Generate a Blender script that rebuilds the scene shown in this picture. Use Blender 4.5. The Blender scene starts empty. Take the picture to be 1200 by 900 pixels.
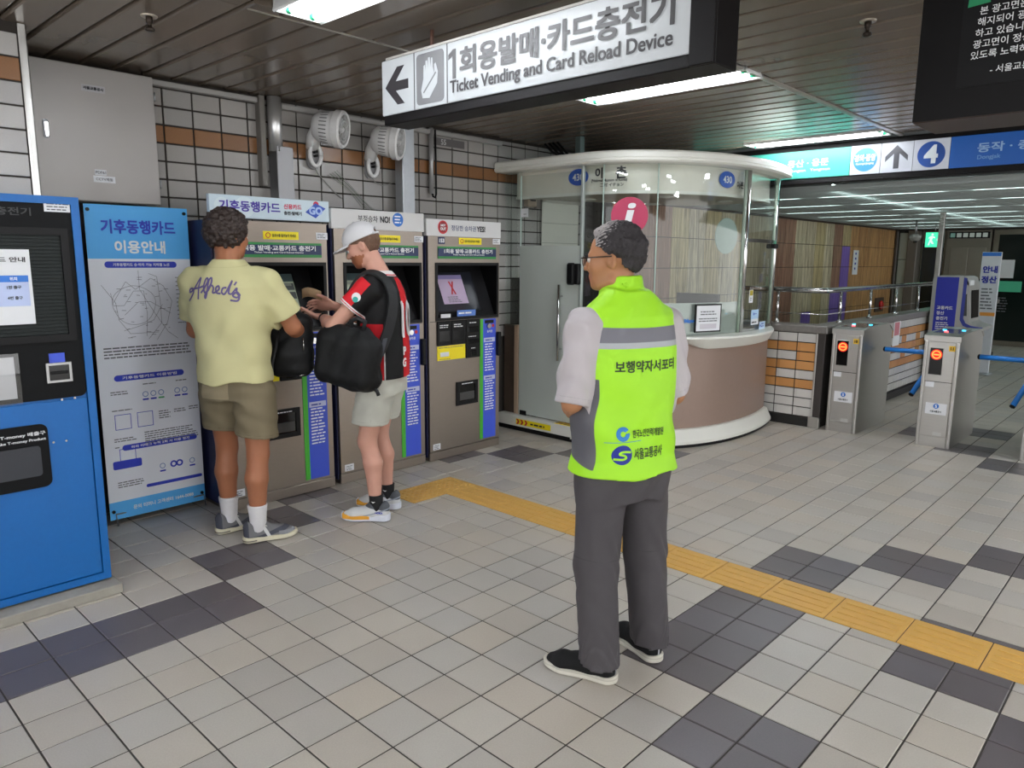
import bpy, bmesh, math, random
import numpy as np
from mathutils import Vector, Matrix
from mathutils.bvhtree import BVHTree
random.seed(7)
scene = bpy.context.scene
COL = scene.collection
PI = math.pi

# ------------------------------------------------------------------ camera
F_PX, YAW, PITCH, ROLL = 862.264, -.754354, -.16799, .007536
CAM = Vector((1.76268, -1.72175, 1.57202))
def cam_axes():
    fw = Vector((math.sin(YAW)*math.cos(PITCH), math.cos(YAW)*math.cos(PITCH), math.sin(PITCH)))
    r = Vector((math.cos(YAW), -math.sin(YAW), 0)); u = r.cross(fw)
    c, s = math.cos(ROLL), math.sin(ROLL)
    return r*c+u*s, u*c-r*s, fw
_r, _u, _f = cam_axes()
cd = bpy.data.cameras.new('camera'); cd.sensor_width = 36; cd.lens = F_PX/1200*36; cd.clip_end = 200; cd.clip_start = .02
cam = bpy.data.objects.new('camera', cd); COL.objects.link(cam)
M = Matrix.Identity(4)
for k in range(3):
    M[k][0], M[k][1], M[k][2], M[k][3] = _r[k], _u[k], -_f[k], CAM[k]
cam.matrix_world = M
scene.camera = cam

# ------------------------------------------------------------------ world, exposure
w = bpy.data.worlds.new('world'); scene.world = w; w.use_nodes = True
w.node_tree.nodes['Background'].inputs[0].default_value = (.86, .86, .86, 1)
w.node_tree.nodes['Background'].inputs[1].default_value = 1.9
scene.view_settings.view_transform = 'Standard'; scene.view_settings.look = 'None'
scene.view_settings.gamma = 1; scene.view_settings.use_curve_mapping = False
scene.view_settings.exposure = 0.5
scene.cycles.transparent_max_bounces = 32
LAMP = 34.0          # brightness of every fluorescent tube

# ------------------------------------------------------------------ materials
def lin(c):
    return tuple(((x/255)/12.92 if x/255 <= .04045 else ((x/255+.055)/1.055)**2.4) for x in c)
MATS = {}
def mat(name, rgb, rough=.5, metal=0., var=.06, scale=8., emit=0., bump=0., bscale=60., spec=.5, coat=0., coords='Object'):
    """procedural surface: base colour broken up by fine noise, optional relief"""
    if name in MATS: return MATS[name]
    m = bpy.data.materials.new(name); m.use_nodes = True; nt = m.node_tree; n = nt.nodes; L = nt.links
    b = n['Principled BSDF']
    c = lin(rgb)
    tc = n.new('ShaderNodeTexCoord'); no = n.new('ShaderNodeTexNoise'); no.inputs['Scale'].default_value = scale; no.inputs['Detail'].default_value = 4
    L.new(tc.outputs[coords], no.inputs['Vector'])
    mx = n.new('ShaderNodeMix'); mx.data_type = 'RGBA'
    mx.inputs[6].default_value = (*[x*(1-var) for x in c], 1); mx.inputs[7].default_value = (*[min(1, x*(1+var)) for x in c], 1)
    L.new(no.outputs['Fac'], mx.inputs[0]); L.new(mx.outputs[2], b.inputs['Base Color'])
    b.inputs['Roughness'].default_value = rough; b.inputs['Metallic'].default_value = metal
    b.inputs['Specular IOR Level'].default_value = spec
    if coat: b.inputs['Coat Weight'].default_value = coat; b.inputs['Coat Roughness'].default_value = .08
    if emit:
        L.new(mx.outputs[2], b.inputs['Emission Color']); b.inputs['Emission Strength'].default_value = emit
    if bump:
        bn = n.new('ShaderNodeTexNoise'); bn.inputs['Scale'].default_value = bscale; bn.inputs['Detail'].default_value = 3
        L.new(tc.outputs[coords], bn.inputs['Vector'])
        bp = n.new('ShaderNodeBump'); bp.inputs['Strength'].default_value = bump; bp.inputs['Distance'].default_value = .01
        L.new(bn.outputs['Fac'], bp.inputs['Height']); L.new(bp.outputs[0], b.inputs['Normal'])
    MATS[name] = m
    return m
def cell_mat(name, cols, cell, off=(0, 0, 0), rough=.4, bump=.15, fine=.10):
    """each tile takes its own shade from the cell of space it sits in"""
    m = bpy.data.materials.new(name); m.use_nodes = True; nt = m.node_tree; n = nt.nodes; L = nt.links
    b = n['Principled BSDF']; g = n.new('ShaderNodeNewGeometry')
    a = n.new('ShaderNodeVectorMath'); a.operation = 'SUBTRACT'; a.inputs[1].default_value = off; L.new(g.outputs['Position'], a.inputs[0])
    d = n.new('ShaderNodeVectorMath'); d.operation = 'DIVIDE'; d.inputs[1].default_value = cell; L.new(a.outputs[0], d.inputs[0])
    fl = n.new('ShaderNodeVectorMath'); fl.operation = 'FLOOR'; L.new(d.outputs[0], fl.inputs[0])
    wn = n.new('ShaderNodeTexWhiteNoise'); L.new(fl.outputs[0], wn.inputs['Vector'])
    r = n.new('ShaderNodeValToRGB'); r.color_ramp.interpolation = 'LINEAR'
    while len(r.color_ramp.elements) < len(cols): r.color_ramp.elements.new(.5)
    for k, c in enumerate(cols):
        r.color_ramp.elements[k].position = k/(len(cols)-1); r.color_ramp.elements[k].color = (*lin(c), 1)
    L.new(wn.outputs['Value'], r.inputs[0])
    no = n.new('ShaderNodeTexNoise'); no.inputs['Scale'].default_value = 180; no.inputs['Detail'].default_value = 3; L.new(g.outputs['Position'], no.inputs['Vector'])
    n2 = n.new('ShaderNodeTexNoise'); n2.inputs['Scale'].default_value = 1.7; n2.inputs['Detail'].default_value = 5; L.new(g.outputs['Position'], n2.inputs['Vector'])
    ad = n.new('ShaderNodeMath'); ad.operation = 'ADD'; L.new(no.outputs['Fac'], ad.inputs[0]); L.new(n2.outputs['Fac'], ad.inputs[1])
    mr = n.new('ShaderNodeMapRange'); mr.inputs[1].default_value = .6; mr.inputs[2].default_value = 1.4; mr.inputs[3].default_value = 1-fine; mr.inputs[4].default_value = 1+fine
    L.new(ad.outputs[0], mr.inputs[0])
    mul = n.new('ShaderNodeVectorMath'); mul.operation = 'SCALE'; L.new(r.outputs[0], mul.inputs[0]); L.new(mr.outputs[0], mul.inputs['Scale'])
    L.new(mul.outputs[0], b.inputs['Base Color'])
    b.inputs['Roughness'].default_value = rough
    if bump:
        bp = n.new('ShaderNodeBump'); bp.inputs['Strength'].default_value = bump; bp.inputs['Distance'].default_value = .002
        L.new(no.outputs['Fac'], bp.inputs['Height']); L.new(bp.outputs[0], b.inputs['Normal'])
    MATS[name] = m
    return m
def brushed(name, rgb, rough=.32, axis=(1, 60, 1), metal=1.):
    """brushed stainless steel: streaked roughness"""
    m = bpy.data.materials.new(name); m.use_nodes = True; nt = m.node_tree; n = nt.nodes; L = nt.links
    b = n['Principled BSDF']; tc = n.new('ShaderNodeTexCoord'); mp = n.new('ShaderNodeMapping'); mp.inputs['Scale'].default_value = axis
    L.new(tc.outputs['Object'], mp.inputs['Vector'])
    no = n.new('ShaderNodeTexNoise'); no.inputs['Scale'].default_value = 6; no.inputs['Detail'].default_value = 6; L.new(mp.outputs[0], no.inputs['Vector'])
    mr = n.new('ShaderNodeMapRange'); mr.inputs[3].default_value = rough-.08; mr.inputs[4].default_value = rough+.12; L.new(no.outputs['Fac'], mr.inputs[0])
    L.new(mr.outputs[0], b.inputs['Roughness'])
    c = lin(rgb); mx = n.new('ShaderNodeMix'); mx.data_type = 'RGBA'; mx.inputs[6].default_value = (*[x*.88 for x in c], 1); mx.inputs[7].default_value = (*[min(1, x*1.1) for x in c], 1)
    L.new(no.outputs['Fac'], mx.inputs[0]); L.new(mx.outputs[2], b.inputs['Base Color'])
    b.inputs['Metallic'].default_value = metal
    MATS[name] = m
    return m
def glass(name, tint=(.93, .97, .95), gloss=.10, frost=0.):
    m = bpy.data.materials.new(name); m.use_nodes = True; nt = m.node_tree; n = nt.nodes; L = nt.links
    n.remove(n['Principled BSDF']); out = n['Material Output']
    t = n.new('ShaderNodeBsdfTransparent'); t.inputs[0].default_value = (*tint, 1)
    g = n.new('ShaderNodeBsdfGlossy'); g.inputs['Roughness'].default_value = .02
    lw = n.new('ShaderNodeLayerWeight'); fr = n.new('ShaderNodeMath'); fr.operation = 'POWER'; fr.inputs[1].default_value = 4.; L.new(lw.outputs['Facing'], fr.inputs[0])
    mr = n.new('ShaderNodeMath'); mr.operation = 'MULTIPLY_ADD'; mr.inputs[1].default_value = .8; mr.inputs[2].default_value = gloss; mr.use_clamp = True
    L.new(fr.outputs[0], mr.inputs[0])
    mx = n.new('ShaderNodeMixShader'); L.new(mr.outputs[0], mx.inputs[0]); L.new(t.outputs[0], mx.inputs[1]); L.new(g.outputs[0], mx.inputs[2])
    last = mx
    if frost:
        d = n.new('ShaderNodeBsdfDiffuse'); d.inputs[0].default_value = (*lin((212, 219, 213)), 1)
        tl = n.new('ShaderNodeBsdfTranslucent'); tl.inputs[0].default_value = (*lin((212, 219, 213)), 1)
        m1 = n.new('ShaderNodeMixShader'); m1.inputs[0].default_value = .15; L.new(d.outputs[0], m1.inputs[1]); L.new(tl.outputs[0], m1.inputs[2])
        m2 = n.new('ShaderNodeMixShader'); m2.inputs[0].default_value = frost; L.new(mx.outputs[0], m2.inputs[1]); L.new(m1.outputs[0], m2.inputs[2]); last = m2
    L.new(last.outputs[0], out.inputs[0])
    MATS[name] = m
    return m
def emitter(name, rgb, strength):
    m = bpy.data.materials.new(name); m.use_nodes = True; b = m.node_tree.nodes['Principled BSDF']
    b.inputs['Base Color'].default_value = (*lin(rgb), 1); b.inputs['Emission Color'].default_value = (*lin(rgb), 1); b.inputs['Emission Strength'].default_value = strength
    MATS[name] = m; return m

# ------------------------------------------------------------------ mesh helpers
class MB:
    def __init__(s): s.v = []; s.f = []; s.sm = []
    def add(s, vs, fs, smooth=False):
        o = len(s.v); s.v += [tuple(v) for v in vs]; s.f += [tuple(i+o for i in f) for f in fs]; s.sm += [smooth]*len(fs); return s
    def box(s, x0, x1, y0, y1, z0, z1):
        return s.add([(x0,y0,z0),(x1,y0,z0),(x1,y1,z0),(x0,y1,z0),(x0,y0,z1),(x1,y0,z1),(x1,y1,z1),(x0,y1,z1)],
                     [(0,3,2,1),(4,5,6,7),(0,1,5,4),(1,2,6,5),(2,3,7,6),(3,0,4,7)])
    def cbox(s, x0, x1, y0, y1, z0, z1, b=.004):
        """box with chamfered edges"""
        lo, hi = (x0,y0,z0), (x1,y1,z1); b = min(b, *( (hi[k]-lo[k])*.45 for k in range(3)))
        vs = []; idx = {}
        for cx in (0,1):
            for cy in (0,1):
                for cz in (0,1):
                    for ax in range(3):
                        c = (cx,cy,cz); p = []
                        for k in range(3):
                            base = hi[k] if c[k] else lo[k]; sgn = -1 if c[k] else 1
                            p.append(base if k == ax else base+sgn*b)
                        idx[(c,ax)] = len(vs); vs.append(p)
        fs = []
        for ax in range(3):
            o = [k for k in range(3) if k != ax]
            for side in (0,1):
                q = []
                for a,b2 in ((0,0),(1,0),(1,1),(0,1)):
                    c = [0,0,0]; c[ax] = side; c[o[0]] = a; c[o[1]] = b2; q.append(idx[(tuple(c),ax)])
                fs.append(q)
        for ax in range(3):
            o = [k for k in range(3) if k != ax]
            for a in (0,1):
                for b2 in (0,1):
                    c0 = [0,0,0]; c0[o[0]] = a; c0[o[1]] = b2; c1 = list(c0); c1[ax] = 1
                    fs.append([idx[(tuple(c0),o[0])], idx[(tuple(c1),o[0])], idx[(tuple(c1),o[1])], idx[(tuple(c0),o[1])]])
        for cx in (0,1):
            for cy in (0,1):
                for cz in (0,1): fs.append([idx[((cx,cy,cz),k)] for k in range(3)])
        return s.add(vs, fs)
    def cyl(s, a, b, r0, r1=None, n=16, caps=True, smooth=True):
        a, b = Vector(a), Vector(b); r1 = r0 if r1 is None else r1; d = (b-a).normalized()
        t = Vector((0,0,1)) if abs(d.z) < .9 else Vector((1,0,0)); e1 = d.cross(t).normalized(); e2 = d.cross(e1)
        vs = []
        for p, r in ((a,r0),(b,r1)):
            for k in range(n): th = 2*PI*k/n; vs.append(p+e1*r*math.cos(th)+e2*r*math.sin(th))
        s.add(vs, [(k,(k+1)%n,n+(k+1)%n,n+k) for k in range(n)], smooth)
        if caps: s.add(vs, [tuple(range(n))[::-1], tuple(range(n,2*n))])
        return s
    def tube(s, pts, r, n=8):
        pts = [Vector(p) for p in pts]; vs = []; prev = None
        for i, p in enumerate(pts):
            d = (pts[min(i+1,len(pts)-1)]-pts[max(i-1,0)]).normalized()
            if prev is None:
                t = Vector((0,0,1)) if abs(d.z) < .9 else Vector((1,0,0)); e1 = d.cross(t).normalized()
            else: e1 = (prev-d*prev.dot(d)).normalized()
            prev = e1; e2 = d.cross(e1); rr = r[i] if isinstance(r,(list,tuple)) else r
            for k in range(n): th = 2*PI*k/n; vs.append(p+e1*rr*math.cos(th)+e2*rr*math.sin(th))
        m = len(pts)
        fs = [(i*n+k, i*n+(k+1)%n, (i+1)*n+(k+1)%n, (i+1)*n+k) for i in range(m-1) for k in range(n)]
        s.add(vs, fs, True); s.add(vs, [tuple(range(n))[::-1], tuple(range((m-1)*n, m*n))]); return s
    def prism(s, poly, o, e1, e2, ext):
        """polygon (2-D list) placed at o along e1,e2 and extruded by ext"""
        o, e1, e2, ext = Vector(o), Vector(e1), Vector(e2), Vector(ext); n = len(poly)
        vs = [o+e1*p[0]+e2*p[1] for p in poly]+[o+e1*p[0]+e2*p[1]+ext for p in poly]
        return s.add(vs, [tuple(range(n))[::-1], tuple(range(n,2*n))]+[(k,(k+1)%n,n+(k+1)%n,n+k) for k in range(n)])
    def wall(s, path, z0, z1, th, smooth=True):
        """vertical sheet along a 2-D path (offset th to the inside)"""
        ins = offset(path, -th); n = len(path); vs = []
        for p, q in zip(path, ins): vs += [(p[0],p[1],z0),(p[0],p[1],z1),(q[0],q[1],z1),(q[0],q[1],z0)]
        fs = []
        for i in range(n-1):
            a = 4*i; b = a+4
            for k in range(4): fs.append((a+k, b+k, b+(k+1)%4, a+(k+1)%4))
        s.add(vs, fs, False); s.add(vs, [(0,1,2,3),(4*n-4,4*n-1,4*n-2,4*n-3)]); return s
    def sweep(s, path, prof, smooth=False):
        """profile [(outward offset, z)] carried along a 2-D path"""
        rows = [[(p[0],p[1],z) for p in offset(path, o)] for o, z in prof]; n = len(path); m = len(prof); vs = [v for r in rows for v in r]
        s.add(vs, [(i*n+k, i*n+k+1, ((i+1)%m)*n+k+1, ((i+1)%m)*n+k) for i in range(m) for k in range(n-1)], smooth)
        s.add(vs, [tuple(i*n for i in range(m)), tuple(i*n+n-1 for i in range(m))[::-1]]); return s
    def lathe(s, prof, c, axis=(0,0,1), n=24, smooth=True, ring=False):
        d = Vector(axis).normalized(); t = Vector((0,0,1)) if abs(d.z) < .9 else Vector((1,0,0)); e1 = d.cross(t).normalized(); e2 = d.cross(e1); c = Vector(c)
        vs = [c+d*h+e1*r*math.cos(2*PI*k/n)+e2*r*math.sin(2*PI*k/n) for r, h in prof for k in range(n)]; m = len(prof)
        if ring: return s.add(vs, [(i*n+k, i*n+(k+1)%n, ((i+1)%m)*n+(k+1)%n, ((i+1)%m)*n+k) for i in range(m) for k in range(n)], False)
        s.add(vs, [(i*n+k, i*n+(k+1)%n, (i+1)*n+(k+1)%n, (i+1)*n+k) for i in range(m-1) for k in range(n)], smooth)
        s.add(vs, [tuple(range(n))[::-1], tuple(range((m-1)*n, m*n))]); return s
    def mesh(s, name):
        me = bpy.data.meshes.new(name); me.from_pydata(s.v, [], s.f)
        me.polygons.foreach_set('use_smooth', s.sm)
        bm = bmesh.new(); bm.from_mesh(me); bmesh.ops.remove_doubles(bm, verts=bm.verts, dist=1e-6); bmesh.ops.recalc_face_normals(bm, faces=bm.faces); bm.to_mesh(me); bm.free()
        me.update(); return me
def offset(path, d):
    """shift a 2-D path to its outside (right-hand side of travel) by d"""
    out = []; n = len(path)
    for i, p in enumerate(path):
        a, b = path[max(i-1,0)], path[min(i+1,n-1)]; tx, ty = b[0]-a[0], b[1]-a[1]; l = math.hypot(tx,ty) or 1
        out.append((p[0]+ty/l*d, p[1]-tx/l*d))
    return out
def obj(name, me, m, parent=None, loc=None, label=None):
    if isinstance(me, MB): me = me.mesh(name)
    o = bpy.data.objects.new(name, me); COL.objects.link(o)
    if m is not None and not me.materials: me.materials.append(m)
    if parent: o.parent = parent
    if loc: o.location = loc
    if label: o['label'] = label
    return o
def tag(o, label=None, cat=None, group=None, kind=None):
    if label: o['label'] = label
    if cat: o['category'] = cat
    if cat and not kind: kind = 'thing'
    if group: o['group'] = group
    if kind: o['kind'] = kind
    return o
def thing(name, label, cat, loc=(0,0,0), rotz=0., group=None, kind=None):
    o = bpy.data.objects.new(name, None); COL.objects.link(o); o.location = loc; o.rotation_euler = (0,0,rotz); o.empty_display_size = .1
    return tag(o, label, cat, group, kind)
TXT = {}
def text_mesh(body, bold=0., ext=.0):
    if (body, bold) in TXT: return TXT[(body, bold)].copy()
    c = bpy.data.curves.new('t','FONT'); c.body = body; c.extrude = ext; c.offset = min(bold, .008); c.resolution_u = 3
    o = bpy.data.objects.new('t', c); me = bpy.data.meshes.new_from_object(o); bpy.data.objects.remove(o); bpy.data.curves.remove(c)
    if bold > .012:                                        # heavier strokes: the outline laid over itself, slightly shifted
        b = (bold-.006)*.9; bm = bmesh.new(); bm.from_mesh(me); geo = bm.verts[:]+bm.edges[:]+bm.faces[:]
        for q, (dx, dy) in enumerate(((b,b),(-b,b),(b,-b),(-b,-b))):
            d = bmesh.ops.duplicate(bm, geom=geo); bmesh.ops.translate(bm, verts=[v for v in d['geom'] if isinstance(v, bmesh.types.BMVert)], vec=(dx,dy,.006*(q+1)))
        bm.to_mesh(me); bm.free()
    TXT[(body, bold)] = me; return me.copy()
def lettering(body, o, right, up, h, m, parent=None, width=None, align='c', bold=.02, name='lettering', lift=.0012, shear=0.):
    """flat letters: o = centre (or left edge) of the line, h = cap height"""
    me = text_mesh(body, bold); n = len(me.vertices); co = np.empty(n*3); me.vertices.foreach_get('co', co); co = co.reshape(-1,3)
    x, y = co[:,0], co[:,1]; x0, x1, y0, y1 = x.min(), x.max(), y.min(), y.max(); sc = h/(y1-y0); sx = sc if width is None else width/(x1-x0)
    x = (x-(x0 if align == 'l' else (x0+x1)/2 if align == 'c' else x1))*sx; y = (y-(y0+y1)/2)*sc; x = x+shear*y
    R, U = Vector(right).normalized(), Vector(up).normalized(); N = R.cross(U)
    P = np.array(o)+np.outer(x, R)+np.outer(y, U)+np.outer(lift+co[:,2]*sc, N)
    me.vertices.foreach_set('co', P.ravel()); me.update(); me.name = name
    return obj(name, me, m, parent)
def disc(c, nrm, r, th, m, parent, name='disc', n=28):
    c, nrm = Vector(c), Vector(nrm); return obj(name, MB().cyl(c, c+nrm*th, r, n=n, smooth=False), m, parent)
def word_rows(mb, o, right, up, rows, width, lh, rnd, fill=.7, th=.42, lift=.0008):
    """rows of small word-sized marks, for print too fine to read"""
    R, U = Vector(right), Vector(up); N = R.cross(U); o = Vector(o)+N*lift
    for k in range(rows):
        x = 0.; end = width*rnd.uniform(fill, 1)
        while x < end:
            wl = rnd.uniform(.9, 3.2)*lh*.8; wl = min(wl, end-x)
            if wl < lh*.3: break
            p = o+R*x-U*(k*lh); mb.add([p, p+R*wl, p+R*wl+U*lh*th, p+U*lh*th], [(0,1,2,3)]); x += wl+lh*.3
    return mb
def rows_obj(mb, m, parent, name='lettering'): return tag(obj(name, mb, m, parent), kind='stuff')
def rrect(w, h, r, n=5):
    r = min(r, w/2-1e-4, h/2-1e-4); pts = []
    for cx, cy, a0 in ((w/2-r,h/2-r,0),(-w/2+r,h/2-r,90),(-w/2+r,-h/2+r,180),(w/2-r,-h/2+r,270)):
        for k in range(n+1): a = math.radians(a0+90*k/n); pts.append((cx+r*math.cos(a), cy+r*math.sin(a)))
    return pts
def plate(name, c, right, up, w, h, th, m, parent, r=0., label=None):
    """thin panel centred at c, thickness th towards the viewer"""
    R, U = Vector(right), Vector(up); N = R.cross(U)
    poly = rrect(w, h, r) if r else [(-w/2,-h/2),(w/2,-h/2),(w/2,h/2),(-w/2,h/2)]
    return obj(name, MB().prism(poly, c, R, U, N*th), m, parent, label=label)
X3, Y3, Z3 = Vector((1,0,0)), Vector((0,1,0)), Vector((0,0,1))

# common surfaces
steel = brushed('brushed_steel', (150, 140, 130), .40, (1, 2, 40))
steel_gate = brushed('gate_steel', (190, 188, 184), .36, (1, 2, 40))
chrome = mat('chrome', (205, 205, 205), .12, 1., .03)
galv = mat('galvanised', (178, 182, 186), .42, .85, .10, 20)
black = mat('black_plastic', (14, 14, 16), .45, 0, .10, 20, spec=.25)
blackg = mat('black_gloss', (10, 10, 12), .12, 0, .05)
dark_void = mat('dark_void', (18, 17, 17), .9, 0, .1)
white = mat('white_paint', (226, 226, 222), .4, 0, .03)
paper = mat('paper', (226, 228, 232), .55, 0, .02)
ink = mat('ink', (35, 36, 42), .6, 0, .05)
ink_grey = mat('ink_grey', (96, 98, 104), .6, 0, .05)
ink_white = mat('ink_white', (236, 238, 240), .5, 0, .02)
navy = mat('navy_ink', (34, 48, 160), .45, 0, .03)
yellow_lab = mat('yellow_label', (246, 226, 20), .4, 0, .03)
# ================================================================== SETTING
H = 2.64                 # ceiling
WX = -3.05               # face of the vending wall
T = .2                   # floor tile
def project(p):
    d = Vector(p)-CAM; z = d.dot(_f)
    if z < .05: return None
    return 600+F_PX*d.dot(_r)/z, 450-F_PX*d.dot(_u)/z, z

# ---- floor: grout bed, tiles, tactile paving
grout = mat('floor_grout', (60, 56, 52), .8, 0, .15, 30)
floor = obj('floor', MB().box(-3.3, 6.0, -6.0, 18.0, -.12, -.0035), grout); tag(floor, 'grey square floor tiles with scattered dark blocks', None, None, 'structure')
tile_l = cell_mat('floor_tile_light', [(174, 167, 157), (188, 181, 170), (178, 174, 167), (185, 176, 163), (183, 178, 170), (168, 163, 156)], (T, T, 50), (0, 0, -25), .38, .12)
tile_d = cell_mat('floor_tile_dark', [(88, 82, 84), (98, 93, 97), (92, 85, 86)], (T, T, 50), (0, 0, -25), .36, .12)
dark = set()
def blk(i0, i1, j0, j1):
    for i in range(i0, i1+1):
        for j in range(j0, j1+1): dark.add((i, j))
blk(-12,-2,-8,-7); blk(-1,0,-10,-9); blk(1,2,-12,-11); blk(3,4,-14,-13); blk(10,11,-14,-13); blk(12,13,-12,-11); blk(14,15,-10,-9); blk(16,17,-8,-7)
blk(3,10,1,2); blk(1,2,3,4); blk(-1,0,5,6); blk(11,12,3,4); blk(13,14,5,6); blk(15,16,7,8); blk(6,8,5,6); blk(4,5,7,8); blk(2,3,9,10)
blk(30,31,1,2); blk(26,27,1,2); blk(24,25,3,4); blk(28,29,-1,0); blk(22,23,5,6)
SY0, SY1, SX0 = 1.475, 1.755, -2.125                 # tactile strip across the hall
def tile_geo(mb, x0, x1, y0, y1, g=.0033, rz=0.):
    x0 += g; x1 -= g; y0 += g; y1 -= g; c = .0022
    if x1-x0 < .012 or y1-y0 < .012: return
    z = rz
    mb.add([(x0,y0,-.006),(x1,y0,-.006),(x1,y1,-.006),(x0,y1,-.006),(x0,y0,z-c),(x1,y0,z-c),(x1,y1,z-c),(x0,y1,z-c),(x0+c,y0+c,z),(x1-c,y0+c,z),(x1-c,y1-c,z),(x0+c,y1-c,z)],
           [(0,1,5,4),(1,2,6,5),(2,3,7,6),(3,0,4,7),(4,5,9,8),(5,6,10,9),(6,7,11,10),(7,4,8,11),(8,9,10,11)])
def pieces(i, j):
    """a tile minus the tactile paving"""
    x0, x1, y0, y1 = j*T, j*T+T, i*T, i*T+T
    out = []
    rects = [(SX0, 6., SY0, SY1), (SX0, SX0+.28, SY0-.28, SY1)]
    todo = [(x0,x1,y0,y1)]
    for (a0,a1,b0,b1) in rects:
        nxt = []
        for (p0,p1,q0,q1) in todo:
            if p1 <= a0+1e-6 or p0 >= a1-1e-6 or q1 <= b0+1e-6 or q0 >= b1-1e-6: nxt.append((p0,p1,q0,q1)); continue
            if p0 < a0: nxt.append((p0,a0,q0,q1))
            if p1 > a1: nxt.append((a1,p1,q0,q1))
            m0, m1 = max(p0,a0), min(p1,a1)
            if q0 < b0: nxt.append((m0,m1,q0,b0))
            if q1 > b1: nxt.append((m0,m1,b1,q1))
        todo = nxt
    return todo
cand = []; rest = {0: MB(), 1: MB()}
for i in range(-28, 78):
    for j in range(-16, 29):
        ps = pieces(i, j)
        for r in ps:
            c = project(((r[0]+r[1])/2, (r[2]+r[3])/2, 0)); area = 0
            if c and -20 < c[0] < 1220 and c[1] < 925: area = (r[1]-r[0])*(r[3]-r[2])/c[2]**3
            if r[0] < -2.5 and -1.2 < r[2] < 2.7 or r[0] < -1.9 and r[2] < -.62: area *= .02
            cand.append((area, r, (i, j) in dark))
cand.sort(key=lambda t: -t[0])
shared = {}
for k, (area, r, dk) in enumerate(cand):
    if k < 290:
        key = (round(r[1]-r[0],3), round(r[3]-r[2],3), dk)
        if key not in shared:
            mb = MB(); tile_geo(mb, 0, r[1]-r[0], 0, r[3]-r[2]); me = mb.mesh('floor_tile'); me.materials.append(tile_d if dk else tile_l); shared[key] = me
        obj('floor_tile', shared[key], None, floor, (r[0], r[2], random.uniform(-.0006,.0006)))
    else: tile_geo(rest[int(dk)], *r)
for k, nm in ((0,'light_floor_tiles'),(1,'dark_floor_tiles')):
    me = rest[k].mesh(nm); tag(obj(nm, me, tile_d if k else tile_l, floor), kind='stuff')
tact = mat('tactile_yellow', (206, 161, 80), .5, 0, .10, 25, bump=.1, bscale=200)
def bar_tile(x0, x1):
    mb = MB(); mb.cbox(x0+.002, x1-.002, SY0+.002, SY1-.002, -.006, .0015, .002)
    for k in range(4):
        y = SY0+.05+k*.06
        a, b = x0+.022, x1-.022
        if b-a > .03: mb.cbox(a, b, y-.014, y+.014, .0005, .0058, .0035)
    return mb
strip = thing('tactile_strip', 'yellow tactile guide strip of ridged tiles crossing the grey floor', 'tactile paving')
xs = [SX0+.28, -1.72]+[-1.72+.3*k for k in range(1, 26)]
for a, b in zip(xs[:-1], xs[1:]): obj('guide_tile', bar_tile(a, b), tact, strip)
for y0 in (SY0-.28, SY0):
    mb = MB(); mb.cbox(SX0+.002, SX0+.278, y0+.002, y0+.278, -.006, .0015, .002)
    for a in range(6):
        for b in range(6): mb.lathe([(.0135,0),(.0125,.0035),(.009,.005),(.003,.0054)], (SX0+.034+a*.0425, y0+.034+b*.0425, .001), n=8)
    obj('dotted_tile', mb, tact, strip)

# ---- vending wall: slab and single tiles
wgrout = mat('wall_grout', (52, 47, 43), .85, 0, .15, 30)
wall_left = obj('wall_left', MB().box(-3.35, WX-.006, -.75, 4.95, 0, H+.2), wgrout); tag(wall_left, 'tall wall of pale glazed tiles with one brown band', None, None, 'structure')
wt = cell_mat('wall_tile_pale', [(153, 150, 146), (162, 158, 154), (157, 155, 152), (147, 144, 141)], (50, .1837, .1085), (-25, .248, 2.371), .16, .25, .05)
wb = cell_mat('wall_tile_brown', [(132, 92, 58), (140, 98, 62), (126, 88, 56)], (50, .1837, .1085), (-25, .248, 2.371), .22, .2, .08)
def wall_tile_mesh(w, h, m, th=.008):
    me = MB().cbox(0, th, 0, w, 0, h, .0025).mesh('wall_tile'); me.materials.append(m); return me
PY, PZ, GJ = .1837, .1085, .010
wt_me = wall_tile_mesh(PY-GJ, PZ-GJ, wt); wb_me = wall_tile_mesh(PY-GJ, PZ-GJ, wb)
for ky in range(-5, 23):
    y = .248+ky*PY
    for kz in range(-15, 3):
        z = 2.371+kz*PZ
        top = min(z+PZ, H-.012)
        if z > H-.04: continue
        if y+PY < .1 or y > 4.6: continue
        if y < 2.5 and z < 1.7: continue                       # behind the machines
        if y >= 2.5 and z < .76: continue
        if y >= 3.35 and z < 1.35: continue
        brown = kz == -1
        if top < z+PZ-.001:
            me = wall_tile_mesh(PY-GJ, top-z-GJ, wt)
            obj('wall_tile', me, None, wall_left, (WX-.004, y+GJ/2, z+GJ/2))
        else:
            obj('wall_tile', wb_me if brown else wt_me, None, wall_left, (WX-.004+random.uniform(-.0005,.0012), y+GJ/2, z+GJ/2))
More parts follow.
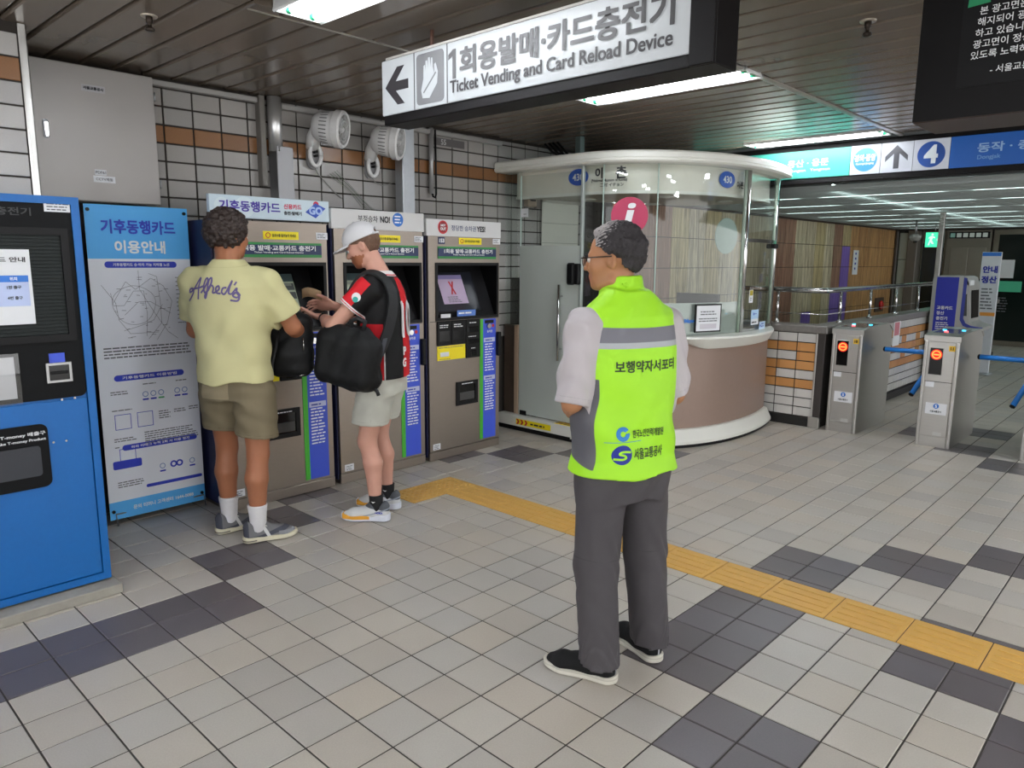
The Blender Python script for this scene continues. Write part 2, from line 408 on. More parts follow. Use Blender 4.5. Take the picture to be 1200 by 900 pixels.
# ---- tiled pier at the far left with its steel corner
PX = -2.42
pier = obj('wall_pier', MB().box(-3.35, PX-.006, -3.2, -.63, 0, H+.2), wgrout); tag(pier, 'tiled pier at the left edge with steel corner trim', None, None, 'structure')
p_w = cell_mat('pier_tile_pale', [(172, 170, 167), (180, 178, 175), (166, 164, 162)], (50, .2, .1085), (-25, 0, 2.371), .14, .3, .05)
pt_me = wall_tile_mesh(.19, PZ-.008, p_w); pb_me = wall_tile_mesh(.19, PZ-.008, wb)
for ky in range(4):
    for kz in range(-12, 3):
        z = 2.379+kz*.1085
        if z+PZ > H+.03: continue
        obj('wall_tile', pb_me if kz == 0 else pt_me, None, pier, (PX-.004, -.845-ky*.2, z))
obj('corner_trim', MB().cbox(PX-.03, PX+.012, -.650, -.615, 0, H, .006), mat('trim_steel', (200,200,198), .22, .9, .05, 6), pier)

# ---- ceiling: dark slab and single metal planks
ceiling = obj('ceiling', MB().box(-3.35, 6, -6, 5.36, H+.045, H+.2), dark_void); tag(ceiling, 'low ceiling of narrow beige metal planks with dark joints', None, None, 'structure')
plank = mat('ceiling_plank', (125, 113, 101), .24, .25, .10, 3.5, bump=.03, bscale=4)
def plank_mesh(L, wd):
    mb = MB(); r = .012
    prof = [(0,.035),(0,r),(r*.3,r*.3),(r,0),(wd-r,0),(wd-r*.3,r*.3),(wd,r),(wd,.035)]
    n = len(prof); vs = [(0,p[0],p[1]) for p in prof]+[(L,p[0],p[1]) for p in prof]
    mb.add(vs, [(k,k+1,n+k+1,n+k) for k in range(n-1)]+[tuple(range(n))[::-1], tuple(range(n,2*n))]); return mb.mesh('ceiling_plank')
PP = .17
FIX = [(-1.34, .17), (-1.48, 2.45), (-1.54, 5.02), (-1.4, -2.2), (-1.4, -4.6), (1.75, .17), (1.75, 2.45), (1.75, 5.02), (1.75, -2.2), (1.75, -4.6), (4.3, .17), (4.3, 2.45), (4.3, -2.2)]
cache = {}
def put_plank(x0, x1, y):
    k = round(x1-x0, 3)
    if k < .05: return
    if k not in cache: me = plank_mesh(x1-x0, PP-.014); me.materials.append(plank); cache[k] = me
    obj('ceiling_plank', cache[k], None, ceiling, (x0, y, H+random.uniform(-.0015,.0015)))
y = -5.99
while y+PP < 5.34:
    cuts = [-3.04, (-1.43 if y < 1.3 else -.30), 6.0]
    for (fx, fy) in FIX:                                    # leave the openings of the lamps free
        if abs(y+PP/2-fy) < .115+PP/2: cuts += [('hole', fx-.005, fx+1.205)]
    holes = sorted(c[1:] for c in cuts if isinstance(c, tuple)); segs = sorted(c for c in cuts if not isinstance(c, tuple))
    spans = list(zip(segs[:-1], segs[1:]))
    for (a, b) in holes:
        new = []
        for (p, q) in spans:
            if q <= a or p >= b: new.append((p, q)); continue
            if p < a: new.append((p, a))
            if q > b: new.append((b, q))
        spans = new
    for (p, q) in spans: put_plank(p+.002, q-.002, y+.007)
    y += PP
obj('ceiling_trim', MB().cbox(-.325, -.285, 1.25, 5.3, H-.010, H+.004, .004), mat('trim_alu', (185,180,172), .35, .6), ceiling)
obj('ceiling_trim', MB().cbox(-1.44, -1.425, -.02, 1.3, H-.004, H+.004, .002), mat('trim_alu', (185,180,172), .35, .6), ceiling)

# ---- wall trim just below the ceiling
tag(obj('cable_tray', MB().cbox(WX+.006, WX+.05, .12, .855, 2.588, 2.622, .004), mat('tray_grey', (168,166,163), .45, .3)), 'short grey cable tray under the ceiling between cabinet and steel pipe', 'cable tray'); tag(obj('cable_tray', MB().cbox(WX+.006, WX+.05, 1.03, 3.2, 2.572, 2.606, .004), MATS['tray_grey']), 'long grey cable tray under the ceiling above the two fans', 'cable tray')

# ---- fluorescent lamps
tube_m = emitter('lamp_tube', (246, 250, 255), LAMP)
refl = mat('lamp_reflector', (238, 240, 240), .25, 0, .02)
green_cap = mat('tube_cap', (40, 170, 120), .4)
LABL = ['twin tube ceiling lamp at the top edge left of the hanging ticket sign', 'twin tube ceiling lamp behind the hanging ticket sign', 'twin tube ceiling lamp just in front of the station line sign']
for q, (fx, fy) in enumerate(FIX):
    lab = LABL[q] if q < 3 else 'twin tube ceiling lamp out of view, '+('left','','','','','right','right','right','right','right','far right','far right','far right')[q]*(q > 4)+' '+('overhead','ahead','by the gates','behind the viewer','far behind the viewer')[(0,1,2,3,4,0,1,2,3,4,0,1,3)[q]]
    t = thing('fluorescent_lamp', lab, 'ceiling lamp', (fx, fy, H), 0, 'fluorescent lamps in the plank ceiling')
    mb = MB()
    prof = [(-.125,-.012),(-.118,-.018),(-.105,-.012),(-.095,.025),(-.02,.03),(0,.004),(.02,.03),(.095,.025),(.105,-.012),(.118,-.018),(.125,-.012),(.11,.04),(-.11,.04)]
    mb.prism([(p[0],p[1]) for p in prof], (0,0,0), (0,1,0), (0,0,1), (1.2,0,0)); obj('reflector', mb, refl, t)
    for sx in (0, 1.196): obj('end_plate', MB().box(sx, sx+.004, -.12, .12, -.014, .038), refl, t)
    for sy in (-.058, .058):
        tb = obj('lamp_tube', MB().cyl((.05,sy,-.004),(1.15,sy,-.004),.0135,n=10), tube_m, t)
        for (a_, b_) in ((.022,.05),(1.15,1.178)): obj('tube_cap', MB().cyl((a_,sy,-.004),(b_,sy,-.004),.0145,n=10), green_cap, tb)

# ---- sprinkler heads
for (px, py, lab) in ((-1.86, -.27, 'sprinkler head in the ceiling above the grey wall cabinet'), (.50, 1.94, 'sprinkler head in the ceiling beside the dark hanging board')):
    t = thing('sprinkler', lab, 'sprinkler', (px, py, H))
    obj('escutcheon', MB().lathe([(.012,-.004),(.034,-.006),(.036,-.002),(.036,.002)], (0,0,0)), mat('sprinkler_plate', (200,190,175), .3, .6), t)
    obj('head', MB().lathe([(.015,0),(.015,-.03),(.009,-.034),(.009,-.05),(.020,-.053),(.022,-.062),(.014,-.068)], (0,0,0), n=14), mat('sprinkler_head', (60,52,46), .35, .7), t)
# ================================================================== VENDING MACHINES
def recess_box(x0, x1, y0, y1, z0, z1, a0, a1, b0, b1, dep):
    """closed box whose +x face has a rectangular recess"""
    v = [(x0,y0,z0),(x0,y1,z0),(x0,y1,z1),(x0,y0,z1),(x1,y0,z0),(x1,y1,z0),(x1,y1,z1),(x1,y0,z1),
         (x1,a0,b0),(x1,a1,b0),(x1,a1,b1),(x1,a0,b1),(x1-dep,a0,b0),(x1-dep,a1,b0),(x1-dep,a1,b1),(x1-dep,a0,b1)]
    f = [(0,3,2,1),(0,1,5,4),(1,2,6,5),(2,3,7,6),(3,0,4,7),(4,5,9,8),(5,6,10,9),(6,7,11,10),(7,4,8,11),(8,9,13,12),(9,10,14,13),(10,11,15,14),(11,8,12,15),(12,13,14,15)]
    return MB().add(v, f)
def frame_ring(x0, x1, y0, y1, z0, z1, t):
    """rectangular picture frame in the y-z plane"""
    o = [(y0,z0),(y1,z0),(y1,z1),(y0,z1)]; i = [(y0+t,z0+t),(y1-t,z0+t),(y1-t,z1-t),(y0+t,z1-t)]
    v = [(x,*p) for x in (x0,x1) for p in o+i]
    f = []
    for k in range(4):
        n = (k+1)%4; f += [(8+k,8+n,12+n,12+k),(k,4+k,4+n,n),(k,n,8+n,8+k),(4+k,12+k,12+n,4+n)]
    return MB().add(v, f)
green_trim = mat('green_trim', (40, 132, 62), .4); header_navy = mat('header_navy', (24, 40, 86), .4)
strip_blue = mat('strip_blue', (58, 84, 205), .42, 0, .03); strip_green = mat('strip_green', (70, 178, 50), .42)
lab_grey = mat('label_grey', (190, 196, 226), .5); side_navy = mat('side_navy', (30, 34, 72), .5)
scr_on = mat('screen_ui', (150, 160, 138), .25, 0, .03, emit=.12); scr_off = mat('screen_dark', (44, 46, 54), .10, 0, .1)
pink = mat('notice_pink', (196, 176, 204), .5); red_ink = mat('red_ink', (190, 40, 44), .5)
btn_dark = mat('button_dark', (58, 62, 60), .4, emit=.05); btn_red = mat('button_red', (196, 84, 60), .4, emit=.12); ui_head = mat('ui_head', (66, 82, 84), .4, emit=.05)
sign_blue = mat('sign_pale_blue', (204, 222, 232), .4, 0, .03); sign_white = mat('sign_white', (214, 214, 214), .4, 0, .02)
purple = mat('purple_ink', (66, 44, 158), .45); crimson = mat('crimson_ink', (206, 46, 84), .45)
sky_blue = mat('sky_ink', (46, 116, 206), .45); metro_blue = mat('metro_blue', (44, 84, 190), .45)
VMW = .765
def vending_machine(y0, idx, sz0, sz1, label):
    FX = -2.53
    t = thing('vending_machine', label, 'vending machine', (FX, y0, 0), 0, 'ticket vending machines along the tiled wall')
    a0, a1, b0, b1 = .078, .742, 1.108, 1.532
    obj('body', recess_box(-.358, 0, 0, VMW, .072, 1.79, a0, a1, b0, b1, .30), steel, t)
    obj('plinth', MB().cbox(-.355, .004, -.004, VMW+.004, 0, .068, .004), steel, t)
    for yy in (-.012, VMW): obj('side_panel', MB().box(-.355, -.022, yy, yy+.012, .03, 1.79), side_navy, t)
    obj('panel_seam', MB().box(-.001, .0008, .012, VMW-.012, 1.092, 1.096), black, t)
    # screen bay
    obj('bezel', frame_ring(-.02, .006, a0-.01, a1+.01, b0-.01, b1+.01, .022), black, t)
    liner = MB()
    for (p, q) in (((a0+.002,b0+.002),(a1-.002,b0+.002)),((a1-.002,b0+.002),(a1-.002,b1-.002)),((a1-.002,b1-.002),(a0+.002,b1-.002)),((a0+.002,b1-.002),(a0+.002,b0+.002))):
        liner.add([(-.004,*p),(-.004,*q),(-.295,*q),(-.295,*p)], [(0,1,2,3)])
    obj('bay_lining', liner, black, t)
    # tilted console inside the bay, its foot at the front
    zb, zt, xb, xt = 1.125, 1.50, -.030, -.20
    U = Vector((xt-xb, 0, zt-zb)).normalized(); Lh = math.hypot(xt-xb, zt-zb); R = Y3; N = R.cross(U)
    O = Vector((xb, a0+.004, zb))
    con = obj('console', MB().prism([(0,-.012),(a1-a0-.008,-.012),(a1-a0-.008,Lh+.06),(0,Lh+.06)], O, R, U, -N*.02), mat('console_grey', (24, 24, 26), .5, spec=.25), t)
    S0, S1, V0, V1 = .035, .515, .04, .37
    fr = MB()
    for (p, q, r_, s_) in ((S0-.018,S0,V0-.018,V1+.018),(S1,S1+.018,V0-.018,V1+.018),(S0,S1,V0-.018,V0),(S0,S1,V1,V1+.018)): pass
    fr.prism([(S0-.016,V0-.016),(S1+.016,V0-.016),(S1+.016,V1+.016),(S0-.016,V1+.016)], O, R, U, N*.004); obj('screen_frame', fr, black, t)
    sc = obj('screen', MB().prism([(S0,V0),(S1,V0),(S1,V1),(S0,V1)], O+N*.004, R, U, N*.002), scr_off if idx == 2 else scr_on, t)
    def on(u, v, lift=.007): return O+R*u+U*v+N*lift
    def patch(u0, u1, v0, v1, m, nm, par, lift=.0064): return obj(nm, MB().add([on(u0,v0,lift),on(u1,v0,lift),on(u1,v1,lift),on(u0,v1,lift)], [(0,1,2,3)]), m, par)
    if idx == 2:
        pp = patch(.135, .40, .10, .345, pink, 'paper_notice', t, .0075); patch(.135, .40, .31, .345, mat('notice_band', (150,140,190), .5), 'notice_heading', pp, .0080)
        for sgn in (1, -1):
            mb = MB(); c = on(.267, .235, .0085)
            mb.add([c+R*(-.028*sgn)-U*.055, c+R*(-.012*sgn)-U*.055, c+R*(.028*sgn)+U*.055, c+R*(.012*sgn)+U*.055], [(0,1,2,3)]); obj('cross_mark', mb, red_ink, pp)
        mb = MB(); word_rows(mb, on(.19, .155, .0085), R, U, 4, .15, .014, random.Random(3)); rows_obj(mb, ink_grey, pp, 'fine_print')
        patch(.045, .075, .17, .31, sign_white, 'sticker', t, .008)
    else:
        patch(S0, S1, V1-.055, V1, ui_head, 'screen_header', sc)
        for c_ in range(5):
            for r_ in range(4):
                if (c_+r_*2) % 7 == 6: continue
                u0 = S0+.03+c_*.092; v0 = V0+.03+r_*.062
                patch(u0, u0+.078, v0, v0+.048, btn_red if (c_, r_) in ((1,3),(1,2)) else btn_dark, 'screen_button', sc)
        for k in range(2): patch(S0+.02+k*.24, S0+.22+k*.24, V1-.085, V1-.064, mat('ui_grey', (120,124,112), .4, emit=.08), 'screen_tab', sc)
    # stickers on the lower lip of the bay
    s1 = plate('sticker', (.008, .165, 1.135), Y3, Z3, .10, .03, .001, paper, t)
    s2 = plate('sticker', (.008, .385, 1.148), Y3, Z3, .20, .048, .001, mat('sticker_blue', (88,128,206), .45), t)
    mb = MB(); word_rows(mb, (.0095, .30, 1.143), Y3, Z3, 1, .17, .03, random.Random(5)); rows_obj(mb, ink_white, s2, 'lettering')
    # header strip
    hd = plate('header_strip', (.001, .408, 1.618), Y3, Z3, .625, .092, .004, green_trim, t)
    hb = plate('header_band', (.005, .408, 1.620), Y3, Z3, .625, .060, .001, header_navy, t)
    lettering('1회용 발매·교통카드 충전기', (.0065, .415, 1.630), Y3, Z3, .034, ink_white, hb, width=.52, bold=.03)
    lettering('Ticket Vending and Card Reload Device', (.0065, .415, 1.602), Y3, Z3, .013, ink_white, hb, width=.34)
    # labels above
    yl = plate('warning_label', (.001, .435, 1.708), Y3, Z3, .245, .050, .001, yellow_lab, t)
    obj('label_mark', MB().lathe([(.012,0),(.017,0),(.017,.001),(.012,.001)], (.0022, .345, 1.708), (1,0,0), 16, ring=True), red_ink, yl)
    lettering('음료수를 올려놓지 마세요', (.0022, .455, 1.708), Y3, Z3, .020, ink, yl, width=.165)
    wl = plate('notice_label', (.002, .728, 1.712), Y3, Z3, .085, .044, .001, paper, t)
    mb = MB(); word_rows(mb, (.0035, .693, 1.722), Y3, Z3, 3, .07, .011, random.Random(8)); rows_obj(mb, ink_grey, wl, 'lettering')
    if idx == 2:
        nb = plate('number_plate', (.002, .133, 1.708), Y3, Z3, .066, .052, .001, header_navy, t); lettering('153', (.0035, .133, 1.708), Y3, Z3, .030, ink_white, nb, bold=.04)
    # money and card units
    for k, (u0, u1, zz0, zz1) in enumerate(((.078,.218,.905,1.092),(.224,.374,.905,1.092),(.380,.536,.785,1.092))):
        un = obj('money_unit', MB().cbox(-.012, .014, u0, u1, zz0, zz1, .004), black, t)
        if k < 2:
            obj('slot', MB().cbox(.010, .0155, u0+.018, u1-.018, .935, 1.02, .002), blackg, un)
            mb = MB(); word_rows(mb, (.0145, u0+.02, 1.06), Y3, Z3, 2, u1-u0-.04, .016, random.Random(k)); rows_obj(mb, ink_white, un, 'lettering')
        else:
            obj('slot', MB().cbox(.010, .017, u0+.02, u1-.02, .99, 1.035, .003), blackg, un); obj('slot', MB().cbox(.010, .020, u0+.015, u1-.015, .90, .935, .003), blackg, un)
            obj('slot', MB().cbox(.010, .020, u0+.045, u1-.05, .80, .845, .003), blackg, un)
            mb = MB(); word_rows(mb, (.0145, u0+.03, 1.065), Y3, Z3, 1, .09, .016, random.Random(9)); word_rows(mb, (.0145, u0+.02, .955), Y3, Z3, 1, .11, .014, random.Random(4)); word_rows(mb, (.0145, u0+.05, .86), Y3, Z3, 1, .06, .014, random.Random(4)); rows_obj(mb, ink_white, un, 'lettering')
    ys = plate('instruction_sheet', (.002, .228, .845), Y3, Z3, .296, .112, .001, yellow_lab, t)
    mb = MB(); word_rows(mb, (.0034, .095, .885), Y3, Z3, 1, .26, .012, random.Random(2)); word_rows(mb, (.0034, .095, .795), Y3, Z3, 1, .12, .01, random.Random(2)); rows_obj(mb, ink_grey, ys, 'lettering')
    plate('card_picture', (.0034, .155, .835), Y3, Z3, .09, .035, .001, paper, ys)
    # guide strip
    plate('edge_strip', (.001, .558, .588), Y3, Z3, .036, 1.0, .002, strip_green, t)
    gs = plate('guide_strip', (.001, .650, .588), Y3, Z3, .148, 1.0, .002, strip_blue, t)
    obj('keyhole', MB().cyl((.002,.635,1.03),(.02,.635,1.03),.02,n=16), chrome, gs); plate('dial', (.003,.645,1.065), Y3, Z3, .10, .026, .003, black, gs)
    disc((.003,.69,1.03), X3, .014, .002, red_ink, gs, 'red_mark', 14)
    lettering('승차권', (.0036, .65, .985), Y3, Z3, .022, ink_white, gs)
    for zc in (.915, .60):
        b_ = plate('strip_label', (.003, .65, zc), Y3, Z3, .128, .036, .001, lab_grey, gs); mb = MB(); word_rows(mb, (.0046, .60, zc-.006), Y3, Z3, 1, .10, .022, random.Random(1)); rows_obj(mb, navy, b_, 'lettering')
    mb = MB(); word_rows(mb, (.0035, .595, .875), Y3, Z3, 11, .115, .0215, random.Random(12)); word_rows(mb, (.0035, .595, .565), Y3, Z3, 12, .115, .0215, random.Random(13)); rows_obj(mb, ink_white, gs, 'lettering')
    obj('card_reader', MB().cbox(0, .035, .728, .762, .775, .975, .006), black, t)
    # dispenser
    ds = obj('ticket_tray', frame_ring(-.002, .010, .275, .512, .408, .60, .03), black, t)
    obj('tray_back', MB().box(-.001, .003, .303, .484, .436, .575), blackg, ds); obj('tray_window', MB().cbox(.003, .008, .312, .475, .445, .512, .003), mat('tray_window', (70,70,70), .15), ds)
    mb = MB(); word_rows(mb, (.0105, .33, .578), Y3, Z3, 1, .13, .014, random.Random(6)); rows_obj(mb, ink_white, ds, 'lettering')
    st = plate('asset_sticker', (.001, .068, .108), Y3, Z3, .075, .048, .001, paper, t); mb = MB(); word_rows(mb, (.0025, .04, .115), Y3, Z3, 3, .055, .012, random.Random(6)); rows_obj(mb, ink_grey, st, 'lettering')
    # top sign
    sg = obj('top_sign', MB().cbox(-.03, .006, -.018, VMW+.012 if idx else VMW+.022, sz0, sz1, .003), sign_blue if idx == 0 else sign_white, t)
    zc = (sz0+sz1)/2; hx = .0068
    if idx == 0:
        for (cy, r) in ((.06,.05),(.20,.062)): disc((.0062,cy,zc), X3, r, .0004, mat('sign_bubble', (216,232,238), .4), sg, 'bubble')
        lettering('기후동행카드', (hx+.0006,.235,zc+.005), Y3, Z3, .064, purple, sg, width=.395, bold=.025)
        lettering('신용카드', (hx,.52,zc+.018), Y3, Z3, .032, crimson, sg, width=.125, bold=.03); lettering('충전·발매기', (hx,.52,zc-.022), Y3, Z3, .024, ink, sg, width=.125, bold=.03)
        e = [(-.075,-.01),(0,.05),(.075,.02),(.0,-.045)]
        lg = obj('card_emblem', MB().prism(e, (hx,.685,zc), Y3, Z3, X3*.0006), metro_blue, sg); lettering('GO', (hx+.001,.685,zc+.002), Y3, Z3, .05, mat('emblem_pale', (170,196,240), .4), lg, bold=.05)
        disc((hx-.0004,.69,zc+.042), X3, .02, .0005, crimson, sg, 'red_dot')
    elif idx == 1:
        lettering('부정승차', (hx,.275,zc+.008), Y3, Z3, .045, ink, sg, width=.165, bold=.01); lettering('NO!', (hx,.42,zc+.008), Y3, Z3, .045, ink, sg, width=.085, bold=.03)
        d = disc((hx-.0006,.535,zc+.012), X3, .048, .0006, sky_blue, sg, 'round_badge'); mb = MB(); word_rows(mb, (hx+.0005,.505,zc+.03), Y3, Z3, 3, .06, .021, random.Random(2), .8); rows_obj(mb, ink_white, d, 'lettering')
    else:
        d = disc((hx-.0006,.145,zc+.004), X3, .05, .0006, mat('badge_red', (196,36,44), .4), sg, 'round_badge'); d2 = disc((hx,.145,zc+.004), X3, .040, .0005, mat('badge_dark', (150,20,30), .4), d, 'badge_centre')
        lettering('OUT', (hx+.001,.145,zc-.008), Y3, Z3, .022, ink_white, d, bold=.06); lettering('NOT', (hx+.001,.145,zc+.018), Y3, Z3, .018, ink_white, d, bold=.06)
        lettering('정당한 승차권', (hx,.36,zc+.002), Y3, Z3, .042, mat('ink_blue', (40,60,110), .5), sg, width=.26, bold=.01); lettering('YES!', (hx,.545,zc+.002), Y3, Z3, .044, ink, sg, width=.095, bold=.03)
    return t
vending_machine(.280, 0, 1.803, 1.936, 'ticket vending machine under the pale blue purple-lettered sign, beside the tall banner')
vending_machine(1.100, 1, 1.765, 1.898, 'ticket vending machine under the white NO! sign, middle of the three')
vending_machine(1.917, 2, 1.740, 1.866, 'ticket vending machine with pink notice on its screen, nearest the glass booth')

# ================================================================== BLUE CARD MACHINE
bluem = mat('machine_blue', (8, 96, 168), .42, 0, .06, 60, bump=.03, bscale=400); panel_dk = mat('panel_dark', (15, 16, 18), .5, 0, .12, 30, spec=.15)
t = thing('card_machine', 'tall bright blue card machine with black panel at the left edge', 'card machine', (-1.92, -1.36, 0))
W_ = .75
obj('body', MB().cbox(-.49, -.004, 0, W_, .055, 1.82, .012), bluem, t)
obj('plinth', MB().cbox(-.49, .10, -.02, W_+.02, 0, .045, .004), mat('plinth_stone', (150,146,136), .7, 0, .2, 20), t)
obj('front_frame', frame_ring(-.004, .012, 0, W_, .055, 1.825, .032), bluem, t)
obj('lower_door', MB().cbox(-.004, .006, .034, W_-.034, .09, .935, .003), bluem, t)
pn = obj('upper_panel', MB().prism(rrect(W_-.064, .86, .03), (-.004, W_/2, 1.375), Y3, Z3, X3*.008), panel_dk, t)
obj('screen_frame', frame_ring(.004, .016, .05, W_-.055, 1.20, 1.69, .03), black, t)
sc = obj('screen', MB().box(.003, .006, .08, W_-.085, 1.23, 1.66), mat('screen_ribbed', (36,40,40), .5, 0, .1, spec=.15), t)
for k in range(28): obj('shutter_slat', MB().cbox(.005, .0085, .08, W_-.085, 1.232+k*.0152, 1.245+k*.0152, .002), mat('shutter', (40,44,44), .5, spec=.15), sc)
pp = plate('paper_notice', (.0095, .435, 1.44), Y3, Z3, .215, .315, .001, paper, t)
lettering('카드 안내', (.0108, .46, 1.555), Y3, Z3, .022, ink, pp, width=.13)
plate('table_heading', (.0108, .445, 1.475), Y3, Z3, .17, .028, .0006, sky_blue, pp); plate('table_field', (.0108, .445, 1.41), Y3, Z3, .17, .10, .0006, mat('pale_blue_print', (186,200,236), .5), pp)
for z_, s_ in ((1.475,'위치'),(1.44,'1번 출구'),(1.395,'4번 출구')): lettering(s_, (.0118, .475, z_), Y3, Z3, .015, ink_white if z_ > 1.46 else ink, pp)
tl = plate('notice_label', (.006, .665, 1.782), Y3, Z3, .10, .046, .001, paper, t); mb = MB(); word_rows(mb, (.0075, .625, 1.79), Y3, Z3, 3, .085, .012, random.Random(2)); rows_obj(mb, ink_grey, tl, 'lettering')
lettering('충전기', (.0055, .50, 1.755), Y3, Z3, .034, mat('embossed', (40,42,44), .35), pn, width=.13)
cs = obj('card_slot', frame_ring(.004, .012, .563, .663, 1.018, 1.105, .010), mat('slot_silver', (176,176,176), .3, .6), t); obj('slot_mouth', MB().box(.004, .008, .573, .653, 1.03, 1.095), blackg, cs); obj('slot_bar', MB().cbox(.008, .014, .578, .648, 1.055, 1.068, .002), black, cs)
plate('blue_sticker', (.005, .61, 1.127), Y3, Z3, .062, .042, .001, strip_blue, t)
pk = plate('clear_pocket', (.006, .38, 1.05), Y3, Z3, .17, .22, .001, glass('pocket_film', (.9,.9,.9), .06), t); plate('folded_sheet', (.0045, .375, 1.055), Y3, Z3, .145, .18, .0008, paper, pk)
dp = obj('dispenser_panel', MB().prism(rrect(.38, .285, .03), (.006, .355, .70), Y3, Z3, X3*.006), panel_dk, t)
lettering('T-money 배출구', (.0125, .45, .802), Y3, Z3, .020, ink_white, dp, width=.17); lettering('Take T-money Product', (.0125, .44, .775), Y3, Z3, .015, ink_white, dp, width=.19)
obj('dispenser_flap', MB().prism(rrect(.21, .135, .015), (.0125, .405, .68), Y3, Z3, X3*.004), mat('flap_grey', (44,47,54), .35), dp)
for (yy, zz) in ((.613,.939),(.665,.940),(.564,.751),(.615,.750)): disc((.006,yy,zz), X3, .005, .003, chrome, t, 'screw', 10)

# ================================================================== BANNER STAND
t = thing('banner_stand', 'tall blue and white card guide banner on a thin stand', 'banner', (-2.78, -.325, 0))
BW, BH, BZ = .565, 1.82, .036
bn_white = mat('banner_white', (234, 237, 244), .5, 0, .02); bn_sky = mat('banner_sky', (84, 178, 244), .5, 0, .03); bn_royal = mat('banner_royal', (38, 58, 188), .5)
cloth = obj('banner_sheet', MB().box(-.002, 0, 0, BW, BZ, BZ+BH), bn_white, t)
def bp(u, v, l=.0006): return (l, u*BW, BZ+v*BH)
plate('top_band', bp(.5,.918,0), Y3, Z3, BW, .164*BH, .0005, bn_sky, cloth); plate('bottom_band', bp(.5,.029,0), Y3, Z3, BW, .058*BH, .0005, bn_sky, cloth)
lettering('기후동행카드', bp(.50,.935), Y3, Z3, .080, bn_royal, cloth, width=.41, bold=.03); lettering('이용안내', bp(.50,.873), Y3, Z3, .074, ink_white, cloth, width=.28, bold=.03)
def pill(u, v, w_, h_, s_, m=None):
    p = plate('pill', bp(u,v), Y3, Z3, w_, h_, .0004, m or bn_royal, cloth, r=h_/2)
    if s_: lettering(s_, bp(u,v,.001), Y3, Z3, h_*.5, ink_white, p, width=w_*.78)
    return p
pill(.50,.818,.40,.036,'기후동행카드 승·하차 가능 지하철 노선'); pill(.50,.460,.40,.036,'기후동행카드 이용방법'); pill(.56,.232,.44,.034,'하차 미태그 누적 2회 시 이용 정지'); pill(.68,.092,.34,.020,None)
rn = random.Random(21)
mapm = mat('map_line', (70, 70, 84), .6); mb = MB()
def seg(a, b, wd=.0017):
    a, b = Vector(bp(*a)), Vector(bp(*b)); d = (b-a).normalized(); n = d.cross(X3)*wd/2; mb.add([a-n,b-n,b+n,a+n], [(0,1,2,3)])
def poly(ps, **k):
    for p, q in zip(ps[:-1], ps[1:]): seg(p, q, **k)
poly([(.40+.21*math.cos(a)*(1+.06*math.sin(3*a)), .690+.062*math.sin(a)) for a in [2*PI*k/28 for k in range(29)]])
poly([(.10,.755),(.22,.70),(.24,.645),(.34,.60),(.62,.60)]); poly([(.20,.70),(.33,.765),(.42,.74),(.58,.775),(.70,.75),(.78,.70),(.72,.63),(.60,.575)]); poly([(.18,.73),(.20,.69),(.30,.69),(.40,.735),(.50,.735),(.52,.66),(.50,.59)])
poly([(.46,.80),(.46,.74),(.60,.66),(.72,.60),(.82,.575)]); poly([(.56,.79),(.64,.78),(.66,.70),(.66,.63),(.52,.58)]); poly([(.28,.61),(.46,.625),(.58,.64),(.68,.69)]); poly([(.30,.66),(.44,.70),(.56,.70),(.76,.66)])
for k in range(46):
    u, v = rn.uniform(.2,.8), rn.uniform(.58,.78)
    if math.hypot((u-.48)/.32, (v-.68)/.11) < 1: seg((u,v), (u+rn.uniform(.015,.05), v+rn.uniform(-.002,.002)), wd=.0022)
obj('route_map', mb, mapm, cloth)
mb = MB()
for k in range(12): word_rows(mb, bp(.83,.775-.0135*k), Y3, Z3, 1, .07, .010, rn)
word_rows(mb, bp(.07,.555), Y3, Z3, 4, .50, .018, rn, .85); rows_obj(mb, ink_grey, cloth, 'fine_print')
mb = MB()
for (u, v, r, w_) in ((.10,.415,2,.11),(.42,.432,1,.09),(.76,.432,1,.08),(.10,.355,1,.13),(.10,.262,2,.13),(.40,.272,6,.32),(.10,.235,1,.03),(.56,.335,4,.07),(.72,.335,2,.08),(.88,.338,2,.06),(.10,.118,3,.15),(.30,.055,0,.1),(.52,.055,0,.1)): word_rows(mb, bp(u,v), Y3, Z3, r, w_, .0135, rn, .8)
rows_obj(mb, ink_grey, cloth, 'fine_print')
lettering('문의 티머니 고객센터 1644-0088', bp(.55,.030,.001), Y3, Z3, .026, ink_white, cloth, width=.36)
for (u, v) in ((.20,.318),(.42,.318),(.22,.185+.02)): obj('code_frame', frame_ring(0,.0004,-.045,.045,-.045,.045,.0035), bn_royal, cloth, bp(u,v,.0004))
for k, (u, v) in enumerate(((.44,.400),(.52,.400),(.60,.400),(.77,.400),(.85,.400),(.56,.150),(.88,.150))):
    ic = obj('round_icon', MB().lathe([(.013,0),(.017,0),(.017,.0004),(.013,.0004)], bp(u,v,.0006), (1,0,0), 16, ring=True), mat('icon_line', (96,130,190), .5), cloth); plate('icon_base', bp(u,v-.017,.0006), Y3, Z3, .036, .010, .0004, mat('icon_green', (80,170,110), .5) if k == 2 else bn_royal, ic, r=.005)
for s_ in (-1, 1): obj('loop_emblem', MB().lathe([(.011,0),(.021,0),(.021,.0005),(.011,.0005)], bp(.71+s_*.032,.150,.0006), (1,0,0), 20, ring=True), bn_royal, cloth)
plate('tab', bp(.21,.178,.0005), Y3, Z3, .16, .05, .0004, bn_royal, cloth, r=.01)
pole = mat('pole_grey', (120,122,126), .35, .7)
obj('stand_pole', MB().tube([(-.05,BW/2,.02),(-.06,BW/2,.95)], .006), pole, t)
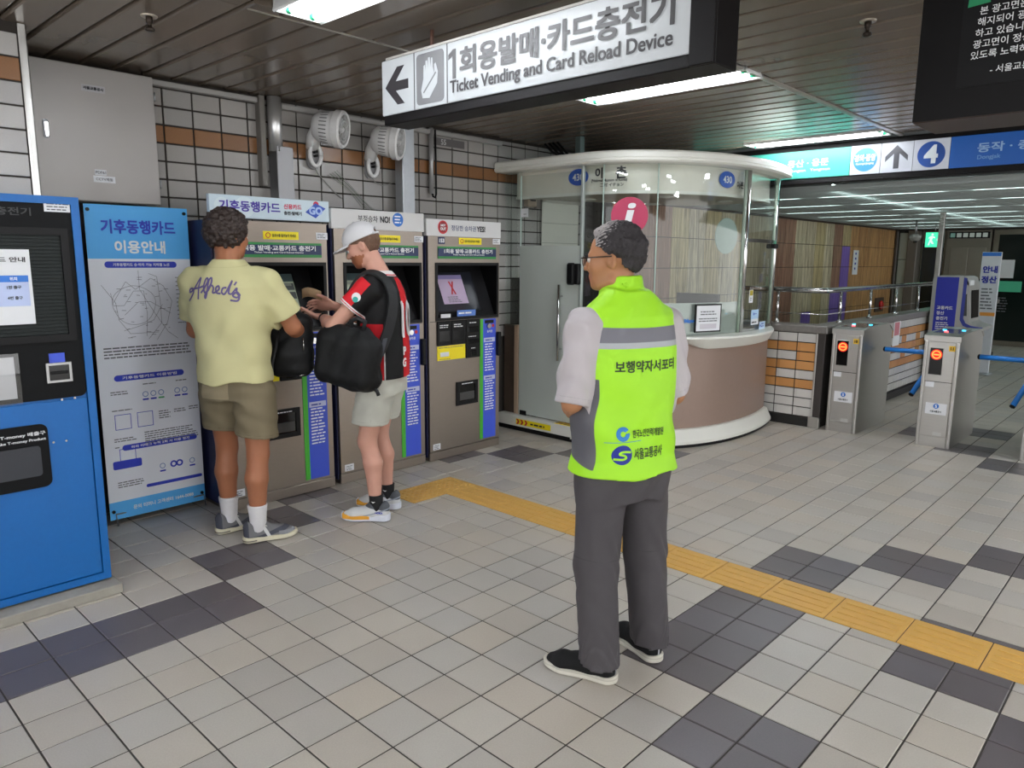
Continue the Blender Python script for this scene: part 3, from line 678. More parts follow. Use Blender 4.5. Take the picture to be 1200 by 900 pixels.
for (yy, zz) in ((.012,BZ+BH-.02),(BW-.012,BZ+BH-.02)): obj('stand_arm', MB().tube([(-.06,BW/2,.95),(-.006,yy,zz)], .004), pole, t)
for yy in (.03, BW-.012): obj('stand_foot', MB().tube([(-.05,BW/2,.05),(0.01,yy,BZ+.035),(.03,yy+(.012 if yy > .2 else -.012)*0,.004)], .005), pole, t)
obj('stand_foot', MB().tube([(-.05,BW/2,.05),(-.2,BW/2,.005)], .005), pole, t)
for (yy, zz) in ((.018,BZ+BH-.03),(BW-.02,BZ+BH-.03),(.02,BZ+.05),(BW-.02,BZ+.05)): disc((.0005,yy,zz), X3, .010, .006, black, t, 'eyelet_knob', 12)

# ================================================================== WALL FITTINGS
t = thing('steel_cabinet', 'large light grey steel cabinet high on the wall above the banner', 'cabinet', (-2.9, -.50, 1.875))
cabm = mat('cabinet_grey', (168, 164, 160), .38, .15, .04, 4)
obj('body', MB().cbox(-.14, -.012, 0, .645, 0, .735, .004), cabm, t); dr = obj('door', MB().cbox(-.010, 0, .004, .641, .004, .731, .003), cabm, t)
hd = obj('handle', MB().prism(rrect(.028, .10, .014), (0, .062, .372), Y3, Z3, X3*.006), mat('latch_dark', (90,90,92), .3, .8), dr); 
obj('handle_lever', MB().prism(rrect(.016, .078, .008), (.006, .064, .368), Y3, Z3, X3*.006), chrome, t)
lb = plate('name_label', (0, .315, .616), Y3, Z3, .12, .036, .001, mat('label_silver', (178,178,182), .4), dr); lettering('서울교통공사', (.0012, .315, .616), Y3, Z3, .018, ink, lb, width=.105, bold=.04)
l1 = plate('tape_label', (0, .318, .165), Y3, Z3, .062, .030, .001, paper, t); lettering('PDF61', (.0012, .318, .165), Y3, Z3, .016, ink_grey, l1)
l2 = plate('tape_label', (0, .335, .128), Y3, Z3, .115, .036, .001, paper, t); lettering('CCTV제동', (.0012, .335, .128), Y3, Z3, .018, ink_grey, l2, width=.09)
for zz in (.10, .60): obj('hinge', MB().cyl((-.006,.648,zz),(-.006,.648,zz+.05),.005,n=10), galv, t)

fan_w = mat('fan_white', (226, 226, 226), .4, 0, .02)
def wall_fan(y, z, lab):
    t = thing('electric_fan', lab, 'wall fan', (WX, y, z), 0, 'white wall fans above the vending machines')
    ax = Vector((.80, .58, -.13)).normalized(); c = Vector((.235, .02, -.01))
    e1 = ax.cross(Z3).normalized(); e2 = e1.cross(ax)
    obj('motor_housing', MB().lathe([(.03,-.165),(.075,-.155),(.10,-.12),(.112,-.06),(.118,0)], c, ax, 28), fan_w, t)
    sl = MB()
    for k in range(28):
        th = 2*PI*k/28; d = e1*math.cos(th)+e2*math.sin(th); p0, p1 = c+d*.1125-ax*.085, c+d*.1185-ax*.03; tn = ax.cross(d)*.0032
        sl.add([p0-tn,p0+tn,p1+tn,p1-tn], [(0,1,2,3)])
    tag(obj('vent_slots', sl, mat('slot_grey', (96,96,98), .6), t), kind='stuff')
    obj('front_ring', MB().lathe([(.118,0),(.128,.005),(.128,.05),(.118,.062),(.104,.058),(.104,.03),(.112,.005)], c, ax, 32, ring=True), fan_w, t)
    obj('rear_shroud', MB().lathe([(.02,.002),(.108,.004),(.108,.008),(.02,.006)], c, ax, 24), mat('fan_shade', (150,150,152), .5), t)
    for k in range(4):
        mb = MB(); n = 6
        for i in range(n+1):
            for j in (0,1):
                a = k*PI/2+ (j*.95-.3) + .25*i/n; r = .022+.074*i/n; mb.v.append(tuple(c+ax*(.016+j*.022)+(e1*math.cos(a)+e2*math.sin(a))*r))
        mb.f += [(2*i,2*i+1,2*i+3,2*i+2) for i in range(n)]; mb.sm += [True]*n; obj('fan_blade', mb, mat('blade_grey', (190,192,196), .3), t)
    obj('hub', MB().lathe([(.024,.01),(.024,.045),(.012,.058)], c, ax, 16), fan_w, t)
    gr = MB()
    for r in (.035,.058,.081,.102): gr.tube([c+ax*.058+(e1*math.cos(2*PI*k/24)+e2*math.sin(2*PI*k/24))*r for k in range(25)], .0016, 5)
    for k in range(12): th = 2*PI*k/12; d = e1*math.cos(th)+e2*math.sin(th); gr.tube([c+ax*.060+d*.02, c+ax*.056+d*.106], .0014, 5)
    obj('grille', gr, fan_w, t)
    # hanging bracket: wall plate, curved arm and the oval loop below
    obj('bracket_arm', MB().tube([(.02,-.045,-.13),(.06,-.05,-.06),(.10,-.04,.0),(.13,-.03,.03)], [.045,.050,.048,.04], 14), fan_w, t)
    loop = [(.028+.02*math.sin(a)*0, -.035+.045*math.cos(a), -.175+.075*math.sin(a)) for a in [2*PI*k/24 for k in range(25)]]
    obj('bracket_loop', MB().tube([(.05,p[1],p[2]) for p in loop], .0155, 10), fan_w, t)
    obj('wall_plate', MB().prism(rrect(.10,.18,.045), (.006,-.035,-.18), Y3, Z3, X3*.02), mat('fan_shade', (150,150,152), .5), t)
    obj('pivot_knob', MB().cyl((.03,-.035,-.15),(.062,-.035,-.15),.014,n=12).cyl((.03,-.03,-.18),(.066,-.03,-.18),.009,n=10), black, t)
    obj('power_cord', MB().tube([(.03,-.035,-.25),(.02,-.0,-.30),(.015,.06,-.35),(.012,.14,-.42),(.012,.2,-.46)] if y < 1.5 else [(.03,-.035,-.25),(.02,.0,-.29),(.015,.08,-.31),(.012,.18,-.28),(.012,.24,-.22)], .0032, 6), mat('cord_grey', (140,140,136), .6), t)
wall_fan(1.315, 2.47, 'white wall fan left of the other, between steel duct and sign')
wall_fan(1.815, 2.44, 'white wall fan right of the other, next to the galvanised post')

pil = tag(obj('narrow_duct', MB().cbox(WX-.003, -2.985, .858, .898, 2.05, H-.003, .004), mat('duct_brown', (112,108,102), .4)), 'narrow dull duct on the wall left of the chrome pipe', 'duct')
t = thing('duct_pipe', 'bright steel pipe from the ceiling into a flat steel cover box', 'pipe', (-2.975, .958, 1.82))
obj('pipe', MB().cyl((0,.0,.46),(0,.0,.815),.046,n=20), mat('bright_steel', (222,222,222), .30, .75, .03), t)
obj('cover_box', MB().cbox(-.07, .045, -.018, .105, .02, .495, .004), mat('cover_steel', (150,150,152), .48, .8, .06, 5), t)
t = thing('steel_post', 'square galvanised post with a strut, rising behind the middle machine', 'post', (-2.998, 1.985, 0))
obj('upright', MB().cbox(0, .10, 0, .12, 1.0, 2.60, .006), galv, t); obj('strut', MB().cbox(0, 1.11, .03, .09, 2.601, 2.632, .004), galv, t)
t = thing('conduit', 'grey wall conduit with a black cable right of the steel post', 'conduit', (-3.04, 2.35, 2.07))
obj('pipe', MB().cyl((.03,.02,.03),(.03,.02,.55),.019,n=12), mat('conduit_grey', (176,176,176), .35, .4), t)
obj('cable', MB().tube([(.04,.02,.035),(.04,.028,.008),(.04,.05,.0),(.04,.062,.03),(.04,.06,.3),(.04,.055,.54)], .0085, 8), black, t)
t = thing('number_strip', 'small dark number strip high on the tiles beside the conduit', 'sign', (WX+.006, 2.43, 2.50)); plate('panel', (0,.17,.03), Y3, Z3, .34, .06, .004, mat('strip_dark', (96,92,92), .5), t); lettering('55', (.005,.10,.03), Y3, Z3, .045, mat('strip_pale', (190,190,190), .5), t)
t = thing('loose_wires', 'tangle of thin green wires hanging on the tiles between the fans', 'wires', (WX+.008, 1.5, 2.05))
for k in range(5):
    rr = random.Random(k); obj('wire', MB().tube([(.004,-.10+.02*k,.12+.01*k),(.008,.0+.02*k,.07),(.008,.10+.03*k,.0-.012*k),(.004,.2+.04*k,-.10-.01*k)], .0018, 5), mat('wire_green', (86,110,80), .6) if k % 2 else mat('cord_grey', (140,140,136), .6), t)
t = thing('black_cables', 'black cables looping from the ceiling behind the booth roof', 'cables', (-2.7, 3.6, 2.45))
for k in range(4): obj('cable', MB().tube([(-.15+.05*k,.0,.17),(-.1+.07*k,.05,.10-.02*k),(.0+.08*k,.1,.04),(.2+.06*k,.12,.0)], .012, 8), black, t)

# ================================================================== HANGING TICKET SIGN
sign_lit = mat('sign_face_lit', (132, 135, 137), .35, 0, .02, emit=.75); sgy = mat('sign_grey', (72, 71, 72), .5); sgd = mat('sign_dark', (44, 41, 44), .5); frame_dk = mat('frame_dark', (19, 17, 18), .5, spec=.2)
t = thing('hanging_sign', 'long white hanging sign reading Ticket Vending and Card Reload Device', 'sign', (0, .66, 0))
SX_, SE, z0, z1 = -1.38, .355, 2.277, 2.535
obj('housing', MB().cbox(SX_, .452, .004, .16, z0-.045, z1+.012, .004), frame_dk, t)
obj('end_box', MB().cbox(SE+.002, .452, -.012, .004, z0-.045, z1+.012, .003), frame_dk, t)
fc = obj('sign_face', MB().cbox(SX_+.002, SE, -.006, .003, z0, z1, .002), sign_lit, t)
for xx in (-1.128, -.893): obj('seam', MB().box(xx, xx+.006, -.0075, -.005, z0, z1), sgy, fc)
hh = z1-z0; zc = (z0+z1)/2; ys = -.0065
# arrow
c = (-1.255, ys, zc); A = [(-.095,0),(.0,.088),(.055,.088),(-.012,.022),(.085,.022),(.085,-.022),(-.012,-.022),(.055,-.088),(.0,-.088)]
obj('arrow', MB().prism(A, c, X3, Z3, -Y3*.001), sgd, fc)
pc = plate('hand_panel', (-1.010, ys, zc), X3, Z3, .196, .228, .001, mat('panel_grey', (100,100,102), .5), fc, r=.022)
hand = [(-.055,-.085),(-.005,-.09),(.05,-.03),(.055,.02),(.04,.06),(.03,.055),(.032,.01),(.02,.045),(.018,.085),(.008,.086),(.004,.045),(-.002,.09),(-.013,.09),(-.014,.04),(-.02,.08),(-.031,.078),(-.03,.03),(-.036,.062),(-.046,.058),(-.048,.0),(-.065,-.05)]
obj('hand_symbol', MB().prism(hand, (-1.008, ys-.001, zc), X3, Z3, -Y3*.001), sign_lit, pc)
obj('ticket_symbol', MB().prism([(-.05,-.055),(-.044,-.060),(.045,.02),(.040,.026)], (-1.008, ys-.0025, zc-.005), X3, Z3, -Y3*.0005), mat('panel_grey', (150,150,152), .5), pc)
obj('lettering', MB().prism([(0,-.062),(.022,-.062),(.022,.064),(.004,.064),(-.028,.044),(-.028,.022),(0,.036)], (-.852, ys-.0012, zc+.032), X3, Z3, -Y3*.001), sgy, fc)
lettering('회용발매·카드충전기', (-.803, ys-.001, zc+.035), X3, Z3, .118, sgy, fc, width=1.10, align='l', bold=.032)
lettering('Ticket Vending and Card Reload Device', (-.868, ys-.001, zc-.072), X3, Z3, .072, sgd, fc, width=1.16, align='l', bold=.02)
obj('cover_strip', MB().cbox(SX_+.03, SE, -.004, .0, z1+.002, z1+.014, .002), mat('cover_pale', (170,165,160), .4), t)
for xx in (-1.07, .15): obj('hanger_rod', MB().cyl((xx,.06,z1+.01),(xx,.06,H+.02),.010,n=10), mat('rust_rod', (104,74,62), .6), t)

# ================================================================== DARK HANGING BOARD (upper right)
NBX, NBY, NBZ = .788, 1.7, 2.132
t = thing('notice_board', 'big dark hanging board with white text at the upper right corner', 'notice board', (NBX, NBY, NBZ))
obj('case', MB().cbox(0, 2.2, 0, .34, 0, H-NBZ-.03, .006), mat('board_case', (60,50,48), .45), t)
fa = obj('face', MB().box(.004, 2.196, -.006, .0, .004, H-NBZ-.034), mat('board_black', (13,12,14), .5, 0, .06, spec=.2), t)
obj('panel', MB().box(.15, 2.1, -.009, -.006, .115, H-NBZ-.036), mat('board_panel', (22,22,24), .5, spec=.2), fa)
for k, s_ in enumerate(('본 광고면은 계약이','해지되어 광고주를 모집','하고 있습니다. 빠른 시일내','광고면이 정상적으로','있도록 노력하겠습니다.')): lettering(s_, (.208-.004*k, -.0095, .388-k*.040), X3, Z3, .030, ink_white, fa, align='l', bold=.01)
lettering('- 서울교통공사 -', (.262, -.0095, .168), X3, Z3, .028, ink_white, fa, align='l', bold=.01)
obj('green_tape', MB().prism([(0,0),(.075,.006),(.07,.03),(.002,.03)], (.165, -.0095, .408), X3, Z3, -Y3*.001), mat('tape_green', (40,150,100), .4), fa)
# ================================================================== INFORMATION BOOTH
def catmull(P, n=8):
    P = [P[0]]+P+[P[-1]]; out = []
    for i in range(1, len(P)-2):
        for k in range(n):
            t = k/n; a, b, c, d = (np.array(p) for p in P[i-1:i+3])
            out.append(tuple(.5*((2*b)+(-a+c)*t+(2*a-5*b+4*c-d)*t*t+(-a+3*b-3*c+d)*t**3)))
    return out+[tuple(P[-2])]
BPTS = [(-3.03,3.25),(-2.81,3.25),(-2.45,3.25),(-2.12,3.25),(-1.93,3.262),(-1.72,3.345),(-1.53,3.52),(-1.36,3.76),(-1.245,4.1),(-1.212,4.5),(-1.245,4.9),(-1.32,5.20)]
NB = 8
path = catmull(BPTS, NB)
for _ in range(40): path = path[:1]+[((a[0]+2*b[0]+c[0])/4, (a[1]+2*b[1]+c[1])/4) for a, b, c in zip(path[:-2], path[1:-1], path[2:])]+path[-1:]
def frame_at(pth, k):
    a, b = pth[max(k-1,0)], pth[min(k+1,len(pth)-1)]; r = Vector((b[0]-a[0], b[1]-a[1], 0)).normalized(); return r, r.cross(Z3)
booth = thing('information_booth', 'round-fronted glass information booth with brown base and white roof', 'booth', (0,0,0))
brown_b = mat('booth_brown', (150, 128, 116), .34, .1, .05, 30); bwhite = mat('booth_white', (226, 226, 218), .35, 0, .02); dkbrown = mat('booth_dark_brown', (82, 68, 58), .5); tanm = mat('booth_tan', (176, 150, 128), .5)
gl = glass('booth_glass', (.945, .965, .958), .045); gfr = glass('frosted_glass', (.85, .92, .89), .03, .90); gfilm = glass('film_glass', (.85,.92,.89), .04, .62)
i0 = 3*NB                                                   # where the solid base starts
base = path[i0:]
obj('base_panel', MB().sweep(base, [(0,.13),(0,.948),(-.05,.948),(-.05,.13)]), brown_b, booth)
obj('plinth', MB().sweep(base, [(.012,.155),(.03,.15),(.075,.055),(.075,.03),(-.03,.03),(-.03,.155)]), bwhite, booth)
obj('kick', MB().sweep(base, [(.06,0),(.06,.03),(-.03,.03),(-.03,0)]), black, booth)
obj('threshold', MB().cbox(-3.02, -2.02, 3.17, 3.26, .045, .142, .004), bwhite, booth); obj('threshold_kick', MB().box(-3.02, -2.02, 3.19, 3.26, 0, .045), black, booth)
tape = obj('warning_tape', MB().box(-2.78, -2.36, 3.1685, 3.17, .065, .118), yellow_lab, booth)
for k in range(3): obj('chevron', MB().prism([(0,0),(.022,.0),(.04,.024),(.022,.048),(0,.048),(.018,.024)], (-2.775+k*.05, 3.168, .067), X3, Z3, -Y3*.0008), red_ink, tape)
mb = MB(); word_rows(mb, (-2.60, 3.168, .082), X3, Z3, 1, .22, .036, random.Random(4)); rows_obj(mb, ink, tape)
hz = obj('hazard_strip', MB().box(-2.32, -2.05, 3.172, 3.255, .142, .146), yellow_lab, booth)
for k in range(6): obj('hazard_bar', MB().prism([(0,0),(.022,0),(.04,.07),(.018,.07)], (-2.315+k*.043, 3.178, .147), X3, Y3, Z3*.0006), mat('hazard_brown', (140,60,30), .5), hz)
obj('side_panel', MB().cbox(-3.02, -2.875, 3.255, 3.30, .142, .972, .003), dkbrown, booth); obj('side_post', MB().cbox(-2.873, -2.825, 3.235, 3.30, .142, .975, .003), tanm, booth)
obj('side_glass', MB().cbox(-2.965, -2.83, 3.225, 3.235, .955, 2.335, .002), gl, booth)
obj('side_glass', MB().cbox(-3.02, -2.82, 3.262, 3.272, .972, 2.335, .002), gl, booth)
dr = obj('door', MB().cbox(-2.815, -2.135, 3.245, 3.257, .15, 2.30, .002), gl, booth)
obj('frosted_film', MB().box(-2.813, -2.137, 3.2425, 3.2445, .152, 1.69), gfr, dr)
obj('door_edge', MB().cbox(-2.819, -2.812, 3.243, 3.259, .15, 2.30, .002), mat('glass_edge', (186,204,196), .2), dr)
hd = obj('door_handle', MB().cyl((-2.315,3.195,.70),(-2.315,3.195,1.36),.0125,n=12), chrome, dr)
lk = obj('door_lock', MB().cbox(-2.25, -2.17, 3.205, 3.25, 1.36, 1.545, .014).cbox(-2.16, -2.11, 3.20, 3.255, 1.365, 1.54, .008), black, dr)
obj('handle_standoff', MB().cyl((-2.315,3.195,1.26),(-2.315,3.245,1.26),.008,n=8), chrome, hd); obj('handle_standoff', MB().cyl((-2.315,3.195,.80),(-2.315,3.245,.80),.008,n=8), chrome, hd)
obj('floor_pivot', MB().cbox(-2.80, -2.72, 3.235, 3.27, .142, .185, .004), black, dr)
obj('door_frame_post', MB().cbox(-2.13, -2.105, 3.235, 3.265, .15, 2.335, .003), mat('frame_grey', (170,178,174), .35, .3), booth)
# curved panes
cut = [3*NB, 32, 47, 70, 88, len(path)-1]
for a, b in zip(cut[:-1], cut[1:]):
    if b-a < 1: continue
    obj('glass_pane', MB().wall(path[a:b+1], .95, 2.335, .010, False), gl, booth)
for a, b in zip(cut[:2]+cut[1:2], cut[1:3]+cut[3:4]): pass
film = path[cut[1]:cut[3]+1]
obj('film_band', MB().wall(offset(film, -.013), .952, 1.222, .002), gfilm, booth)
edge_m = mat('glass_edge', (186,204,196), .2)
for k in cut[1:3]: obj('pane_joint', MB().cyl((path[k][0],path[k][1],.95),(path[k][0],path[k][1],2.335),.006,n=8), edge_m, booth)
for k in cut[3:5]:
    p = path[k]; r, n = frame_at(path, k); q = Vector((p[0],p[1],0))
    obj('chrome_post', MB().cyl(q+Z3*.95, q+Z3*2.335, .024, n=14), chrome, booth); q2 = q-r*.045; obj('post_strip', MB().cyl(q2+Z3*.95, q2+Z3*2.335, .014, n=10), mat('post_green', (150,165,150), .4), booth)
seg_ = path[cut[3]:cut[4]+1]
obj('hatch_rail', MB().sweep(offset(seg_, .008), [(.012,1.735),(.012,1.765),(-.012,1.765),(-.012,1.735)]), chrome, booth); obj('hatch_sill', MB().sweep(offset(seg_,.006), [(.01,.95),(.01,.985),(-.012,.985),(-.012,.95)]), chrome, booth)
k = cut[4]; q = Vector((path[k][0],path[k][1],0))
obj('hatch_lock', MB().cbox(q.x-.05, q.x+.035, q.y-.06, q.y+.02, 1.69, 1.735, .006), black, booth)
# counter shelf
s0 = 51; sh = path[s0:88+1]; n = len(sh)
mb = MB(); rows = []
for i, p in enumerate(sh):
    r, nn = frame_at(sh, i); u = i/(n-1); o = .03+.15*math.sin(PI*min(1, u*.9+.14))**.8
    q = Vector((p[0],p[1],0)); rows.append([q-nn*.03+Z3*.95, q+nn*o+Z3*.95, q+nn*(o+.006)+Z3*.935, q+nn*max(.012,o*.55)+Z3*(.942-.097*min(1,u/.2)), q-nn*.03+Z3*(.942-.097*min(1,u/.2))])
vs = [v for r in rows for v in r]; m = 5
mb.add(vs, [(i*m+k, i*m+(k+1)%m, (i+1)*m+(k+1)%m, (i+1)*m+k) for i in range(n-1) for k in range(m)]); mb.add(vs, [tuple(range(m)), tuple(range((n-1)*m, n*m))])
obj('counter_shelf', mb, bwhite, booth)
# roof
rp = [(-3.03, 3.10)]+offset(path[NB:], .13)
obj('roof_rim', MB().sweep(offset(path, .075), [(-.16,2.335),(.03,2.335),(.05,2.35),(.05,2.365),(.04,2.37),(.045,2.375),(.045,2.41),(.03,2.425),(-.16,2.425)]), bwhite, booth)
rt = offset(path, .02)+[(-3.03, 5.20)]
obj('roof_top', MB().add([(x,y,2.43) for x,y in rt]+[(x,y,2.40) for x,y in rt], [tuple(range(len(rt))), tuple(range(len(rt),2*len(rt)))[::-1]]), bwhite, booth)
fp = offset(path[NB//2:-2], -.06)
fasc = obj('fascia', MB().sweep(fp, [(0,2.125),(0,2.34),(-.02,2.34),(-.02,2.125)]), mat('fascia_white', (222,218,206), .3), booth)
obj('fascia_lip', MB().sweep(fp, [(.014,2.105),(.014,2.13),(-.03,2.13),(-.03,2.105)]), bwhite, booth)
ft = offset(fp, -.02)+[(-2.2,5.05)]
obj('inner_ceiling', MB().add([(x,y,2.115) for x,y in ft]+[(x,y,2.118) for x,y in ft], [tuple(range(len(ft))), tuple(range(len(ft),2*len(ft)))[::-1]]), mat('inner_ceiling', (196,190,178), .4), booth)
def on_fascia(k, z): r, n = frame_at(fp, k); return Vector((fp[k][0],fp[k][1],z))+n*.004, r, n
for kk, zz in ((18, 2.255), (61, 2.245)):
    c, r, n = on_fascia(kk, zz); e = [(.105*math.cos(2*PI*k/28), .068*math.sin(2*PI*k/28)) for k in range(28)]
    ov = obj('line_badge', MB().prism(e, c, r, Z3, n*.003), mat('badge_blue', (36,88,190), .4), fasc); lettering('430', c+n*.004, r, Z3, .058, ink_white, ov, bold=.02)
c, r, n = on_fascia(25, 2.275); lettering('이', c, r, Z3, .088, ink, fasc, bold=.03)
c, r, n = on_fascia(33, 2.275); lettering('촌', c, r, Z3, .098, ink, fasc, bold=.03)
c, r, n = on_fascia(29, 2.212); lettering('(National Museum of Korea)', c+n*.006, r, Z3, .030, ink, fasc, width=.31, bold=.02)
c, r, n = on_fascia(30, 2.178); lettering('二村 イチョン', c+n*.004, r, Z3, .030, ink, fasc, width=.20)
c, r, n = on_fascia(65, 2.215); lettering('이촌', c+n*.004, r, Z3, .06, ink, fasc, bold=.03)
# interior
obj('inner_desk', MB().sweep(offset(path[5*NB:-3], -.09), [(0,.72),(0,.76),(-.5,.76),(-.5,.72)]), mat('desk_grey', (150,148,144), .5), booth)
for (lx_, ly_) in ((-2.45,3.75),(-1.75,3.95),(-2.3,4.6),(-1.6,4.7)):  # glowing downlights, added to brighten the dark booth interior
    dl = obj('added_downlight', MB().lathe([(.075,.0),(.075,-.006),(.058,-.008),(.056,-.002)], (lx_,ly_,2.114), n=20), bwhite, booth); obj('added_downlight_lens', MB().cyl((lx_,ly_,2.1125),(lx_,ly_,2.1135),.055,n=16,smooth=False), emitter('added_downlight', (255,250,238), 60.) if 'added_downlight' not in MATS else MATS['added_downlight'], dl)
t = thing('white_blind', 'tall off-white blind on the wall inside the booth door', 'blind', (-3.03, 3.78, .9)); obj('sheet', MB().box(0, .008, 0, .56, .25, 1.22), mat('blind_white', (236,236,226), .5, 0, .02), t); obj('roller', MB().cyl((.03,0,1.24),(.03,.56,1.24),.025,n=12), bwhite, t)
for k in range(4): obj('blind_slat', MB().box(.008, .0088, 0, .56, .45+k*.19, .455+k*.19), mat('blind_seam', (176,178,168), .5), t)
t = thing('monitor', 'black computer monitor behind the booth glass above the framed notice', 'monitor', (-1.72, 4.5, .76)); obj('screen', MB().cbox(-.22, .22, 0, .03, .20, .51, .006), black, t); obj('display', MB().box(-.205,.205,.03,.032,.215,.495), blackg, t); obj('stand', MB().cbox(-.03, .03, .02, .05, .01, .25, .004).cbox(-.1,.1,-.05,.1,0,.012,.004), black, t)
k = 40; r, n = frame_at(path, k); c = Vector((path[k][0],path[k][1],1.925))+n*.006
t = thing('round_info_sign', 'round crimson sign with a white i on the booth glass', 'sign', c); obj('disc', MB().cyl((0,0,0), n*.006, .148, n=40, smooth=False), mat('info_red', (178,44,84), .4), t)
lettering('i', n*.0075, r, Z3, .20, ink_white, t, width=.062, bold=.02, shear=.22)
k = 65; r, n = frame_at(path, k); c = Vector((path[k][0],path[k][1],1.78))-n*.03
t = thing('round_sign_back', 'pale back of a round sign hung inside the booth glass', 'sign', c); obj('disc', MB().cyl((0,0,0), -n*.006, .15, n=36, smooth=False), mat('sign_back', (150,168,160), .5), t)
k = 60; r, n = frame_at(path, k); c = Vector((path[k][0],path[k][1],1.095))+n*.012
t = thing('framed_notice', 'white notice in a black frame against the booth glass', 'notice', c)
plate('frame', -n*0, r, Z3, .285, .235, .012, black, t); pp = plate('sheet', n*.012, r, Z3, .262, .212, .001, paper, t)
mb = MB(); word_rows(mb, n*.0135-r*.09+Z3*.05, r, Z3, 2, .18, .022, random.Random(4), .85); word_rows(mb, n*.0135-r*.105+Z3*-.008, r, Z3, 2, .21, .020, random.Random(6), .8); rows_obj(mb, ink_grey, pp, 'lettering'); plate('boxed_line', n*.013-Z3*.068, r, Z3, .185, .042, .0005, mat('boxed_grey', (196,192,200), .5), pp)
k = 56; r, n = frame_at(path, k); lettering('Move', Vector((path[k][0],path[k][1],1.075))+n*.004, r, Z3, .035, sky_blue, booth, width=.12, bold=.06)
def glass_note(k, z, w_, h_, lab, m, fn):
    r, n = frame_at(path, k); c = Vector((path[k][0],path[k][1],z+.004))+n*.036
    t = thing('glass_notice', lab, 'notice', c); sheet = plate('sheet', -n*.002, r, Z3, w_, h_, .001, m, t); fn(sheet, r, n); return t
def n1(s_, r, n): plate('white_half', n*.0-Z3*.04, r, Z3, .155, .052, .0005, paper, s_); mw = MB(); word_rows(mw, n*.001-r*.068-Z3*.05, r, Z3, 1, .136, .028, random.Random(8)); rows_obj(mw, ink, s_); disc(n*.0-r*.025+Z3*.03, n, .012, .0006, metro_blue, s_, 'emblem'); mb = MB(); word_rows(mb, n*.0002-r*.01+Z3*.027, r, Z3, 1, .06, .016, random.Random(4)); rows_obj(mb, navy, s_, 'lettering')
def n2(s_, r, n): disc(n*.0-r*.055, n, .012, .0006, metro_blue, s_, 'emblem'); mb = MB(); word_rows(mb, n*.0002-r*.035+Z3*.01, r, Z3, 2, .10, .022, random.Random(4)); rows_obj(mb, navy, s_, 'lettering')
def n3(s_, r, n): plate('picture', n*0+Z3*.03, r, Z3, .06, .045, .0006, mat('picture_gold', (176,160,40), .5), s_); mb = MB(); word_rows(mb, n*.0002-r*.02-Z3*.02, r, Z3, 2, .04, .018, random.Random(4)); rows_obj(mb, ink, s_, 'lettering')
glass_note(74, 1.07, .16, .135, 'light blue notice taped to the booth corner glass above the shelf', mat('note_blue', (176,208,236), .5), n1)
glass_note(78, .985, .165, .07, 'low pale blue card leaning on the booth shelf', mat('note_blue2', (190,214,238), .5), n2)
glass_note(72, 1.26, .075, .115, 'small white picture card taped high on the booth corner glass', paper, n3)
t = thing('glass_card', 'small white card stuck on the glass by the booth door', 'notice', (-2.76, 3.238, 1.98)); pp = plate('card', (0,0,0), X3, Z3, .09, .075, .001, paper, t); mb = MB(); word_rows(mb, (-.01,-.0015,-.015), X3, Z3, 1, .04, .014, random.Random(4)); rows_obj(mb, ink_grey, pp, 'lettering')
t = thing('speaker_box', 'small beige box on the tiles seen through the booth glass', 'speaker', (-3.035, 3.52, 2.06)); obj('box', MB().cbox(0, .07, 0, .12, 0, .12, .01), mat('beige_box', (176,156,138), .5), t); obj('front', MB().cbox(.02,.06,.12,.19,-.01,.12,.006), mat('taupe_box', (112,104,98), .5), t); obj('slot', MB().cbox(.07,.073,.02,.10,.05,.065,.001), black, t)
obj_ = thing('intercom', 'black handset on the tiles between machine and booth', 'intercom', (-3.04, 2.78, 1.62)); obj('cradle', MB().cbox(0, .04, 0, .045, 0, .16, .008), black, obj_); obj('handset', MB().tube([(.05,.022,.0),(.062,.022,.05),(.062,.022,.12),(.05,.022,.17)], .014, 8), black, obj_)
teal_post = tag(obj('roof_hanger', MB().cbox(-2.46, -2.40, 3.56, 3.62, 2.432, H-.002, .004), mat('post_teal', (92,108,106), .4, .3)), 'short teal steel hanger between booth roof and ceiling', 'hanger')

# ================================================================== LOW TILED WALL AND RAILING
lw = obj('wall_low', MB().box(-1.75, -.812, 5.292, 5.47, 0, .90).box(-.96, -.812, 5.47, 12.9, 0, .90), wgrout); tag(lw, 'low wall of white and orange tiles beside the gates', None, None, 'structure')
lt_w = cell_mat('low_tile_white', [(200,199,195),(210,208,204),(194,193,190)], (.19,.19,.0905), (-.84,5.3,.09), .2, .15, .05); lt_o = cell_mat('low_tile_orange', [(196,140,84),(206,150,92),(188,132,78)], (.19,.19,.0905), (-.84,5.3,.09), .25, .15, .08)
lt_b = mat('baseboard_black', (24,23,23), .5)
obj('baseboard', MB().cbox(-1.75, -.86, 5.27, 5.292, 0, .085, .003), lt_b, lw); obj('baseboard', MB().cbox(-.812, -.79, 5.6, 12.9, 0, .085, .003), lt_b, lw)
PAT = ['WWWWWW','OOOOOO','OWWOWW','OOOOOO','WWOWWO','OOOOOO','WWWWWW','WWWWWW','WWWWWW']   # right to left, top to bottom
RH, CW = .0895, .19
m_w = MB().cbox(0, CW-.009, 0, .008, 0, RH-.009, .002).mesh('wall_tile'); m_w.materials.append(lt_w); m_o = MB().cbox(0, CW-.009, 0, .008, 0, RH-.009, .002).mesh('wall_tile'); m_o.materials.append(lt_o)
for r_ in range(9):
    for c_ in range(5): obj('wall_tile', m_o if PAT[r_][c_] == 'O' else m_w, None, lw, (-.875-(c_+1)*CW+.0045, 5.284, .90-(r_+1)*RH+.004))
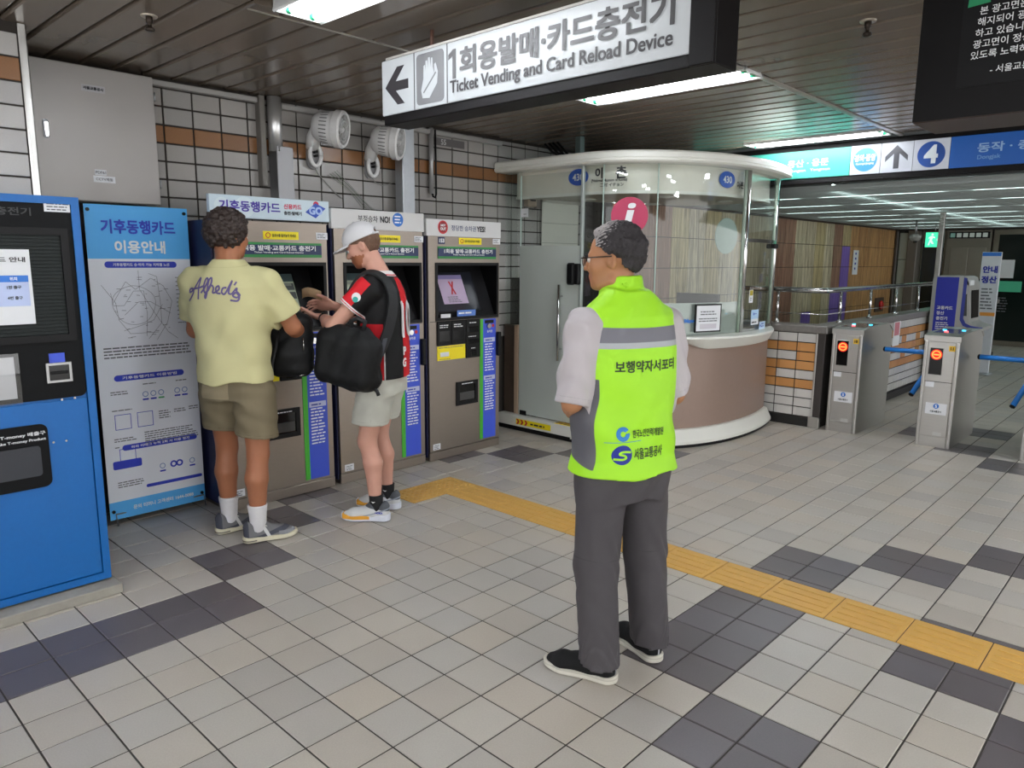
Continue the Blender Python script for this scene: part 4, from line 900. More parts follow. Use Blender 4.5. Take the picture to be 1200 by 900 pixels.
s_w = MB().cbox(0, .008, 0, CW-.009, 0, RH-.009, .002).mesh('wall_tile'); s_w.materials.append(lt_w); s_o = MB().cbox(0, .008, 0, CW-.009, 0, RH-.009, .002).mesh('wall_tile'); s_o.materials.append(lt_o)
for c_ in range(20):
    for r_ in range(9): obj('wall_tile', s_o if PAT[r_][(c_*2+r_)%6] == 'O' and 0 < r_ < 6 else s_w, None, lw, (-.816, 5.62+c_*CW, .90-(r_+1)*RH+.004))
obj('corner_trim', MB().cbox(-.87, -.80, 5.276, 5.30, .10, .90, .004), mat('corner_dark', (64,60,58), .4, .4), lw); obj('corner_edge', MB().cbox(-.885, -.868, 5.272, 5.292, .10, .90, .003), steel_gate, lw); obj('corner_foot', MB().cbox(-.90, -.795, 5.255, 5.30, 0, .105, .004), steel_gate, lw)
cap = mat('cap_stone', (120,116,112), .35, 0, .2, 40)
obj('cap_stone', MB().cbox(-1.75, -.785, 5.265, 5.50, .902, .975, .01), cap, lw); obj('cap_stone', MB().cbox(-.985, -.785, 5.501, 12.92, .902, .975, .01), cap, lw)
t = thing('handrail', 'steel pipe railing on top of the low tiled wall', 'railing', (-.875, 5.38, .975))
obj('top_rail', MB().tube([(-.80,0,.325),(-.10,0,.325),(-.03,.02,.325),(0,.08,.325),(0,.2,.325),(0,7.4,.325)], .026, 12), chrome, t)
obj('lower_rail', MB().tube([(-.80,.005,.10),(-.05,.005,.10),(0,.05,.10),(0,7.4,.10)], .004, 6), chrome, t)
for p in ((-.45,0),(0,.43),(0,1.31),(0,2.2),(0,3.1),(0,4.0),(0,4.9),(0,5.8),(0,6.7)): po = obj('post', MB().cyl((*p,0),(*p,.31),.014,n=10), chrome, t); obj('post_foot', MB().lathe([(.03,0),(.03,.012),(.018,.03)], (*p,0), n=14), chrome, po)
poster = thing('small_poster', 'small pink and white poster on the low tiled wall behind the first gate', 'poster', (-.806, 7.35, .62)); pp = obj('sheet', MB().box(0,.002,0,.24,0,.30), paper, poster); obj('picture', MB().box(.002,.0025,.03,.21,.12,.27), mat('poster_pink', (196,120,130), .5), pp)

# ================================================================== FARE GATES
arm_blue = mat('arm_blue', (36, 126, 214), .3, 0, .04); led_red = emitter('led_red', (220, 10, 6), .40); led_or = emitter('led_orange', (255, 150, 70), .95); tag_y = mat('tag_yellow', (236, 190, 40), .4)
def fare_gate(x0, num, lab, arms=True):
    W, D, HT = .268, .84, .965
    t = thing('fare_gate', lab, 'fare gate', (x0, 5.28, 0), 0, 'steel fare gates in a row')
    prof = [(0,0),(D,0),(D,HT-.05),(D-.10,HT+.01),(.10,HT),(0,HT-.045)]
    obj('cabinet', MB().prism([(y,z) for y,z in prof], (0,0,0), Y3, Z3, X3*W), steel_gate, t)
    top = obj('top_cap', MB().prism([(-.006,HT-.05),(-.006,HT-.005),(.10,HT+.012),(D-.10,HT+.022),(D+.006,HT-.03),(D+.006,HT-.055),(D-.10,HT+.003),(.10,HT-.006)], (-.006,0,0), Y3, Z3, X3*(W+.012)), steel_gate, t)
    gp = obj('glass_top', MB().prism([(.10,HT+.0125),(.52,HT+.0175),(.52,HT+.020),(.10,HT+.015)], (.03,0,0), Y3, Z3, X3*(W-.06)), mat('reader_glass', (70,76,80), .12), top)
    for (xx, yy, m_) in ((.11,.20,emitter('lamp_pinkish',(255,90,90),2.5) if 'lamp_pinkish' not in MATS else MATS['lamp_pinkish']),(.06,.36,emitter('lamp_cyan',(60,200,240),2.5) if 'lamp_cyan' not in MATS else MATS['lamp_cyan']),(.20,.40,MATS.get('lamp_cyan') or emitter('lamp_cyan',(60,200,240),2.5))): obj('indicator', MB().cyl((xx,yy,HT+.016),(xx,yy,HT+.023),.016,n=12), m_, top)
    fd = obj('front_door', MB().cbox(.030, W-.030, -.006, 0, .10, HT-.055, .003), steel_gate, t)
    obj('seam', MB().box(.030, W-.030, -.0075, -.0055, .565, .570), black, fd); obj('lower_panel', MB().cbox(.030, W-.030, -.005, 0, .012, .09, .003), steel_gate, t)
    for xx in (.0, W-.028): obj('edge_post', MB().cbox(xx+.002, xx+.026, -.012, .0, 0, HT-.05, .004), steel_gate, t)
    dsp = obj('display', MB().cbox(.048, .155, -.010, -.0055, .625, .86, .004), mat('display_rim', (160,158,154), .3, .8), t); obj('display_glass', MB().box(.053,.150,-.012,-.009,.63,.855), blackg, dsp)
    cx, cz = .102, .80
    for r_ in (.036,): obj('no_entry_ring', MB().lathe([(r_-.010,0),(r_,0),(r_,.002),(r_-.010,.002)], (cx,-.0128,cz), (0,-1,0), 24, ring=True), led_or, dsp)
    obj('no_entry_bar', MB().box(cx-.022,cx+.022,-.0148,-.0128,cz-.006,cz+.006), led_or, dsp); obj('red_glow', MB().cyl((cx,-.012,cz),(cx,-.0125,cz),.045,n=24,smooth=False), led_red, dsp)
    ng = plate('number_tag', (.213,-.006,.858), X3, Z3, .046, .046, .001, tag_y, t); lettering(num, (.213,-.0075,.858), X3, Z3, .026, ink, ng, bold=.05)
    st = plate('sticker', (.072,-.006,.545), X3, Z3, .066, .05, .001, paper, t)
    ml = plate('maker_label', (.138,-.006,.335), X3, Z3, .162, .098, .001, paper, t); e = disc((.138,-.007,.358), -Y3, .022, .0006, sky_blue, ml, 'emblem', 20); lettering('S', (.138,-.0078,.358), X3, Z3, .026, ink_white, e, bold=.04); lettering('서울교통공사', (.138,-.0075,.312), X3, Z3, .018, ink, ml, width=.09)
    plate('sticker', (.165,-.006,.118), X3, Z3, .066, .032, .001, mat('sticker_grey', (196,196,192), .5), t)
    if arms:
        hub = obj('turnstile_hub', MB().lathe([(.055,0),(.055,.01),(.03,.03)], (0,.42,.70), (-1,0,0), 20), steel_gate, t)
        a1 = obj('arm', MB().tube([(-.02,.42,.745),(-.06,.42,.762),(-.11,.42,.765),(-.43,.42,.765)], .022, 12), arm_blue, t); obj('arm_cap', MB().lathe([(.0225,0),(.022,.012),(.012,.018)], (-.43,.42,.765), (-1,0,0), 12), black, a1)
        a2 = obj('arm', MB().tube([(-.025,.40,.66),(-.05,.36,.60),(-.12,.22,.40)], .022, 12), arm_blue, t); obj('arm_cap', MB().lathe([(.0225,0),(.022,.012),(.012,.018)], (-.12,.22,.40), (-.45,-.78,-1.1), 12), black, a2)
    return t
fare_gate(-.735, '10', 'steel fare gate with yellow tag 10, next to the low tiled wall', False)
fare_gate(.036, '11', 'steel fare gate with yellow tag 11 and blue turnstile arms')
fare_gate(.805, '12', 'steel fare gate mostly out of frame at the right edge')

# ================================================================== STATION LINE SIGN
t = thing('line_sign', 'long overhead sign in teal, white and blue with a big 4', 'sign', (0, 5.3, 0))
obj('housing', MB().cbox(-2.3, 2.4, .004, .20, 2.285, 2.632, .004), frame_dk, t)
za, zb_ = 2.335, 2.583; zc = (za+zb_)/2
def seg_s(xa, xb, m, nm): return obj(nm, MB().cbox(xa+.002, xb-.002, -.006, .006, za, zb_, .002), m, t)
teal = mat('sign_teal', (52, 134, 120), .4, 0, .02, emit=.55); sblue = mat('sign_blue', (20, 72, 140), .4, 0, .02, emit=.35); swhite = mat('sign_white_lit', (138,141,148), .4, 0, .02, emit=.65); swtxt = mat('sign_text_lit', (172,178,182), .4, emit=.45)
s1 = seg_s(-2.29, -.712, teal, 'teal_panel'); s2 = seg_s(-.712, -.457, swhite, 'circle_panel'); s3 = seg_s(-.457, -.20, swhite, 'arrow_panel'); s4 = seg_s(-.20, .075, swhite, 'number_panel'); s5 = seg_s(.075, 2.39, sblue, 'blue_panel')
lettering('용산 · 용문', (-1.09, -.007, zc+.012), X3, Z3, .068, swtxt, s1, width=.38, bold=.02); lettering('Yongsan   Yongmun', (-1.075, -.007, zc-.055), X3, Z3, .032, swtxt, s1, width=.38)
cb = disc((-.585,-.007,zc), -Y3, .100, .001, mat('circle_sky', (40,106,150), .4, emit=.25), s2, 'line_circle', 36); lettering('경의·중앙', (-.585,-.009,zc+.015), X3, Z3, .062, swtxt, cb, width=.178, bold=.03); lettering('Gyeongui·Jungang', (-.585,-.009,zc-.035), X3, Z3, .022, swtxt, cb, width=.15)
Au = [(0,.10),(.09,.01),(.09,-.035),(.022,.03),(.022,-.095),(-.022,-.095),(-.022,.03),(-.09,-.035),(-.09,.01)]
obj('arrow', MB().prism(Au, (-.329,-.007,zc), X3, Z3, -Y3*.001), mat('arrow_dark', (52,52,58), .5), s3)
cb = disc((-.062,-.007,zc), -Y3, .105, .001, mat('circle_blue', (24,66,138), .4, emit=.15), s4, 'line_circle', 36); lettering('4', (-.062,-.009,zc), X3, Z3, .15, swtxt, cb, bold=.04)
dimt = mat('sign_text_dim', (92,128,172), .4, emit=.25); lettering('동작 · 총신대입구', (.27, -.007, zc+.02), X3, Z3, .075, mat('sign_text_mid', (124,150,180), .4, emit=.3), s5, align='l', width=.74, bold=.02); lettering('Dongjak', (.355, -.007, zc-.058), X3, Z3, .042, dimt, s5, width=.16); lettering('Chongshin Univ.', (.74, -.007, zc-.058), X3, Z3, .042, dimt, s5, width=.30)

# ================================================================== BEYOND THE GATES
far = obj('wall_art', MB().box(-3.35, -3.06, 4.96, 15.2, 0, 2.7), mat('art_grout', (66,56,48), .8)); tag(far, 'long mural wall of beige, brown and purple strips beyond the gates', None, None, 'structure')
artm = []
def strip_mat(name, c1, c2, s=26.):
    m = bpy.data.materials.new(name); m.use_nodes = True; nt = m.node_tree; n = nt.nodes; L = nt.links; b = n['Principled BSDF']
    g = n.new('ShaderNodeNewGeometry'); mp = n.new('ShaderNodeMapping'); mp.inputs['Scale'].default_value = (1, s, 1.2); mp.inputs['Rotation'].default_value = (.08, 0, 0); L.new(g.outputs['Position'], mp.inputs['Vector'])
    no = n.new('ShaderNodeTexNoise'); no.inputs['Scale'].default_value = 1.2; no.inputs['Detail'].default_value = 5; no.inputs['Roughness'].default_value = .7; no.inputs['Distortion'].default_value = 1.0; L.new(mp.outputs[0], no.inputs['Vector'])
    r = n.new('ShaderNodeValToRGB'); r.color_ramp.elements[0].position = .36; r.color_ramp.elements[1].position = .64; r.color_ramp.elements[0].color = (*lin(c1),1); r.color_ramp.elements[1].color = (*lin(c2),1); L.new(no.outputs['Fac'], r.inputs[0]); L.new(r.outputs[0], b.inputs['Base Color']); b.inputs['Roughness'].default_value = .35
    bp_ = n.new('ShaderNodeBump'); bp_.inputs['Strength'].default_value = .4; bp_.inputs['Distance'].default_value = .01; L.new(no.outputs['Fac'], bp_.inputs['Height']); L.new(bp_.outputs[0], b.inputs['Normal']); MATS[name] = m; return m
A_be = strip_mat('art_beige', (128,112,84), (232,220,188)); A_br = strip_mat('art_brown', (108,74,58), (178,136,112)); A_ol = strip_mat('art_olive', (130,112,74), (222,204,154)); A_or = strip_mat('art_ochre', (140,98,56), (212,166,110)); A_pu = strip_mat('art_purple', (100,74,160), (142,114,202))
order = [A_or,A_br,A_br,A_ol,A_be,A_ol,A_be,A_ol,A_be,A_be,A_br,A_br,A_be,A_be,A_ol,A_be,A_br,A_pu,A_or,A_or,A_or,A_or,A_or,A_or,A_or]
y = 4.98; k = 0; rr = random.Random(5)
while y < 14.7:
    w_ = .405; m_ = order[min(k, len(order)-1)] if k < len(order) else A_or
    for r_ in range(6):
        z = .02+r_*.365; mm = m_
        if m_ is A_pu and r_ > 4: mm = A_ol
        if k == 16 and r_ in (0,1,2): mm = A_pu
        if k == 13 and r_ in (0,1): mm = A_pu
        if z > 2.2: continue
        obj('mural_panel', MB().cbox(-3.062, -3.045+rr.uniform(-.004,.004), y+.004, y+w_-.004, z+.004, min(z+.361, 2.26), .003), mm, far)
    y += w_; k += 1
wall_back = obj('wall_back', MB().box(-3.35, 6.0, 15.2, 15.4, 0, 2.7), mat('back_grey', (84,80,74), .5, .1, .1, 3)); tag(wall_back, 'dim grey end wall behind the gates', None, None, 'structure')
cdk = mat('column_dark', (74,68,62), .4); cpl = mat('column_pale', (176,180,168), .5)
tag(obj('dark_column', MB().cbox(-3.034, -2.982, 14.75, 15.2, 0, 2.2, .01), cdk), 'dark column at the far end of the mural wall', 'column')
t = thing('pale_column', 'pale panelled column at the far end between two dark ones', 'column', (-2.975, 14.85, 0))
for k in range(4): obj('panel', MB().cbox(0, .16, 0, .34, .01+k*.54, .54+k*.54, .006), cpl, t)
tag(obj('wide_column', MB().cbox(-2.81, -2.63, 14.8, 15.2, 0, 2.2, .01), mat('column_taupe', (112,106,98), .4)), 'wide taupe column left of the dark doorway', 'column')
gdk = mat('door_glass_dark', (20,30,28), .12); fgr = mat('door_frame_grey', (128,122,110), .35, .5)
t = thing('glass_doorway', 'dark glass doorway under the green exit sign', 'door', (-2.62, 15.08, 0)); obj('frame', MB().cbox(0, .44, 0, .09, 0, 2.2, .006), fgr, t); obj('glass', MB().box(.03, .41, -.006, .0, .06, 1.95), gdk, t); obj('transom', MB().cbox(.02, .42, -.012, 0, 1.96, 2.02, .003), fgr, t)
t = thing('elevator', 'grey elevator door with a pictogram strip above', 'elevator', (-2.16, 15.0, 0))
elm = mat('elevator_grey', (134,130,120), .35, .3); obj('surround', MB().cbox(.0, .77, .0, .10, 0, 2.2, .006), elm, t)
for xx in (.10, .402): obj('door_leaf', MB().cbox(xx, xx+.295, -.012, 0, .02, 1.86, .003), mat('elevator_leaf', (150,146,136), .3, .5), t)
pg = obj('pictogram_strip', MB().cbox(.05, .74, -.03, -.01, 2.04, 2.16, .004), black, t)
for k in range(6): obj('pictogram', MB().box(.07+k*.11, .15+k*.11, -.032, -.03, 2.06, 2.14), mat('picto_grey', (176,186,180), .4, emit=.2) if k else mat('picto_green', (120,160,150), .4, emit=.2), pg)
t = thing('glass_entrance', 'dark glass door with papers at the far right', 'door', (-1.36, 14.98, 0)); obj('frame', MB().cbox(0, 1.9, 0, .10, 0, 2.2, .006), fgr, t)
for xx in (.10, .98): gd = obj('glass_leaf', MB().box(xx, xx+.80, -.006, .0, .10, 2.10), gdk, t); 
pp = plate('paper', (.26,-.007,1.46), X3, Z3, .26, .34, .001, paper, t); plate('green_sign', (.34,-.007,1.13), X3, Z3, .40, .20, .002, mat('green_plate', (60,150,116), .4, emit=.15), t)
mb = MB(); word_rows(mb, (.14,-.009,.9), X3, Z3, 6, .22, .05, random.Random(3)); rows_obj(mb, ink_grey, t, 'lettering')
t = thing('exit_sign', 'glowing green exit sign with a running figure', 'exit sign', (-2.02, 12.96, 1.83))
obj('case', MB().cbox(0, .29, 0, .06, 0, .27, .006), mat('exit_case', (60,90,80), .4), t); fc = obj('face', MB().box(.008, .282, -.004, 0, .008, .262), emitter('exit_green', (70, 226, 170), .9), t)
obj('running_figure', MB().prism([(.05,.04),(.075,.04),(.085,.10),(.12,.06),(.145,.065),(.11,.13),(.125,.17),(.155,.16),(.16,.18),(.12,.20),(.09,.20),(.055,.17),(.06,.15),(.085,.165),(.075,.12)], (0,-.006,0), X3, Z3, -Y3*.001), mat('exit_white', (236,250,244), .4, emit=.6), fc); obj('exit_head', MB().cyl((.115,-.006,.225),(.115,-.007,.225),.018,n=14,smooth=False), MATS['exit_white'], fc)
obj('exit_arrow', MB().prism([(.19,.12),(.225,.12),(.225,.095),(.262,.135),(.225,.175),(.225,.15),(.19,.15)], (0,-.006,0), X3, Z3, -Y3*.001), MATS['exit_white'], fc); obj('hanger', MB().cyl((.145,.03,.27),(.145,.03,.40),.008,n=8), galv, t)
tag(obj('support_post', MB().cbox(-.965, -.905, 9.45, 9.51, .976, 2.23, .004), steel_gate), 'square steel post from the low wall to the slatted ceiling', 'post')
t = thing('security_camera', 'grey security camera hanging from the slatted ceiling', 'camera', (-1.79, 11.5, 2.0)); obj('dome', MB().lathe([(.02,-.10),(.06,-.085),(.085,-.04),(.09,0),(.03,.02)], (0,0,0), n=18), mat('cctv_grey', (150,150,146), .4), t); obj('stem', MB().cyl((0,0,0),(0,0,.23),.014,n=8), galv, t); obj('lens', MB().lathe([(.03,-.12),(.03,-.09)], (.01,-.02,0), n=14), blackg, t)
t = thing('fire_hose_box', 'small red fire alarm on a dark plate on the mural wall', 'fire alarm', (-3.04, 14.1, .72)); obj('plate', MB().cbox(0,.02,-.25,.25,-.13,.15,.004), mat('plate_dark', (80,66,56), .4), t); obj('bell', MB().lathe([(.09,.02),(.085,.05),(.04,.075)], (0,.05,0), (1,0,0), 18), mat('bell_red', (200,30,30), .35), t)
t = thing('mural_notice', 'narrow white notice on the ochre part of the mural wall', 'notice', (-3.035, 12.55, 1.36)); pp = obj('sheet', MB().box(0,.006,-.13,.13,-.02,.42), paper, t); mb = MB(); word_rows(mb, (.007,-.05,.34), Y3, Z3, 4, .09, .09, random.Random(3)); rows_obj(mb, navy, pp, 'lettering')
# top-up machine, side to the viewer
t = thing('topup_machine', 'grey and blue card settlement machine behind the fare gates', 'card machine', (-.76, 8.6, 0))
P_ = [(0,0),(.50,0),(.50,.72),(.585,.77),(.585,.80),(.47,.835),(.44,.86),(.40,1.30),(.37,1.39),(.33,1.41),(.03,1.41),(0,1.38)]
mgr = mat('topup_grey', (172,172,170), .4, .2, .04); obj('body', MB().prism(P_, (0,0,0), X3, Z3, Y3*.55), mgr, t)
bp1 = obj('side_band', MB().prism([(.045,.05),(.285,.05),(.285,1.395),(.045,1.395)], (0,-.004,0), X3, Z3, Y3*.004), mat('topup_blue', (34,46,168), .4), t)
obj('curved_band', MB().prism([(.335,1.395),(.372,1.385),(.372,.90),(.40,.845),(.46,.815),(.585,.80),(.585,.765),(.46,.775),(.375,.81),(.335,.88)], (0,-.004,0), X3, Z3, Y3*.004), mat('topup_blue2', (46,60,150), .4), t)
for k, s_ in enumerate(('교통카드','정산','충전기')): lettering(s_, (.075, -.0055, 1.02-k*.065), X3, Z3, .045, ink_white, bp1, align='l', bold=.02)
mb = MB(); word_rows(mb, (.075,-.0055,.83), X3, Z3, 4, .17, .024, random.Random(3)); rows_obj(mb, ink_white, bp1, 'lettering')
obj('screen', MB().add([(.438,.08,.90),(.438,.47,.90),(.412,.47,1.24),(.412,.08,1.24)], [(0,1,2,3)]), blackg, t); obj('screen_side', MB().prism([(.345,.93),(.405,.93),(.385,1.20),(.345,1.18)], (0,-.003,0), X3, Z3, Y3*.003), mat('screen_side', (52,54,56), .3), t)
obj('lamp_top', MB().cbox(.36, .41, .0, .2, 1.30, 1.36, .006), paper, t)
t = thing('slim_banner', 'narrow white upright banner behind the settlement machine', 'banner', (-.50, 10.4, 0)); obj('sheet', MB().cbox(-.115, .115, 0, .05, .03, 1.72, .004), mat('slim_white', (204,208,214), .5), t); obj('foot', MB().cbox(-.14,.14,-.08,.13,0,.03,.006), galv, t)
plate('top_band', (0,0,1.69), X3, Z3, .225, .05, .001, sky_blue, t); plate('orange_band', (0,0,.86), X3, Z3, .225, .05, .001, mat('orange_ink', (226,150,60), .5), t)
for k in range(2): lettering(('안내','정산')[k], (0,-.002,1.48-k*.14), X3, Z3, .10, navy, t, bold=.04)
mb = MB(); word_rows(mb, (-.08,-.002,1.2), X3, Z3, 7, .16, .045, random.Random(3)); rows_obj(mb, ink_grey, t, 'lettering')
# slatted ceiling with lamps above it
lc = obj('ceiling_slatted', MB().box(-3.35, 6.0, 5.5, 15.4, 2.62, 2.75), mat('plenum_dark', (90,94,94), .8)); tag(lc, 'low ceiling of bright metal slats beyond the gates', None, None, 'structure')
slat_m = mat('slat_metal', (196, 204, 202), .35, .25, .05)
sl_me = MB().add([(-3.05,0,0),(6.0,0,0),(6.0,.012,.05),(-3.05,.012,.05),(-3.05,.003,0),(6.0,.003,0),(6.0,.015,.05),(-3.05,.015,.05)], [(0,1,2,3),(4,7,6,5),(0,4,5,1),(2,6,7,3),(0,3,7,4),(1,5,6,2)]).mesh('ceiling_slat'); sl_me.materials.append(slat_m)
y = 5.55
while y < 15.1: obj('ceiling_slat', sl_me, None, lc, (0, y, 2.235)); y += .06
plam = emitter('plenum_tube', (226,246,244), LAMP*.20)
pt_me = MB().cyl((0,0,0),(1.15,0,0),.016,n=8).mesh('lamp_tube'); pt_me.materials.append(plam)
for yy in (6.3, 7.5, 8.7, 9.9, 11.1, 12.3, 13.5, 14.6):
    for xx in (-2.75, -1.35, .05, 1.45): obj('lamp_tube', pt_me, None, lc, (xx, yy, 2.268))
for k in range(7): o_ = obj('lamp_tube', pt_me, None, lc, (-1.0, 5.7+k*1.3, 2.29)); o_.rotation_euler = (0,0,PI/2)
# ================================================================== PEOPLE  (bodies grown as one smooth surface from a distance field)
class Vox:
    def __init__(s, lo, hi, h):
        s.lo = np.array(lo, float); s.h = h; s.n = np.ceil((np.array(hi)-s.lo)/h).astype(int)+1
        s.a = np.full(s.n, .5, np.float32)
    def _sl(s, lo, hi, pad):
        i0 = np.clip(np.floor((np.array(lo)-pad-s.lo)/s.h).astype(int), 0, s.n-1); i1 = np.clip(np.ceil((np.array(hi)+pad-s.lo)/s.h).astype(int)+1, 1, s.n)
        sl = tuple(slice(a, b) for a, b in zip(i0, i1)); ax = [(s.lo[k]+s.h*np.arange(i0[k], i1[k])).astype(np.float32) for k in range(3)]
        return sl, ax[0][:,None,None], ax[1][None,:,None], ax[2][None,None,:]
    def add(s, prim, k=.02):
        f, lo, hi = prim; sl, X, Y, Z = s._sl(lo, hi, k+3*s.h); d = f(X, Y, Z); a = s.a[sl]
        if k <= 0: s.a[sl] = np.minimum(a, d); return s
        h = np.clip(.5+.5*(a-d)/k, 0, 1); s.a[sl] = a*(1-h)+d*h-k*h*(1-h); return s
    def cut(s, prim, k=.0):
        f, lo, hi = prim; sl, X, Y, Z = s._sl(lo, hi, k+3*s.h); d = -f(X, Y, Z); a = s.a[sl]
        if k <= 0: s.a[sl] = np.maximum(a, d); return s
        h = np.clip(.5-.5*(a-d)/k, 0, 1); s.a[sl] = a*(1-h)+d*h+k*h*(1-h); return s
    def grid(s):
        return [(s.lo[k]+s.h*np.arange(s.n[k])).astype(np.float32).reshape([-1 if j == k else 1 for j in range(3)]) for k in range(3)]
    def clip(s, fn):                       # keep fn < 0
        s.a = np.maximum(s.a, fn(*s.grid())); return s
    def warp(s, fn): s.a = s.a+fn(*s.grid()).astype(np.float32); return s
    def mesh(s, name, smooth=1, zones=None, mats=None):
        a = s.a; ins = a < 0
        cnt = np.zeros(tuple(s.n-1), np.int8)
        for dx in (0,1):
            for dy in (0,1):
                for dz in (0,1): cnt += ins[dx:s.n[0]-1+dx, dy:s.n[1]-1+dy, dz:s.n[2]-1+dz]
        act = np.argwhere((cnt > 0) & (cnt < 8)); idx = np.full(tuple(s.n-1), -1, np.int32); idx[tuple(act.T)] = np.arange(len(act))
        acc = np.zeros((len(act),3)); num = np.zeros(len(act))
        for ax in range(3):
            o = [k for k in range(3) if k != ax]
            for p in (0,1):
                for q in (0,1):
                    c0 = np.zeros(3, int); c0[o[0]] = p; c0[o[1]] = q; c1 = c0.copy(); c1[ax] = 1
                    v0 = a[tuple((act+c0).T)]; v1 = a[tuple((act+c1).T)]; m = (v0 < 0) != (v1 < 0); t = np.where(m, v0/np.where(m, v0-v1, 1), 0)
                    pt = c0+np.outer(t, c1-c0); acc[m] += pt[m]; num[m] += 1
        V = s.lo+s.h*(act+acc/num[:,None]); Fc = []
        for ax in range(3):
            o = [k for k in range(3) if k != ax]; sh = [slice(None)]*3; sh[ax] = slice(0,-1); s2 = [slice(None)]*3; s2[ax] = slice(1,None)
            e = np.argwhere(ins[tuple(sh)] != ins[tuple(s2)]); e = e[(e[:,o[0]] > 0) & (e[:,o[1]] > 0) & (e[:,o[0]] < s.n[o[0]]-1) & (e[:,o[1]] < s.n[o[1]]-1)]
            q = []
            for p, r in ((-1,-1),(0,-1),(0,0),(-1,0)):
                c = e.copy(); c[:,o[0]] += p; c[:,o[1]] += r; q.append(idx[tuple(c.T)])
            q = np.stack(q, 1); flip = ins[tuple(e.T)] ^ (ax == 1); q[~flip] = q[~flip][:, ::-1]; Fc.append(q)
        Fq = np.concatenate(Fc); Fq = Fq[(Fq >= 0).all(1)]
        E = np.concatenate([Fq[:,[0,1]],Fq[:,[1,2]],Fq[:,[2,3]],Fq[:,[3,0]]]); deg = np.bincount(E.ravel(), minlength=len(V))
        for _ in range(smooth):
            S = np.zeros_like(V)
            for k in range(3): S[:,k] = np.bincount(E[:,0], V[E[:,1],k], len(V))+np.bincount(E[:,1], V[E[:,0],k], len(V))
            V = V*.45+S/deg[:,None]*.55
        me = bpy.data.meshes.new(name); me.vertices.add(len(V)); me.vertices.foreach_set('co', V.ravel().astype(np.float32))
        me.loops.add(len(Fq)*4); me.loops.foreach_set('vertex_index', Fq.ravel().astype(np.int32)); me.polygons.add(len(Fq)); me.polygons.foreach_set('loop_start', (np.arange(len(Fq))*4).astype(np.int32))
        me.update(calc_edges=True); me.polygons.foreach_set('use_smooth', np.ones(len(Fq), bool))
        if zones:
            for zn, fn in zones.items(): at = me.attributes.new(zn, 'FLOAT', 'POINT'); at.data.foreach_set('value', fn(V[:,0],V[:,1],V[:,2]).astype(np.float32))
        me.update(); return me
def A3(p): return np.array(p, np.float32)
def rcone(a, b, r1, r2=None, flat=None):
    """rounded cone; flat=(axis, factor) squashes its section"""
    a, b = A3(a), A3(b); r2 = r1 if r2 is None else r2; ba = b-a; L2 = max(float(ba@ba), 1e-9); R = max(r1, r2)*1.3
    def f(X, Y, Z):
        px, py, pz = X-a[0], Y-a[1], Z-a[2]; t = np.clip((px*ba[0]+py*ba[1]+pz*ba[2])/L2, 0, 1); qx, qy, qz = px-t*ba[0], py-t*ba[1], pz-t*ba[2]; q2 = qx*qx+qy*qy+qz*qz
        if flat is not None: e, s = flat; e = A3(e); qe = qx*e[0]+qy*e[1]+qz*e[2]; q2 = q2+qe*qe*(1/s**2-1)
        return np.sqrt(q2)-(r1+t*(r2-r1))
    return f, np.minimum(a,b)-R, np.maximum(a,b)+R
def rotm(yaw=0, pitch=0, roll=0): return np.array(Matrix.Rotation(yaw,3,'Z') @ Matrix.Rotation(pitch,3,'X') @ Matrix.Rotation(roll,3,'Y'))
def ell(c, r, R=None):
    c, r = A3(c), A3(r); R = np.eye(3) if R is None else R; B = np.abs(R) @ np.array(r)
    def f(X, Y, Z):
        px, py, pz = X-c[0], Y-c[1], Z-c[2]; k0 = 0; k1 = 0
        for k in range(3): u = (px*R[0,k]+py*R[1,k]+pz*R[2,k]); k0 = k0+(u/r[k])**2; k1 = k1+(u/r[k]**2)**2
        k0 = np.sqrt(k0); return k0*(k0-1)/np.maximum(np.sqrt(k1), 1e-6)
    return f, c-B, c+B
def rbox(c, hb, rad, R=None):
    c = A3(c); R = np.eye(3) if R is None else R; B = np.abs(R) @ (np.array(hb))+.01
    def f(X, Y, Z):
        px, py, pz = X-c[0], Y-c[1], Z-c[2]; q = [np.abs(px*R[0,k]+py*R[1,k]+pz*R[2,k])-(hb[k]-rad) for k in range(3)]
        return np.sqrt(sum(np.maximum(t, 0)**2 for t in q))+np.minimum(np.maximum(np.maximum(q[0],q[1]),q[2]), 0)-rad
    return f, c-B, c+B
def stack(rows, n=2.3, yaw=0., cap=.02):
    """trunk-like solid: rows of (z, cx, cy, half width, half depth)"""
    rows = sorted(rows); zs, cx, cy, aa, bb = (np.array(c, float) for c in zip(*rows)); m = max(aa.max(), bb.max())+.02; ca, sa = math.cos(yaw), math.sin(yaw)
    def f(X, Y, Z):
        z = Z.ravel(); i = lambda c: np.interp(z, zs, c).astype(np.float32)[None,None,:]
        x0, y0, a, b = i(cx), i(cy), i(aa), i(bb); px, py = X-x0, Y-y0; u = px*ca+py*sa; v = -px*sa+py*ca
        d = ((np.abs(u/a)**n+np.abs(v/b)**n)**(1/n)-1)*np.minimum(a,b); dz = np.maximum(zs[0]-Z, Z-zs[-1]); return np.maximum(d, dz)
    return f, (cx.min()-m, cy.min()-m, zs[0]), (cx.max()+m, cy.max()+m, zs[-1])
def waves(seed, amp, freq, n=5, ani=(1,1,1)):
    r = np.random.RandomState(seed); ks = r.normal(size=(n,3))*freq*np.array(ani); ph = r.uniform(0, 6.28, n)
    def f(X, Y, Z): return amp/n**.5*sum(np.sin(k[0]*X+k[1]*Y+k[2]*Z+p) for k, p in zip(ks, ph))
    return f
